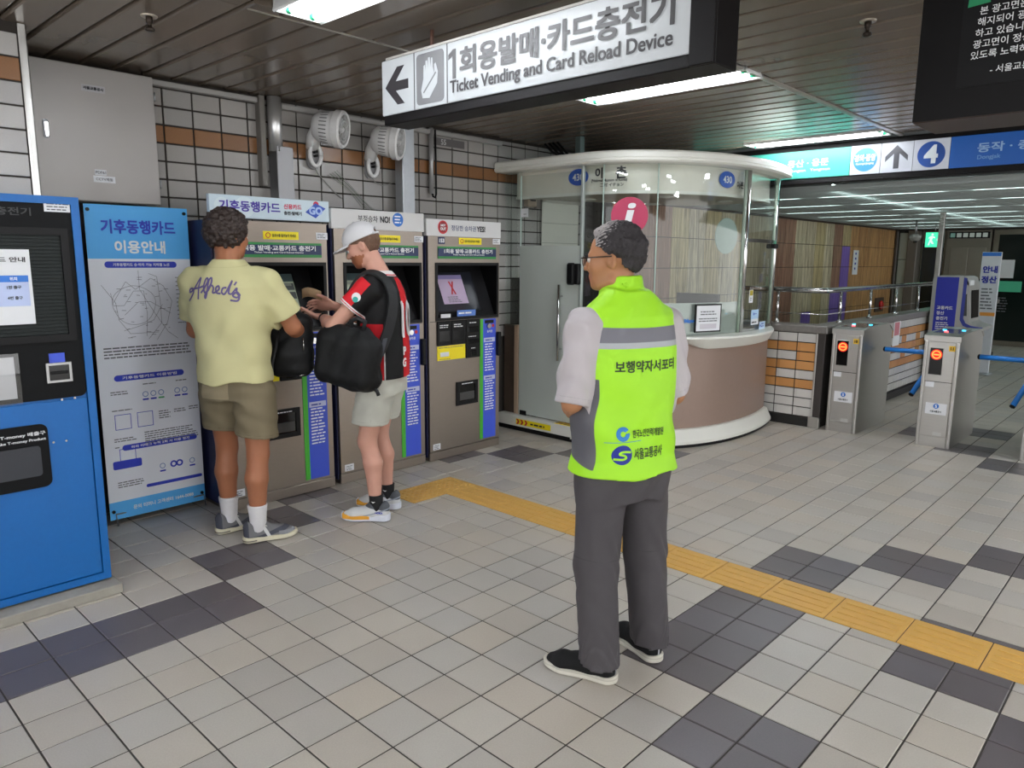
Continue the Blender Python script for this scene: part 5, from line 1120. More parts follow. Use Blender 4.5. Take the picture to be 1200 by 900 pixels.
def zone_mat(name, base, zones, rough=.75, weave=.0, wscale=900., var=.05, spec=.3, sub=0.):
    """colour by garment zones stored on the mesh"""
    m = bpy.data.materials.new(name); m.use_nodes = True; nt = m.node_tree; n = nt.nodes; L = nt.links; b = n['Principled BSDF']
    tc = n.new('ShaderNodeTexCoord'); no = n.new('ShaderNodeTexNoise'); no.inputs['Scale'].default_value = 14; no.inputs['Detail'].default_value = 6; L.new(tc.outputs['Object'], no.inputs['Vector'])
    rgb = n.new('ShaderNodeRGB'); rgb.outputs[0].default_value = (*lin(base),1); cur = rgb.outputs[0]
    for zn, col in zones:
        at = n.new('ShaderNodeAttribute'); at.attribute_name = zn; mr = n.new('ShaderNodeMapRange'); mr.inputs[1].default_value = -.0012; mr.inputs[2].default_value = .0012; L.new(at.outputs['Fac'], mr.inputs[0])
        mx = n.new('ShaderNodeMix'); mx.data_type = 'RGBA'; L.new(mr.outputs[0], mx.inputs[0]); L.new(cur, mx.inputs[6]); mx.inputs[7].default_value = (*lin(col),1); cur = mx.outputs[2]
    mr = n.new('ShaderNodeMapRange'); mr.inputs[3].default_value = 1-var; mr.inputs[4].default_value = 1+var; L.new(no.outputs['Fac'], mr.inputs[0])
    sc = n.new('ShaderNodeVectorMath'); sc.operation = 'SCALE'; L.new(cur, sc.inputs[0]); L.new(mr.outputs[0], sc.inputs['Scale']); L.new(sc.outputs[0], b.inputs['Base Color'])
    b.inputs['Roughness'].default_value = rough; b.inputs['Specular IOR Level'].default_value = spec
    if sub: b.inputs['Subsurface Weight'].default_value = sub; b.inputs['Subsurface Radius'].default_value = (.02,.008,.004); b.inputs['Subsurface Scale'].default_value = .3
    if weave:
        wn = n.new('ShaderNodeTexNoise'); wn.inputs['Scale'].default_value = wscale; L.new(tc.outputs['Object'], wn.inputs['Vector']); bp_ = n.new('ShaderNodeBump'); bp_.inputs['Strength'].default_value = weave; bp_.inputs['Distance'].default_value = .002; L.new(wn.outputs['Fac'], bp_.inputs['Height']); L.new(bp_.outputs[0], b.inputs['Normal'])
    MATS[name] = m; return m
def wrap(me, target, o, right, up, ray, m, parent, name, lift=.002, step=.012):
    """press a flat 2-D mesh (x right, y up, metres) onto a curved surface"""
    bm = bmesh.new(); bm.from_mesh(me)
    for ax in (0,1):
        cs = [v.co[ax] for v in bm.verts]; c = math.floor(min(cs)/step)*step
        while c < max(cs):
            no = [0,0,0]; no[ax] = 1; co = [0,0,0]; co[ax] = c; bmesh.ops.bisect_plane(bm, geom=bm.verts[:]+bm.edges[:]+bm.faces[:], plane_co=co, plane_no=no); c += step
    bmesh.ops.triangulate(bm, faces=bm.faces)
    tv = np.empty(len(target.vertices)*3); target.vertices.foreach_get('co', tv); tv = [Vector(v) for v in tv.reshape(-1,3)]
    tree = TREES.get(target.name)
    if tree is None: tree = BVHTree.FromPolygons(tv, [tuple(p.vertices) for p in target.polygons]); TREES[target.name] = tree
    R, U, D, O = Vector(right).normalized(), Vector(up).normalized(), Vector(ray).normalized(), Vector(o); last = .3
    for v in bm.verts:
        p = O+R*v.co.x+U*v.co.y; h = tree.ray_cast(p-D*.6, D, 1.5)
        if h[0] is not None: last = h[3]
        v.co = (p-D*.6)+D*(last-lift-v.co.z)
    out = bpy.data.meshes.new(name); bm.to_mesh(out); bm.free(); return obj(name, out, m, parent)
TREES = {}
def flat_text(body, h, width=None, bold=.02, shear=0.):
    me = text_mesh(body, bold); n = len(me.vertices); co = np.empty(n*3); me.vertices.foreach_get('co', co); co = co.reshape(-1,3); x, y = co[:,0].copy(), co[:,1].copy(); s = h/(y.max()-y.min()); sx = s if width is None else width/(x.max()-x.min())
    co[:,0] = (x-(x.min()+x.max())/2)*sx; co[:,1] = (y-(y.min()+y.max())/2)*s; co[:,0] += shear*co[:,1]; co[:,2] *= s; me.vertices.foreach_set('co', co.ravel()); return me
def flat_ring(r0, r1, a0=0, a1=2*PI, n=28, c=(0,0)):
    mb = MB()
    for k in range(n+1): a = a0+(a1-a0)*k/n; mb.v += [(c[0]+r0*math.cos(a), c[1]+r0*math.sin(a), 0), (c[0]+r1*math.cos(a), c[1]+r1*math.sin(a), 0)]
    mb.f = [(2*k,2*k+1,2*k+3,2*k+2) for k in range(n)]; mb.sm = [False]*n; return mb.mesh('ring')
def ribbon(strokes, wd):
    mb = MB()
    for st in strokes:
        st = catmull(st, 6) if len(st) > 2 else st; base = len(mb.v); n = len(st)
        for i, p in enumerate(st):
            a, b = st[max(i-1,0)], st[min(i+1,n-1)]; tx, ty = b[0]-a[0], b[1]-a[1]; l = math.hypot(tx,ty) or 1; nx, ny = -ty/l*wd/2, tx/l*wd/2; mb.v += [(p[0]+nx,p[1]+ny,0),(p[0]-nx,p[1]-ny,0)]
        mb.f += [(base+2*i,base+2*i+1,base+2*i+3,base+2*i+2) for i in range(n-1)]; mb.sm += [False]*(n-1)
    return mb.mesh('script')
# ---- anatomy
def head_prims(c, R, s=1.):
    c = np.array(c); P = lambda v: c+R @ (np.array(v)*s); k = lambda *v: [x*s for x in v]
    add = [(ell(P((0,-.010,.022)), k(.077,.097,.093), R), .02), (ell(P((0,.028,-.040)), k(.062,.064,.078), R), .03), (ell(P((0,.040,-.082)), k(.047,.044,.030), R), .025), (ell(P((0,.072,-.100)), k(.020,.017,.015), R), .02)]
    for sg in (-1,1): add += [(ell(P((sg*.042,.055,-.028)), k(.024,.026,.022), R), .02), (ell(P((sg*.015,.090,-.040)), k(.010,.010,.008), R), .008), (rcone(P((sg*.052,-.005,-.085)), P((sg*.03,.045,-.100)), .016*s, .014*s), .02)]
    add += [(ell(P((0,.080,.014)), k(.046,.013,.010), R), .012), (rcone(P((0,.086,.004)), P((0,.107,-.032)), .0085*s, .0125*s), .010), (ell(P((0,.087,-.062)), k(.023,.011,.006), R), .008), (ell(P((0,.085,-.073)), k(.020,.011,.006), R), .008)]
    ear = []
    for sg in (-1,1): Re = R @ rotm(sg*.35, -.15, 0); ear.append((ell(P((sg*.080,-.012,-.012)), k(.009,.021,.033), Re), .008))
    cuts = [(ell(P((sg*.031,.094,-.004)), k(.015,.012,.010), R), .010) for sg in (-1,1)]+[(ell(P((sg*.088,-.006,-.010)), k(.007,.011,.019), R), .006) for sg in (-1,1)]
    return add+ear, cuts, P
def hand_prims(wrist, fdir, palm, side, curl=.5, s=1., spread=.12):
    """wrist point, direction of the fingers, palm normal; side=+1 right hand, -1 left"""
    w = np.array(wrist, float); f = np.array(fdir, float); f /= np.linalg.norm(f); p = np.array(palm, float); p -= f*(p@f); p /= np.linalg.norm(p); l = np.cross(f, p)*side   # towards the thumb
    out = [(rcone(w-f*.02*s, w+f*.035*s, .024*s, .030*s, (p,.62)), .015), (rbox(w+f*.052*s, (.040*s,.042*s,.014*s), .012*s, np.stack([f,l,p],1)), .015)]
    for q, (off, ln, r) in enumerate(((.030,.074,.0088),(.010,.082,.0092),(-.011,.077,.0088),(-.031,.060,.0078))):
        b = w+f*.088*s+l*off*s; d = f+l*off*spread*20*.15; d /= np.linalg.norm(d); a = 0
        for j, fr in enumerate((.45,.32,.26)):
            a += curl*(.55,.85,.6)[j]; dd = d*math.cos(a)+p*math.sin(a); e = b+dd*ln*fr*s; out.append((rcone(b, e, (r-.0006*j)*s, (r-.0006*(j+1))*s), .004)); b = e
    b = w+f*.022*s+l*.030*s; d = l*.72+f*.62+p*.30; d /= np.linalg.norm(d)
    for j, ln in enumerate((.040,.032,.026)):
        dd = d*math.cos(.35*j*curl*1.4)+(f*.8+p*.5)*math.sin(.35*j*curl*1.4); dd /= np.linalg.norm(dd); e = b+dd*ln*s; out.append((rcone(b, e, (.0125-.0012*j)*s, (.0115-.0012*j)*s), .006)); b = e
    return out
def build_body(J, name, m, parent, zones=None, h=.0055):
    V = Vox(J['lo'], J['hi'], h)
    pr_, cu, P = head_prims(J['head'], J['headR'], J.get('hs',1.))
    for a, k in pr_: V.add(a, k)
    for a, k in cu: V.cut(a, k)
    V.add(rcone(P((0,-.018,-.075)), J['neck'], .054*J.get('nw',1.), .060*J.get('nw',1.)), .02)
    V.add(stack(J['trunk']), .03)
    for sd in ('L','R'):
        sh, el, wr = J['sh'+sd], J['el'+sd], J['wr'+sd]; g = J.get('arm',1.)
        V.add(rcone((J['neck'][0],J['neck'][1],J['neck'][2]-.045), (sh[0],sh[1],sh[2]-.01), .040, .048), .03); V.add(rcone(sh, el, .050*g, .040*g), .02); mid = [a*.62+b*.38 for a,b in zip(el,wr)]; V.add(rcone(el, mid, .038*g, .041*g), .02); V.add(rcone(mid, wr, .040*g, .025*g), .015)
        for a, k in hand_prims(wr, J['hd'+sd], J['hp'+sd], 1 if sd == 'R' else -1, J.get('curl'+sd,.5), J.get('hsz',1.)): V.add(a, k)
        hp, kn, an = J['hip'+sd], J['kn'+sd], J['an'+sd]; lg = J.get('leg',1.)
        V.add(rcone(hp, kn, .080*lg, .054*lg), .03); cal = [kn[i]*.66+an[i]*.34 for i in range(3)]; back = J.get('calf', (0,-.018,0)); cal = [cal[i]+back[i] for i in range(3)]
        V.add(rcone(kn, cal, .050*lg, .056*lg), .02); V.add(rcone(cal, an, .054*lg, .033*lg), .02); V.add(ell([kn[0],kn[1]+.018,kn[2]], (.04*lg,.035*lg,.05*lg)), .02)
        V.add(rcone(an, [an[0],an[1],.06], .033*lg, .034*lg), .01)
        ft = J['ft'+sd]; V.add(rcone([an[0],an[1],.05], [an[0]+ft[0]*.12, an[1]+ft[1]*.12, .035], .034, .026), .02)
    return obj(name, V.mesh(name, 2, zones), m, parent)
def shoe(parent, an, ang, upper_m, sole_m, lace_m, kind, mirror=1):
    """sneaker: an = ankle point on the floor plane, ang = heading (local, from +Y)"""
    V = Vox((-.075,-.11,-.005), (.075,.235,.16), .004)
    V.add(rcone((0,-.045,.045), (0,.02,.05), .034, .036, (X3,.98)), .02); V.add(rcone((0,.02,.05), (.006*mirror,.13,.038), .038, .036), .03); V.add(rcone((.006*mirror,.13,.036), (.006*mirror,.172,.030), .040, .028), .02); V.add(rcone((0,-.045,.05), (0,-.05,.088), .034, .036), .02); V.add(rcone((0,.0,.06), (0,.01,.088), .036, .040), .02); V.add(rcone((0,.03,.075), (.0,.075,.060), .026, .024), .02)
    V.cut(rcone((0,-.015,.075), (0,-.02,.16), .030, .036, None), .006)
    V.clip(lambda X,Y,Z: .018-Z+0*X+0*Y)
    zs = {}
    if kind == 'grey': zs = {'za': lambda x,y,z: np.maximum(.012-np.abs((z-.045)-.25*(y-.05)), .014-np.abs(y+.075)), 'zb': lambda x,y,z: np.minimum(y-.10, .052-z), 'zc': lambda x,y,z: np.minimum(.010-np.abs((y-.035)+.5*(z-.055)), np.abs(x)-.02)}
    if kind == 'white': zs = {'za': lambda x,y,z: np.minimum(z-.078-.2*(y+.02), .06-y), 'zb': lambda x,y,z: .004-np.abs(z-.05+.3*(y-.02))-0.0*x}
    if kind == 'black': zs = {'za': lambda x,y,z: np.minimum(.004-np.abs(x), np.minimum(-.06-y, .04-np.abs(z-.065)))}
    o = obj('shoe', V.mesh('shoe', 1, zs), upper_m, parent); o.location = (an[0], an[1], 0); o.rotation_euler = (0,0,ang)
    W = Vox((-.085,-.12,-.004), (.085,.25,.06), .004)
    def f2(X, Y, Z):
        d = None
        for (a, b, r1, r2) in (((0,-.048),(0,.02),.043,.040),((0,.02),(.006*mirror,.125),.040,.049),((.006*mirror,.125),(.004*mirror,.172),.049,.040)):
            bx, by = b[0]-a[0], b[1]-a[1]; t = np.clip(((X-a[0])*bx+(Y-a[1])*by)/(bx*bx+by*by), 0, 1); q = np.sqrt((X-a[0]-t*bx)**2+(Y-a[1]-t*by)**2)-(r1+t*(r2-r1)); d = q if d is None else np.minimum(d, q)
        toe = np.maximum(0, Y-.15)*.25+np.maximum(0, -.06-Y)*.15; top = {'white':.040,'grey':.033,'black':.030}[kind]-np.maximum(0,Y)*.03+np.maximum(0,-Y)*.03
        return np.maximum(d+np.where(Z < .008, .004, 0), np.maximum(toe+.001-Z, Z-top-toe))
    W.add((f2, np.array([-.08,-.115,0]), np.array([.08,.245,.055])), 0)
    zs2 = {'white': {'za': lambda x,y,z: np.minimum(y-.03, np.minimum(z-.017, .2-y)), 'zb': lambda x,y,z: .006-z}, 'grey': {'za': lambda x,y,z: np.maximum(.006-z, np.minimum(.0035-np.abs(z-.017), -.02-y))}, 'black': {'za': lambda x,y,z: .0025-np.abs(z-.024)}}[kind]
    so = obj('sole', W.mesh('sole', 1, zs2), sole_m, o)
    lc = MB()
    for k in range(4): yy = .030+k*.020; zz = .098-k*.0095; lc.tube([(-.024,yy-.006,zz-.012),(-.010,yy,zz),(.010,yy+.003,zz),(.024,yy+.006,zz-.012)], .0035, 6)
    lc.tube([(.0,.032,.100),(.022,.020,.108),(.038,.026,.096),(.03,.04,.086)], .003, 6); lc.tube([(.0,.032,.100),(-.022,.022,.108),(-.036,.03,.095)], .003, 6)
    obj('laces', lc, lace_m, o)
    return o
def local_dir(theta, w): c, s = math.cos(-theta), math.sin(-theta); return (c*w[0]-s*w[1], s*w[0]+c*w[1])

skin_a = zone_mat('skin_tan', (168, 118, 84), [('zlip', (150, 84, 72))], .5, .05, 500, .06, .4, .06)
skin_b = zone_mat('skin_brown', (160, 104, 74), [('zlip', (150, 84, 72))], .5, .05, 500, .06, .4, .06)
skin_c = zone_mat('skin_pale', (200, 150, 132), [('zbeard', (150, 92, 62)), ('zlip', (176, 100, 92))], .5, .05, 500, .06, .4, .06)
def lipz(c, R, s=1.):
    c = np.array(c)
    def f(x,y,z): q = (np.stack([x,y,z],1)-c) @ R; return .016*s-np.sqrt(((q[:,0])*.65)**2+((q[:,2]+.068*s)*1.5)**2)-np.where(q[:,1] < .07*s, .1, 0)
    return f
def eyes(parent, c, R, s=1.):
    for sg in (-1,1):
        p = np.array(c)+R @ (np.array((sg*.031,.080,-.004))*s); d = R @ np.array((0,1,0)); e = obj('eye', MB().lathe([(.001,-.011),(.008,-.008),(.011,0),(.008,.008),(.001,.011)], p, d, 14), mat('eye_white', (224,220,214), .2), parent); obj('iris', MB().lathe([(.0052,.0094),(.0045,.0102),(.0005,.0112)], p, d, 12), mat('iris_dark', (46,30,22), .15), e)

# ------------------------------------------------------------------ the helper in the lime vest
TH = math.radians(72); O_ = (.225, .52, 0)
per = thing('person', 'older person in lime vest and dark trousers standing with back turned', 'person', O_, TH)
hR = rotm(.68, -.06, 0); HC = (-.030, .046, 1.580)
J = dict(lo=(-.42,-.32,0), hi=(.42,.46,1.76), head=HC, headR=hR, neck=(0,.012,1.41), hs=.98,
         trunk=[(.80,0,0,.14,.09),(1.0,0,0,.15,.10),(1.25,0,0,.165,.10),(1.34,0,.0,.13,.075),(1.385,0,.005,.08,.05)],
         shL=(-.172,-.005,1.335), shR=(.172,-.005,1.328), elL=(-.236,-.012,1.075), elR=(.228,-.02,1.065), wrL=(-.09,.200,.985), wrR=(.085,.205,.985), hdL=(.85,.35,-.15), hdR=(-.85,.35,-.15), hpL=(0,-1,.1), hpR=(0,-1,.1), curlL=.7, curlR=.8,
         hipL=(-.09,-.01,.86), hipR=(.09,-.01,.86), knL=(-.112,-.01,.46), knR=(.122,.0,.46), anL=(-.128,-.042,.09), anR=(.146,.005,.09), ftL=(-.545,.839), ftR=(-.05,1), arm=.92, leg=.9)
body = build_body(J, 'body', skin_a, per, {'zlip': lipz(HC, hR)}); eyes(per, HC, hR)
# trousers
V = Vox((-.32,-.28,.02), (.32,.30,.96), .0055)
V.add(stack([(.70,0,-.005,.165,.115),(.80,0,-.010,.180,.126),(.93,0,-.005,.168,.112)]), .02)
for sg, hp, kn, hm in ((-1,(-.092,-.012,.80),(-.112,-.012,.45),(-.122,-.066,.055)),(1,(.092,-.012,.80),(.122,-.008,.45),(.150,-.030,.055))): V.add(rcone(hp, kn, .100, .082), .03); V.add(rcone(kn, hm, .082, .074), .02)
V.warp(lambda X,Y,Z: .0042*np.sin(Z*60+9*np.sin(X*26+Y*20)+Y*60)*np.clip((.26-Z)*6,0,1)+.0036*np.sin(Z*30+X*60+Y*55+2*np.sin(Z*17+X*30))*np.exp(-((Z-.44)/.14)**2)+.0035*np.sin(X*46-Z*34+Y*12)*np.clip((Z-.56)*5,0,1))
V.clip(lambda X,Y,Z: .078+.10*Y-Z+0*X)
tr_m = zone_mat('trousers_grey', (73, 70, 73), [('seam', (58,54,58)), ('pocket', (40,38,42))], .65, .12, 1100, .05)
kneel = lambda x,y,z: np.maximum(.0014-np.abs(z-.475-.05*np.abs(x)), .0012-np.abs(np.where(z > .1, y-.01, 9))-np.where(np.abs(x) < .15, .05, 0))
obj('trousers', V.mesh('trousers', 1, {'seam': kneel, 'pocket': lambda x,y,z: np.minimum(.004-np.abs(y-.055+.25*(z-.8)), np.minimum(z-.72, -.12-x))}), tr_m, per)
# polo shirt with sleeves
V = Vox((-.36,-.22,.95), (.36,.26,1.50), .005)
V.add(stack([(1.0,0,0,.175,.115),(1.25,0,0,.185,.115),(1.36,0,-.005,.155,.092),(1.44,0,-.005,.07,.065)]), .02)
for sg, sh, el in ((-1,J['shL'],J['elL']),(1,J['shR'],J['elR'])): V.add(rcone([sh[0]+sg*.010,sh[1],sh[2]+.002], [el[0]-sg*.003,el[1]+.004,el[2]-.02], .072, .064), .04)
V.warp(lambda X,Y,Z: .0055*np.sin(Z*48+Y*40+3*np.sin(X*30))*np.clip((np.abs(X)-.17)*12,0,1)+.003*np.sin(Y*55-Z*20)*np.clip((np.abs(X)-.17)*12,0,1))
V.clip(lambda X,Y,Z: (1.068+.25*(np.abs(X)-.25)-.10*Y-Z)*np.where(np.abs(X) > .195, 1, 0)+np.where(np.abs(X) > .195, 0, -1)*.05)
polo = zone_mat('polo_white', (184, 178, 181), [('cuff', (168,162,165))], .8, .15, 1400, .03)
obj('polo_shirt', V.mesh('polo_shirt', 1, {'cuff': lambda x,y,z: np.minimum(.0015-np.abs(z-1.091-.25*(np.abs(x)-.25)+.10*y), np.abs(x)-.19)}), polo, per)
# vest
V = Vox((-.30,-.24,.74), (.30,.28,1.56), .005)
V.add(stack([(.798,0,-.002,.216,.152),(.86,0,0,.202,.143),(.98,0,0,.198,.138),(1.12,0,0,.202,.136),(1.25,0,0,.202,.132),(1.33,0,-.004,.190,.118),(1.375,0,-.006,.168,.104),(1.41,0,-.002,.135,.094),(1.44,.0,.006,.098,.088),(1.465,.0,.012,.082,.084)], 2.5), .02)
for sg in (-1,1): V.add(rcone((sg*.06,-.004,1.405), (sg*.160,-.008,1.358), .062, .048), .03)
V.add((lambda X,Y,Z: np.maximum(np.sqrt((X/.90)**2+(Y-.022-.25*(Z-1.42))**2)-(.094-.10*(Z-1.42)), np.maximum(1.38-Z, Z-1.505+.28*(Y-.02))), np.array([-.12,-.12,1.37]), np.array([.12,.16,1.56])), .012)
V.cut((lambda X,Y,Z: np.maximum(np.sqrt((X/.90)**2+(Y-.022-.25*(Z-1.42))**2)-(.082-.10*(Z-1.42)), 1.455-Z), np.array([-.12,-.12,1.44]), np.array([.12,.16,1.56])), .0)
V.warp(lambda X,Y,Z: .0045*np.sin(X*24+Z*9+2*np.sin(Z*13))*np.clip((1.2-Z)*4,0,1)+.003*np.sin(X*17-Z*31+2*np.sin(X*21))*np.clip(1-np.abs(Z-1.0)*5,0,1)+.0020*np.sin(Z*38+X*20)*np.clip(1-np.abs(Z-1.05)*5,0,1)+.0022*np.sin(X*55-Z*40)*np.clip((Z-1.30)*9,0,1))
vz = {'band': lambda x,y,z: np.minimum(np.minimum(z-1.268-.25*(np.abs(x)-.1)*0, 1.338-z+.02*np.abs(x)), -y+.04),
      'refl': lambda x,y,z: np.minimum(np.minimum(z-1.268, 1.288-z), -y+.04),
      'side': lambda x,y,z: np.minimum(np.minimum(np.minimum(y+.078+.03*np.clip(z-.95,0,1), np.abs(x)-.10), z-.832-.22*np.clip(y+.07,0,.3)), np.minimum(1.16-z, .10-y)),
      'pipe': lambda x,y,z: np.minimum(np.abs(x)-.197, z-1.10)}
vest_m = zone_mat('vest_lime', (160, 224, 38), [('side', (92,92,98)), ('band', (112,112,120)), ('refl', (168,172,176)), ('pipe', (120,124,128))], .55, .06, 900, .03, .4)
vest = obj('vest', V.mesh('vest', 1, vz), vest_m, per); vme = vest.data
bk = dict(right=(1,0,0), up=(0,0,1), ray=(0,1,0), parent=vest)
vink = mat('vest_ink', (34,52,30), .6); vblue = mat('vest_blue', (20,40,140), .5); vcy = mat('vest_cyan', (30,120,190), .5)
wrap(flat_text('보행약자서포터', .042, .265, .02), vme, (.002,0,1.205), m=vink, name='lettering', **bk)
wrap(flat_ring(.010,.026,.6,2*PI+.1), vme, (-.098,0,.967), m=vcy, name='swirl_logo', **bk); wrap(flat_text('한국노인인력개발원', .030, .135, .015), vme, (.008,0,.965), m=vink, name='lettering', **bk)
mbx = MB(); mbx.add([(-.07,-.001,0),(.07,-.001,0),(.07,.001,0),(-.07,.001,0)], [(0,1,2,3)]); wrap(mbx.mesh('line'), vme, (-.09,0,.938), m=vcy, name='underline', **bk)
wrap(flat_ring(.0,.036), vme, (-.100,0,.892), m=vblue, name='round_logo', **bk); lime_ink = mat('lime_ink', (160,224,38), .6)
wrap(ribbon([[(.030,.010),(.008,.012),(-.006,.010),(-.010,.003),(.006,-.002),(.012,-.010),(.0,-.016),(-.03,-.014)]], .008), vme, (-.100,0,.892), m=lime_ink, name='logo_stroke', lift=.0035, **bk)
wrap(flat_text('서울교통공사', .040, .135, .015), vme, (.012,0,.892), m=vink, name='lettering', **bk)
# hair
V = Vox((-.14,-.12,1.48), (.13,.22,1.74), .004)
P = lambda v: np.array(HC)+hR @ np.array(v)
V.add(ell(P((0,-.014,.026)), (.087,.108,.105), hR), 0)
def hcut(X,Y,Z):
    qx, qy, qz = (( X-HC[0])*hR[0,k]+(Y-HC[1])*hR[1,k]+(Z-HC[2])*hR[2,k] for k in range(3))
    line = np.maximum(np.maximum(.040-.9*np.clip(-qy+.03,0,.2)-qz, np.where(qy < -.03, -.075-qz, -1)), (qy-.052)-.45*(qz-.06)); line = np.maximum(line, np.where((np.abs(qx) > .05) & (qy > -.045), .006+.25*np.clip(qy,-.05,.1)-qz, -1))
    return line*.8
V.warp(waves(3, .0022, 260, 7, (1,1,.4))); V.warp(waves(5, .004, 50, 4)); V.clip(hcut); V.warp(waves(8, .0024, 420, 8))
def front_white(x,y,z): q = (np.stack([x,y,z],1)-np.array(HC)) @ hR; return q[:,1]*.55-.026+np.clip(q[:,2]-.03,0,1)*.32+.016*np.sin(q[:,2]*420+q[:,0]*310+q[:,1]*120)+.012*np.sin(q[:,0]*700-q[:,1]*260)
hair_m = zone_mat('hair_greying', (52, 49, 51), [('white', (158,153,152))], .6, .9, 420, .5)
obj('hair', V.mesh('hair', 1, {'white': front_white}), hair_m, per)
# glasses
gm = mat('glasses_metal', (70,58,52), .3, .7); g = obj('glasses', MB().tube([P((-.086,-.015,.004)),P((-.082,.05,.004)),P((-.060,.104,.004))], .0026, 6).tube([P((.086,-.015,.004)),P((.082,.05,.004)),P((.060,.104,.004))], .0026, 6).tube([P((-.014,.110,.004)),P((0,.113,.007)),P((.014,.110,.004))], .002, 6), gm, per)
for sg in (-1,1): obj('rim', MB().tube([P((sg*.036+.025*math.cos(a), .104-.06*abs(sg*.036+.025*math.cos(a)), -.008+.019*math.sin(a))) for a in [2*PI*k/20 for k in range(21)]], .0013, 6), gm, g); obj('lens', MB().cyl(P((sg*.036,.1016,-.008)), P((sg*.036,.1024,-.008)), .020, n=18, smooth=False), glass('lens_glass', (.97,.98,.98), .02) if 'lens_glass' not in MATS else MATS['lens_glass'], g)
bl_up = zone_mat('sneaker_black', (20,20,22), [('za', (170,172,176))], .8, .3, 700, .1); bl_so = zone_mat('sole_offwhite', (206,202,190), [('za', (176,172,160))], .6, 0, 100, .06); lacew = mat('lace_white', (214,212,206), .7)
shoe(per, (-.128,-.046), math.radians(33), bl_up, bl_so, lacew, 'black', -1); shoe(per, (.147,.0), math.radians(3), bl_up, bl_so, lacew, 'black', 1)

# ------------------------------------------------------------------ the person in the pale yellow T-shirt
TH = math.radians(35); O_ = (-2.09, .16, 0)
per = thing('person', 'curly-haired person in pale yellow T-shirt and olive shorts at the first machine', 'person', O_, TH)
hR = rotm(-.42, -.12, 0); HC = (-.015, .03, 1.690)
def to_l(wx, wy): return local_dir(TH, (wx-O_[0], wy-O_[1]))
aR = to_l(-1.965,.178); aL = to_l(-2.218,.134); fR = local_dir(TH, (math.cos(math.radians(74)), math.sin(math.radians(74)))); fL = local_dir(TH, (math.cos(math.radians(88)), math.sin(math.radians(88))))
J = dict(lo=(-.46,-.34,0), hi=(.50,.60,1.88), head=HC, headR=hR, neck=(0,-.02,1.53), hs=1.02, nw=1.08,
         trunk=[(.80,0,0,.15,.10),(1.05,0,0,.16,.105),(1.35,0,-.01,.19,.105),(1.47,0,-.015,.16,.085),(1.52,0,-.015,.09,.06)],
         shL=(-.205,-.015,1.445), shR=(.205,-.015,1.445), elL=(-.262,.055,1.17), elR=(.300,.085,1.195), wrL=(-.20,.285,1.10), wrR=(.235,.32,1.13), hdL=(.3,.9,.15), hdR=(-.15,.95,.1), hpL=(.4,0,-1), hpR=(-.4,0,-1), curlL=.6, curlR=.55,
         hipL=(-.10,-.0,.88), hipR=(.10,-.0,.88), knL=(aL[0]*1.0-.005,aL[1]+.02,.50), knR=(aR[0]*1.0+.008,aR[1]+.02,.50), anL=(aL[0],aL[1],.10), anR=(aR[0],aR[1],.10), ftL=fL, ftR=fR, arm=1.12, leg=1.10)
body = build_body(J, 'body', skin_b, per, {'zlip': lipz(HC, hR)}); eyes(per, HC, hR)
V = Vox((-.36,-.26,.52), (.36,.28,1.02), .006)
V.add(stack([(.80,0,0,.185,.130),(.90,0,0,.19,.130),(1.0,0,0,.175,.115)]), .02)
for kn, hp in ((J['knL'],J['hipL']),(J['knR'],J['hipR'])): e = [hp[i]*.28+kn[i]*.72 for i in range(3)]; V.add(rcone([hp[0],hp[1],.84], [e[0],e[1],.585], .115, .112), .025)
V.warp(lambda X,Y,Z: .0035*np.sin(X*38+Z*30+2*np.sin(Z*18))+.002*np.sin(Z*70+Y*40)); V.clip(lambda X,Y,Z: .612-.10*X-.04*Y-Z)
obj('shorts', V.mesh('shorts', 1, {'pk': lambda x,y,z: np.minimum(np.minimum(.085-np.abs(x+.07), z-.815), np.minimum(-y, .93-z)), 'seam': lambda x,y,z: .0016-np.abs(z-.632+.10*x+.04*y)}), zone_mat('shorts_olive', (116,106,84), [('pk', (150,138,112)), ('seam', (92,84,64))], .8, .15, 900, .06), per)
V = Vox((-.42,-.27,.86), (.44,.36,1.62), .0055)
V.add(stack([(.895,-.012,-.005,.200,.158),(1.0,-.012,-.005,.194,.152),(1.15,-.008,-.005,.202,.146),(1.32,0,-.012,.235,.140),(1.42,0,-.018,.222,.125),(1.48,0,-.02,.170,.105),(1.53,0,-.02,.105,.088),(1.56,0,-.018,.075,.078)], 2.4), .02)
for sg, sh, el in ((-1,J['shL'],J['elL']),(1,J['shR'],J['elR'])): V.add(rcone((sg*.15,-.018,1.455), [sh[0],sh[1],sh[2]-.01], .072, .078), .03); V.add(rcone([sh[0],sh[1],sh[2]-.01], [sh[i]*.22+el[i]*.78 for i in range(3)], .078, .086), .03)
V.cut(ell((0,-.005,1.60), (.070,.075,.045)), .0)
V.warp(lambda X,Y,Z: .0065*np.sin(X*26+Z*7+1.5*np.sin(Z*11))*np.clip((1.36-Z)*3,0,1)+.004*np.sin(X*15-Z*24+2*np.sin(X*19))*np.clip(1-np.abs(Z-1.15)*3.5,0,1)+.0035*np.sin((X+Z)*48+Y*20)*np.clip((np.abs(X)-.13)*8,0,1)+.0025*np.sin(Z*36-X*18)*np.clip(1-np.abs(Z-1.05)*4,0,1))
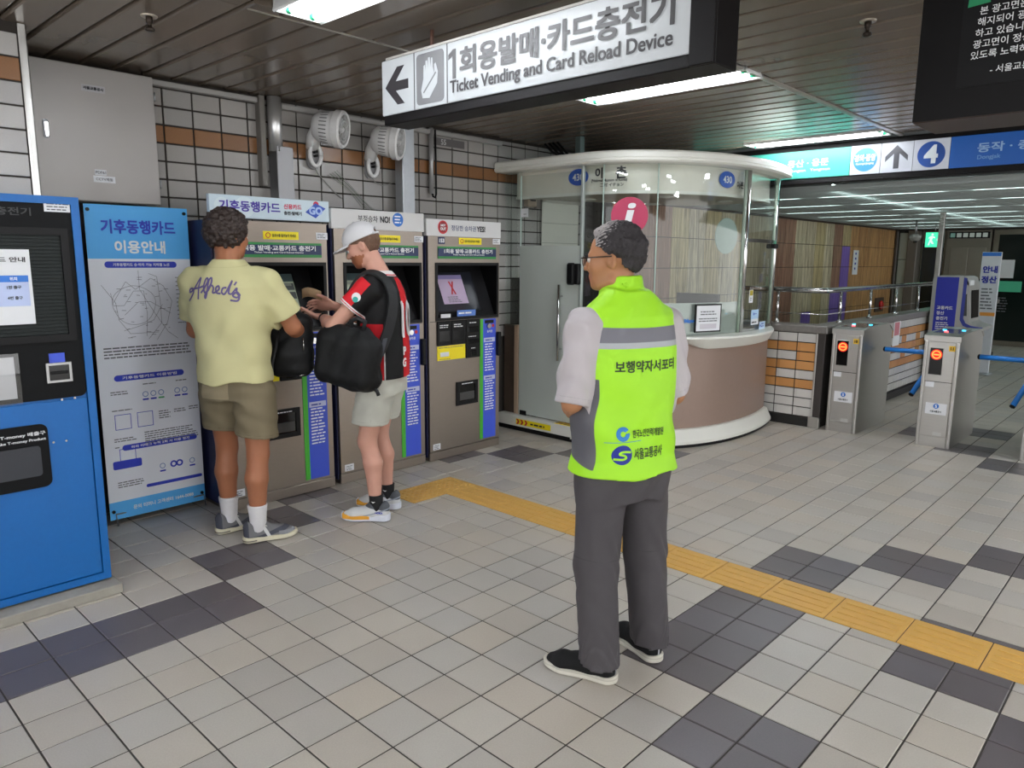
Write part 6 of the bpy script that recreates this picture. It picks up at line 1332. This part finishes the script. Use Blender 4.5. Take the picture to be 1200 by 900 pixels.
def scut(X,Y,Z):
    r = np.full(np.broadcast_shapes(X.shape,Y.shape,Z.shape), -.05, np.float32)
    for sg, sh, el in ((-1,J['shL'],J['elL']),(1,J['shR'],J['elR'])):
        d = A3(el)-A3(sh); d /= np.linalg.norm(d); p = A3(sh)*.26+A3(el)*.74; q = (X-p[0])*d[0]+(Y-p[1])*d[1]+(Z-p[2])*d[2]; r = np.where((sg*X > .17+.0*Z) & (Z < 1.36), np.maximum(r, np.where(sg*X > .245-.0*Z, q, np.minimum(q, (sg*X-.232)*2))), r)
    return r
V.clip(scut); V.clip(lambda X,Y,Z: .900+.06*X+.01*np.sin(X*25)+0*Y-Z)
shirt_m = zone_mat('tshirt_yellow', (198, 193, 146), [('collar', (184,179,132))], .85, .15, 1200, .04)
ts = obj('tshirt', V.mesh('tshirt', 1, {'collar': lambda x,y,z: .0016-np.abs(z-1.535-.15*y)}), shirt_m, per)
S_ = lambda pts: [((x-352)*.00070, -(y-750)*.00070) for x, y in pts]
strokes = [[(140,838),(165,812),(192,765),(180,742),(152,750),(146,775)],[(146,775),(200,745),(252,660),(242,740),(236,822)],[(170,748),(245,736),(285,722)],[(262,775),(296,735),(318,690),(314,664),(298,676),(288,730),(298,772),(322,752)],[(322,752),(350,700),(348,662),(328,680),(318,760),(303,812),(298,790),(330,748)],[(330,748),(352,716),(370,734),(364,770),(390,766)],[(390,766),(416,742),(410,720),(390,736),(396,770),(428,776)],[(474,732),(446,736),(436,766),(456,780),(482,745),(512,680),(494,740),(490,772),(508,780)],[(544,688),(530,714)],[(510,782),(548,736),(548,758),(570,786),(548,804),(520,790),(545,768),(566,800),(552,828),(500,824)]]
wrap(ribbon([S_(s) for s in strokes], .0098), ts.data, (-.036,0,1.402), (1,0,0), (0,0,1), (0,1,0), mat('script_purple', (96,84,132), .7), ts, 'lettering', .0022)
V = Vox((-.17,-.15,1.60), (.16,.22,1.90), .0045)
P = lambda v: np.array(HC)+hR @ np.array(v)
V.add(ell(P((0,-.022,.022)), (.100,.114,.112), hR), 0)
rs = np.random.RandomState(4)
for k in range(420):
    d = rs.normal(size=3); d /= np.linalg.norm(d)
    if d[1] > .62 and d[2] < .55: continue
    if d[2] < -.80: continue
    if d[1] > .0 and d[2] < -.15: continue
    V.add(ell(P((d[0]*.100, d[1]*.114-.022, d[2]*.114+.020)), rs.uniform(.009,.017)*np.array([1,1,1])), .004)
V.cut(ell(P((0,.085,-.055)), (.088,.085,.095), hR), .006); V.warp(waves(9, .003, 330, 6))
obj('hair', V.mesh('hair', 1), mat('hair_dark_brown', (50,38,34), .5, 0, .35, 120, bump=.4, bscale=260), per)
sock_w = mat('sock_white', (216,214,216), .85, 0, .05, 60, bump=.2, bscale=500)
for an, q in ((J['anL'],fL),(J['anR'],fR)): obj('sock', MB().lathe([(.036,.055),(.043,.07),(.045,.11),(.048,.16),(.054,.205),(.055,.212),(.050,.214)], (an[0],an[1]-.004,0), n=20), sock_w, per)
gr_up = zone_mat('sneaker_grey', (112,112,114), [('za', (70,72,82)), ('zb', (128,130,134)), ('zc', (206,206,206))], .75, .3, 500, .1); gr_so = zone_mat('sole_cream', (206,200,176), [('za', (96,92,84))], .6, 0, 100, .05)
ang = lambda f: math.atan2(-f[0], f[1])
shoe(per, aL, ang(fL), gr_up, gr_so, lacew, 'grey', -1); shoe(per, aR, ang(fR), gr_up, gr_so, lacew, 'grey', 1)
bagm = mat('bag_black', (17,18,20), .6, 0, .25, 30, bump=.15, bscale=500, spec=.3); strapm = mat('strap_black', (24,25,28), .7, 0, .15, 60)
OY, TY = O_, TH
def on_person(O_, TH, v): c, s = math.cos(TH), math.sin(TH); return (O_[0]+c*v[0]-s*v[1], O_[1]+s*v[0]+c*v[1], v[2])
t = thing('backpack', 'black backpack carried at the front of the person in yellow', 'backpack', on_person(OY, TY, (.215,.225,.93)), TY+.25)
V = Vox((-.18,-.15,-.06), (.20,.15,.40), .006); V.add(rbox((0,0,.15), (.125,.085,.185), .06), 0); V.add(ell((.01,-.05,.09), (.10,.07,.10)), .03); V.add(ell((0,-.02,.28), (.09,.07,.07)), .03); V.warp(waves(2, .004, 30, 5)); obj('bag_body', V.mesh('bag_body', 1), bagm, t)
for xx in (-.09, -.045): obj('loose_strap', MB().tube([(xx,-.10,.24),(xx-.01,-.135,.14),(xx-.03,-.145,.06),(xx-.035,-.14,-.01)], [.009,.009,.008,.008], 6), strapm, t)
obj('shoulder_strap', MB().tube([(-.06,-.085,.30),(-.075,-.04,.40),(-.07,.04,.47),(-.06,.08,.42)], .014, 8), strapm, t); obj('zip_pull', MB().tube([(.09,-.105,.20),(.094,-.115,.16),(.092,-.112,.13)], .003, 5), chrome, t); obj('zip_pull', MB().tube([(.06,-.085,-.02),(.09,-.07,-.012)], .003, 5), chrome, t)

# ------------------------------------------------------------------ the person in the red and black jersey
TH = math.radians(125); O_ = (-1.82, .945, 0)
per = thing('person', 'bearded person in white cap, red and black jersey and white shorts', 'person', O_, TH)
hR = rotm(.10, -.42, 0); HC = (0, .105, 1.645)
aL = to_l(-1.765,.832); aR = to_l(-1.895,1.018); fL = local_dir(TH, (math.cos(math.radians(219)), math.sin(math.radians(219)))); fR = local_dir(TH, (math.cos(math.radians(212)), math.sin(math.radians(212))))
J = dict(lo=(-.44,-.34,0), hi=(.44,.62,1.82), head=HC, headR=hR, neck=(0,.0,1.475), hs=1.0,
         trunk=[(.80,0,0,.14,.10),(1.05,0,0,.15,.105),(1.30,0,-.01,.17,.105),(1.42,0,-.01,.145,.085),(1.46,0,-.005,.09,.06)],
         shL=(-.185,.015,1.405), shR=(.185,.015,1.405), elL=(-.245,.205,1.185), elR=(.245,.185,1.18), wrL=(-.075,.335,1.225), wrR=(.075,.325,1.285), hdL=(.35,.92,.05), hdR=(-.25,.95,.10), hpL=(.2,-.1,1), hpR=(-.8,-.1,-.5), curlL=.40, curlR=.55,
         hipL=(-.095,-.0,.86), hipR=(.095,-.0,.86), knL=(aL[0]+.01,aL[1]+.045,.49), knR=(aR[0]-.01,aR[1]+.04,.49), anL=(aL[0],aL[1],.10), anR=(aR[0],aR[1],.10), ftL=fL, ftR=fR, arm=1.02, leg=1.02)
def beard(x,y,z):
    q = (np.stack([x,y,z],1)-np.array(HC)) @ hR; return np.minimum(-.042-q[:,2]+.25*np.clip(q[:,1]-.06,-.2,.0), np.minimum(q[:,1]-.012+.9*(q[:,2]+.075), .122+q[:,2]))+.004*np.sin(q[:,1]*300)
body = build_body(J, 'body', skin_c, per, {'zlip': lipz(HC, hR), 'zbeard': beard}); eyes(per, HC, hR)
V = Vox((-.34,-.26,.52), (.34,.30,1.0), .006)
V.add(stack([(.78,0,-.005,.18,.135),(.90,0,-.005,.178,.130),(.98,0,0,.165,.115)]), .02)
for kn, hp in ((J['knL'],J['hipL']),(J['knR'],J['hipR'])): e = [hp[i]*.25+kn[i]*.75 for i in range(3)]; V.add(rcone([hp[0],hp[1],.84], [e[0],e[1],.58], .112, .110), .025)
V.warp(lambda X,Y,Z: .0035*np.sin(Y*40+Z*28+2*np.sin(Z*15))+.0025*np.sin(Z*60+X*30)); V.clip(lambda X,Y,Z: .600+.05*Y-Z+0*X)
obj('shorts', V.mesh('shorts', 1, {'seam': lambda x,y,z: np.maximum(.0012-np.abs(y-.005), .0012-np.abs(z-.622-.05*y))}), zone_mat('shorts_white', (186,186,176), [('seam', (160,160,150))], .8, .12, 900, .04), per)
V = Vox((-.40,-.26,.84), (.40,.38,1.56), .0055)
V.add(stack([(.87,0,-.01,.195,.150),(1.0,0,-.012,.192,.146),(1.15,0,-.012,.195,.142),(1.30,0,-.014,.205,.136),(1.38,0,-.012,.195,.122),(1.44,0,-.008,.145,.102),(1.475,0,.0,.095,.086),(1.50,0,.008,.070,.074)], 2.4), .02)
for sg, sh, el in ((-1,J['shL'],J['elL']),(1,J['shR'],J['elR'])): V.add(rcone((sg*.13,0,1.41), [sh[0],sh[1],sh[2]-.01], .068, .072), .03); V.add(rcone([sh[0],sh[1],sh[2]-.01], [sh[i]*.40+el[i]*.60 for i in range(3)], .072, .072), .03)
V.cut(ell((0,.012,1.535), (.064,.070,.042)), 0)
V.warp(lambda X,Y,Z: .0035*np.sin(Y*30+Z*9+1.5*np.sin(Z*12))*np.clip((1.3-Z)*3,0,1)+.003*np.sin((Y+Z)*45+X*20)*np.clip((np.abs(X)-.14)*8,0,1))
def scut2(X,Y,Z):
    r = np.full(np.broadcast_shapes(X.shape,Y.shape,Z.shape), -.05, np.float32)
    for sg, sh, el in ((-1,J['shL'],J['elL']),(1,J['shR'],J['elR'])):
        d = A3(el)-A3(sh); d /= np.linalg.norm(d); p = A3(sh)*.48+A3(el)*.52; q = (X-p[0])*d[0]+(Y-p[1])*d[1]+(Z-p[2])*d[2]; r = np.where((sg*X > .16) & (Y > .03) & (Z < 1.42), np.maximum(r, q), r)
    return r
V.clip(scut2); V.clip(lambda X,Y,Z: .872-.02*Y-Z+0*X)
def cuffz(w0, w1):
    def f(x,y,z):
        r = np.full(len(x), -1.)
        for sg, sh, el in ((-1,J['shL'],J['elL']),(1,J['shR'],J['elR'])):
            d = np.array(el)-np.array(sh); d /= np.linalg.norm(d); p = np.array(sh)*.48+np.array(el)*.52; q = (x-p[0])*d[0]+(y-p[1])*d[1]+(z-p[2])*d[2]; r = np.maximum(r, np.minimum(np.minimum(q+w1, -q-w0), np.minimum(sg*x-.15, y-.03)))
        return r
    return f
def slv(x,y,z):                                             # red upper part of the sleeves
    r = np.full(len(x), -1.)
    for sg, sh, el in ((-1,J['shL'],J['elL']),(1,J['shR'],J['elR'])):
        d = np.array(el)-np.array(sh); d /= np.linalg.norm(d); up_ = np.array((0,.55,.8)); up_ = up_-d*(up_@d); up_ /= np.linalg.norm(up_); v = (x-sh[0])*up_[0]+(y-sh[1])*up_[1]+(z-sh[2])*up_[2]; t_ = (x-sh[0])*d[0]+(y-sh[1])*d[1]+(z-sh[2])*d[2]
        r = np.maximum(r, np.minimum(np.minimum(v+.012, sg*x-.15), t_+.03))
    return r
ang_ = lambda x,y: np.arctan2(np.abs(x), -(y+.01))          # 0 at the spine, pi at the chest
jz = {'r1': lambda x,y,z: (np.minimum(.42-ang_(x,y), 1.46-z))*.15, 'r2': lambda x,y,z: np.minimum(np.minimum(ang_(x,y)-1.25, 2.05-ang_(x,y))*.15, np.minimum(1.20-z, .6-z+.6)), 'r3': lambda x,y,z: np.minimum((ang_(x,y)-2.5)*.15, 1.5-z),
      'slv': slv, 'cw': cuffz(0, .020), 'cr': cuffz(.007, .013), 'col': lambda x,y,z: z-1.478-.1*y, 'colr': lambda x,y,z: .003-np.abs(z-1.484-.1*y), 'pipe': lambda x,y,z: np.minimum(.0025-np.abs(ang_(x,y)-1.22)*.15, 1.12-z)}
jersey = zone_mat('jersey', (16,15,17), [('r1',(196,22,32)),('r2',(182,20,30)),('r3',(186,22,32)),('slv',(204,28,40)),('cw',(226,222,222)),('cr',(196,30,40)),('col',(226,222,222)),('colr',(196,30,40)),('pipe',(220,216,216))], .7, .12, 1200, .05)
js = obj('jersey', V.mesh('jersey', 1, jz), jersey, per)
jw = mat('jersey_white', (228,226,228), .6)
wrap(flat_text('10', .22, .16, .03), js.data, (0,0,1.22), (1,0,0), (0,0,1), (0,1,0), jw, js, 'back_number', .0022); wrap(flat_text('P', .050, .040, .05), js.data, (-.055,0,1.035), (1,0,0), (0,0,1), (0,1,0), jw, js, 'lettering', .0022); wrap(flat_text('G', .055, .050, .05), js.data, (-.055,0,.965), (1,0,0), (0,0,1), (0,1,0), jw, js, 'lettering', .0022)
p = [J['shL'][i]*.80+J['elL'][i]*.20 for i in range(3)]; wrap(flat_ring(0,.026), js.data, (p[0],p[1],p[2]-.005), (0,-1,0), (0,0,1), (1,0,0), jw, js, 'sleeve_badge', .0022); wrap(flat_ring(0,.016), js.data, (p[0],p[1]+.004,p[2]-.018), (0,-1,0), (0,0,1), (1,0,0), mat('badge_teal', (40,160,150), .5), js, 'sleeve_badge', .0034)
# short hair, cap
P = lambda v: np.array(HC)+hR @ np.array(v)
V = Vox((-.13,-.06,1.48), (.13,.26,1.80), .0045); V.add(ell(P((0,-.014,.018)), (.083,.102,.095), hR), 0)
def hc3(X,Y,Z):
    qx, qy, qz = ((X-HC[0])*hR[0,k]+(Y-HC[1])*hR[1,k]+(Z-HC[2])*hR[2,k] for k in range(3)); l = np.maximum(-.075-qz, np.where(qy > -.035, .008-qz+.3*np.clip(qy,0,.1), -1)); return np.maximum(l, qy-.05)
V.warp(waves(3, .002, 240, 5)); V.clip(hc3); obj('hair', V.mesh('hair', 1), mat('hair_brown', (98,70,52), .6, 0, .3, 90, bump=.4, bscale=300), per)
V = Vox((-.16,-.12,1.52), (.16,.36,1.86), .0045); V.add(ell(P((0,-.008,.040)), (.093,.112,.100), hR), 0)
def capcut(X,Y,Z): qx, qy, qz = ((X-HC[0])*hR[0,k]+(Y-HC[1])*hR[1,k]+(Z-HC[2])*hR[2,k] for k in range(3)); return .030+.12*np.clip(-qy,-.02,.2)*0-qz
V.clip(capcut)
def brim(X,Y,Z):
    qx, qy, qz = ((X-HC[0])*hR[0,k]+(Y-HC[1])*hR[1,k]+(Z-HC[2])*hR[2,k] for k in range(3)); r = np.sqrt((qx/.086)**2+((qy-.085)/.095)**2)-1; zc = .034-.10*np.clip(qy-.09,0,.2)-2.0*qx*qx; return np.maximum(np.maximum(r*.08, np.abs(qz-zc)-.0045), .06-qy)
V.add((brim, P((0,.09,.02))-.16, P((0,.09,.02))+.16), .006)
V.cut(ell(P((0,-.115,.045)), (.036,.03,.022), hR), .003)
cp = obj('cap', V.mesh('cap', 1, {'seam': lambda x,y,z: np.minimum(.0012-np.abs((np.stack([x,y,z],1)-np.array(HC)) @ hR[:,0]), 1.)}), zone_mat('cap_white', (212,212,215), [('seam', (172,172,178))], .8, .15, 900, .03), per)
obj('button', MB().lathe([(.009,0),(.008,.004),(.003,.006)], P((0,-.008,.139)), hR @ np.array((0,0,1)), 12), MATS['cap_white'], cp); obj('cap_strap', MB().tube([P((-.055,-.098,.034)),P((0,-.118,.034)),P((.055,-.098,.034))], .007, 8), MATS['cap_white'], cp)
w_ = np.array(J['wrL']); d_ = w_-np.array(J['elL']); d_ /= np.linalg.norm(d_); wt_ = obj('wristwatch', MB().lathe([(.030,-.010),(.032,-.010),(.032,.010),(.030,.010)], w_-d_*.035, d_, 22, ring=True), black, per); obj('watch_case', MB().lathe([(.016,0),(.016,.008),(.012,.010)], w_-d_*.035+np.array((0,0,.027)), (0,0,1), 16), black, wt_)
sock_b = mat('sock_black', (22,22,24), .85, 0, .2, 60)
for an in (J['anL'],J['anR']): s_ = obj('sock', MB().lathe([(.035,.05),(.040,.07),(.040,.11),(.043,.155),(.044,.162),(.038,.163)], (an[0],an[1]-.004,0), n=20), sock_b, per); obj('swoosh', MB().add([(an[0]-.0445,an[1]+.016,.132),(an[0]-.0455,an[1]+.0,.122),(an[0]-.0445,an[1]-.014,.130),(an[0]-.0455,an[1]+.0,.128)], [(0,1,2,3)]), jw, s_)
wh_up = zone_mat('sneaker_white', (206,208,210), [('za', (84,88,94)), ('zb', (150,158,170))], .7, .3, 500, .06); wh_so = zone_mat('sole_white', (214,218,230), [('za', (226,160,52)), ('zb', (120,116,116))], .6, 0, 100, .04)
laceb = mat('lace_black', (26,26,28), .7)
s1 = shoe(per, aL, ang(fL), wh_up, wh_so, laceb, 'white', -1); s2 = shoe(per, aR, ang(fR), wh_up, wh_so, laceb, 'white', 1)
lettering('HOKA', (-.043,-.03,.060), (0,-1,0), (0,0,1), .013, navy, s1, width=.045, bold=.05)
OR, TR = O_, TH
# backpack hanging at the left hip, held thing of its own
bR = .22
t = thing('backpack', 'large black backpack slung in front of the person in the jersey', 'backpack', on_person(OR, TR, (-.265,.115,.845)), TR+1.35)
V = Vox((-.28,-.19,-.08), (.28,.19,.48), .006)
Rb = rotm(0, 0, -.16); V.add(rbox((0,0,.165), (.20,.088,.168), .085, Rb), 0); V.add(rbox((.075,-.075,.155), (.095,.04,.105), .035, Rb), .02); V.add(ell((-.03,-.05,.06), (.16,.075,.09), Rb), .04); V.add(rcone((-.10,0,.30), (.08,0,.32), .05, .04), .03)
V.warp(waves(6, .0035, 26, 5)); V.warp(lambda X,Y,Z: .002*np.sin(X*60+Z*20)); obj('bag_body', V.mesh('bag_body', 1), bagm, t)
obj('zip', MB().tube([(-.17,-.075,.26),(-.10,-.090,.30),(-.02,-.095,.295),(-.015,-.10,.23),(-.02,-.112,.14)], .004, 6), strapm, t); obj('small_badge', MB().prism(rrect(.022,.026,.006), (.10,-.121,.225), X3, Z3, -Y3*.002), mat('badge_grey', (150,152,156), .4), t); obj('zip_pull', MB().tube([(-.015,-.108,.24),(-.01,-.116,.20)], .0035, 6), mat('pull_grey', (140,142,148), .4), t)
obj('haul_loop', MB().tube([(-.12,.02,.33),(-.14,.03,.38),(-.10,.04,.40),(-.05,.03,.38),(-.05,.02,.34)], .013, 8), strapm, t); obj('bottom_strap', MB().tube([(-.14,-.02,.015),(-.17,-.03,-.02),(-.18,-.03,-.045)], .011, 8), strapm, t)
# shoulder strap in the bag's frame: up over the left shoulder and down the back
def to_bag(v):
    wv = on_person(OR, TR, v); o = t.location; c, s = math.cos(-t.rotation_euler[2]), math.sin(-t.rotation_euler[2]); dx, dy = wv[0]-o.x, wv[1]-o.y; return (c*dx-s*dy, s*dx+c*dy, wv[2]-o.z)
def flat_strap(pts, wd, th, nrm):
    mb = MB(); pts = catmull([tuple(p) for p in pts], 6); vs = []
    for i, p in enumerate(pts):
        a, b = np.array(pts[max(i-1,0)]), np.array(pts[min(i+1,len(pts)-1)]); d = b-a; d = d/np.linalg.norm(d); n_ = np.array(nrm(i/(len(pts)-1))); s_ = np.cross(d, n_); s_ /= np.linalg.norm(s_); n_ = np.cross(s_, d); p = np.array(p)
        vs += [p-s_*wd/2, p+s_*wd/2, p+s_*wd/2+n_*th, p-s_*wd/2+n_*th]
    m = len(pts); mb.add(vs, [(4*i+k,4*i+(k+1)%4,4*i+4+(k+1)%4,4*i+4+k) for i in range(m-1) for k in range(4)]); mb.add(vs, [(0,1,2,3),(4*m-4,4*m-1,4*m-2,4*m-3)]); return mb
sp = [(-.17,.155,1.20),(-.155,.150,1.34),(-.145,.095,1.445),(-.14,.02,1.490),(-.15,-.07,1.455),(-.175,-.125,1.36),(-.205,-.12,1.22),(-.225,-.075,1.08),(-.235,-.02,.98)]
cen = (-.10,-.0,1.20)
def nr(pts): 
    def f(u): k = min(int(u*(len(pts)-1)), len(pts)-1); v = np.array(pts[k])-np.array(cen); v[2] *= .6; wv = on_person((0,0,0), TR, v); a = -t.rotation_euler[2]; c, s = math.cos(a), math.sin(a); return (c*wv[0]-s*wv[1], s*wv[0]+c*wv[1], wv[2])
    return f
obj('shoulder_strap', flat_strap([to_bag(v) for v in sp], .062, .012, nr(sp)), strapm, t)
sp2 = [(-.210,-.108,1.20),(-.232,-.072,1.05),(-.242,-.035,.93),(-.25,.02,.88)]
obj('webbing', flat_strap([to_bag(v) for v in sp2], .026, .012, nr(sp2)), mat('webbing_grey', (66,68,76), .7), t)
# what the hands hold
hv = on_person(OR, TR, (.035,.445,1.345)); t = thing('banknote', 'brown folded banknote held up by the person in the jersey', 'banknote', hv, TR+1.25)
mb = MB(); n = 8
for i in range(n+1):
    u = i/n; x = -.075+.15*u; z = .035*math.sin(u*2.2)-.02*u
    for q in (0,1): mb.v += [(x, .012*math.sin(u*3), z-.028+q*.056), (x, .012*math.sin(u*3)+.001, z-.028+q*.056)]
for i in range(n): a = 4*i; b = a+4; mb.f += [(a,b,b+2,a+2),(a+1,a+3,b+3,b+1),(a,a+1,b+1,b),(a+2,b+2,b+3,a+3)]; mb.sm += [True]*4
obj('note', mb, mat('note_brown', (176,146,112), .6, 0, .2, 90), t)
hv = on_person(OR, TR, (-.005,.425,1.247)); t = thing('phone', 'small dark phone lying on the left hand of the person in the jersey', 'phone', hv, TR+.6); obj('phone_body', MB().cbox(-.035,.035,-.07,.07,0,.008,.003), black, t); obj('phone_screen', MB().box(-.031,.031,-.064,.064,.008,.0085), blackg, t)
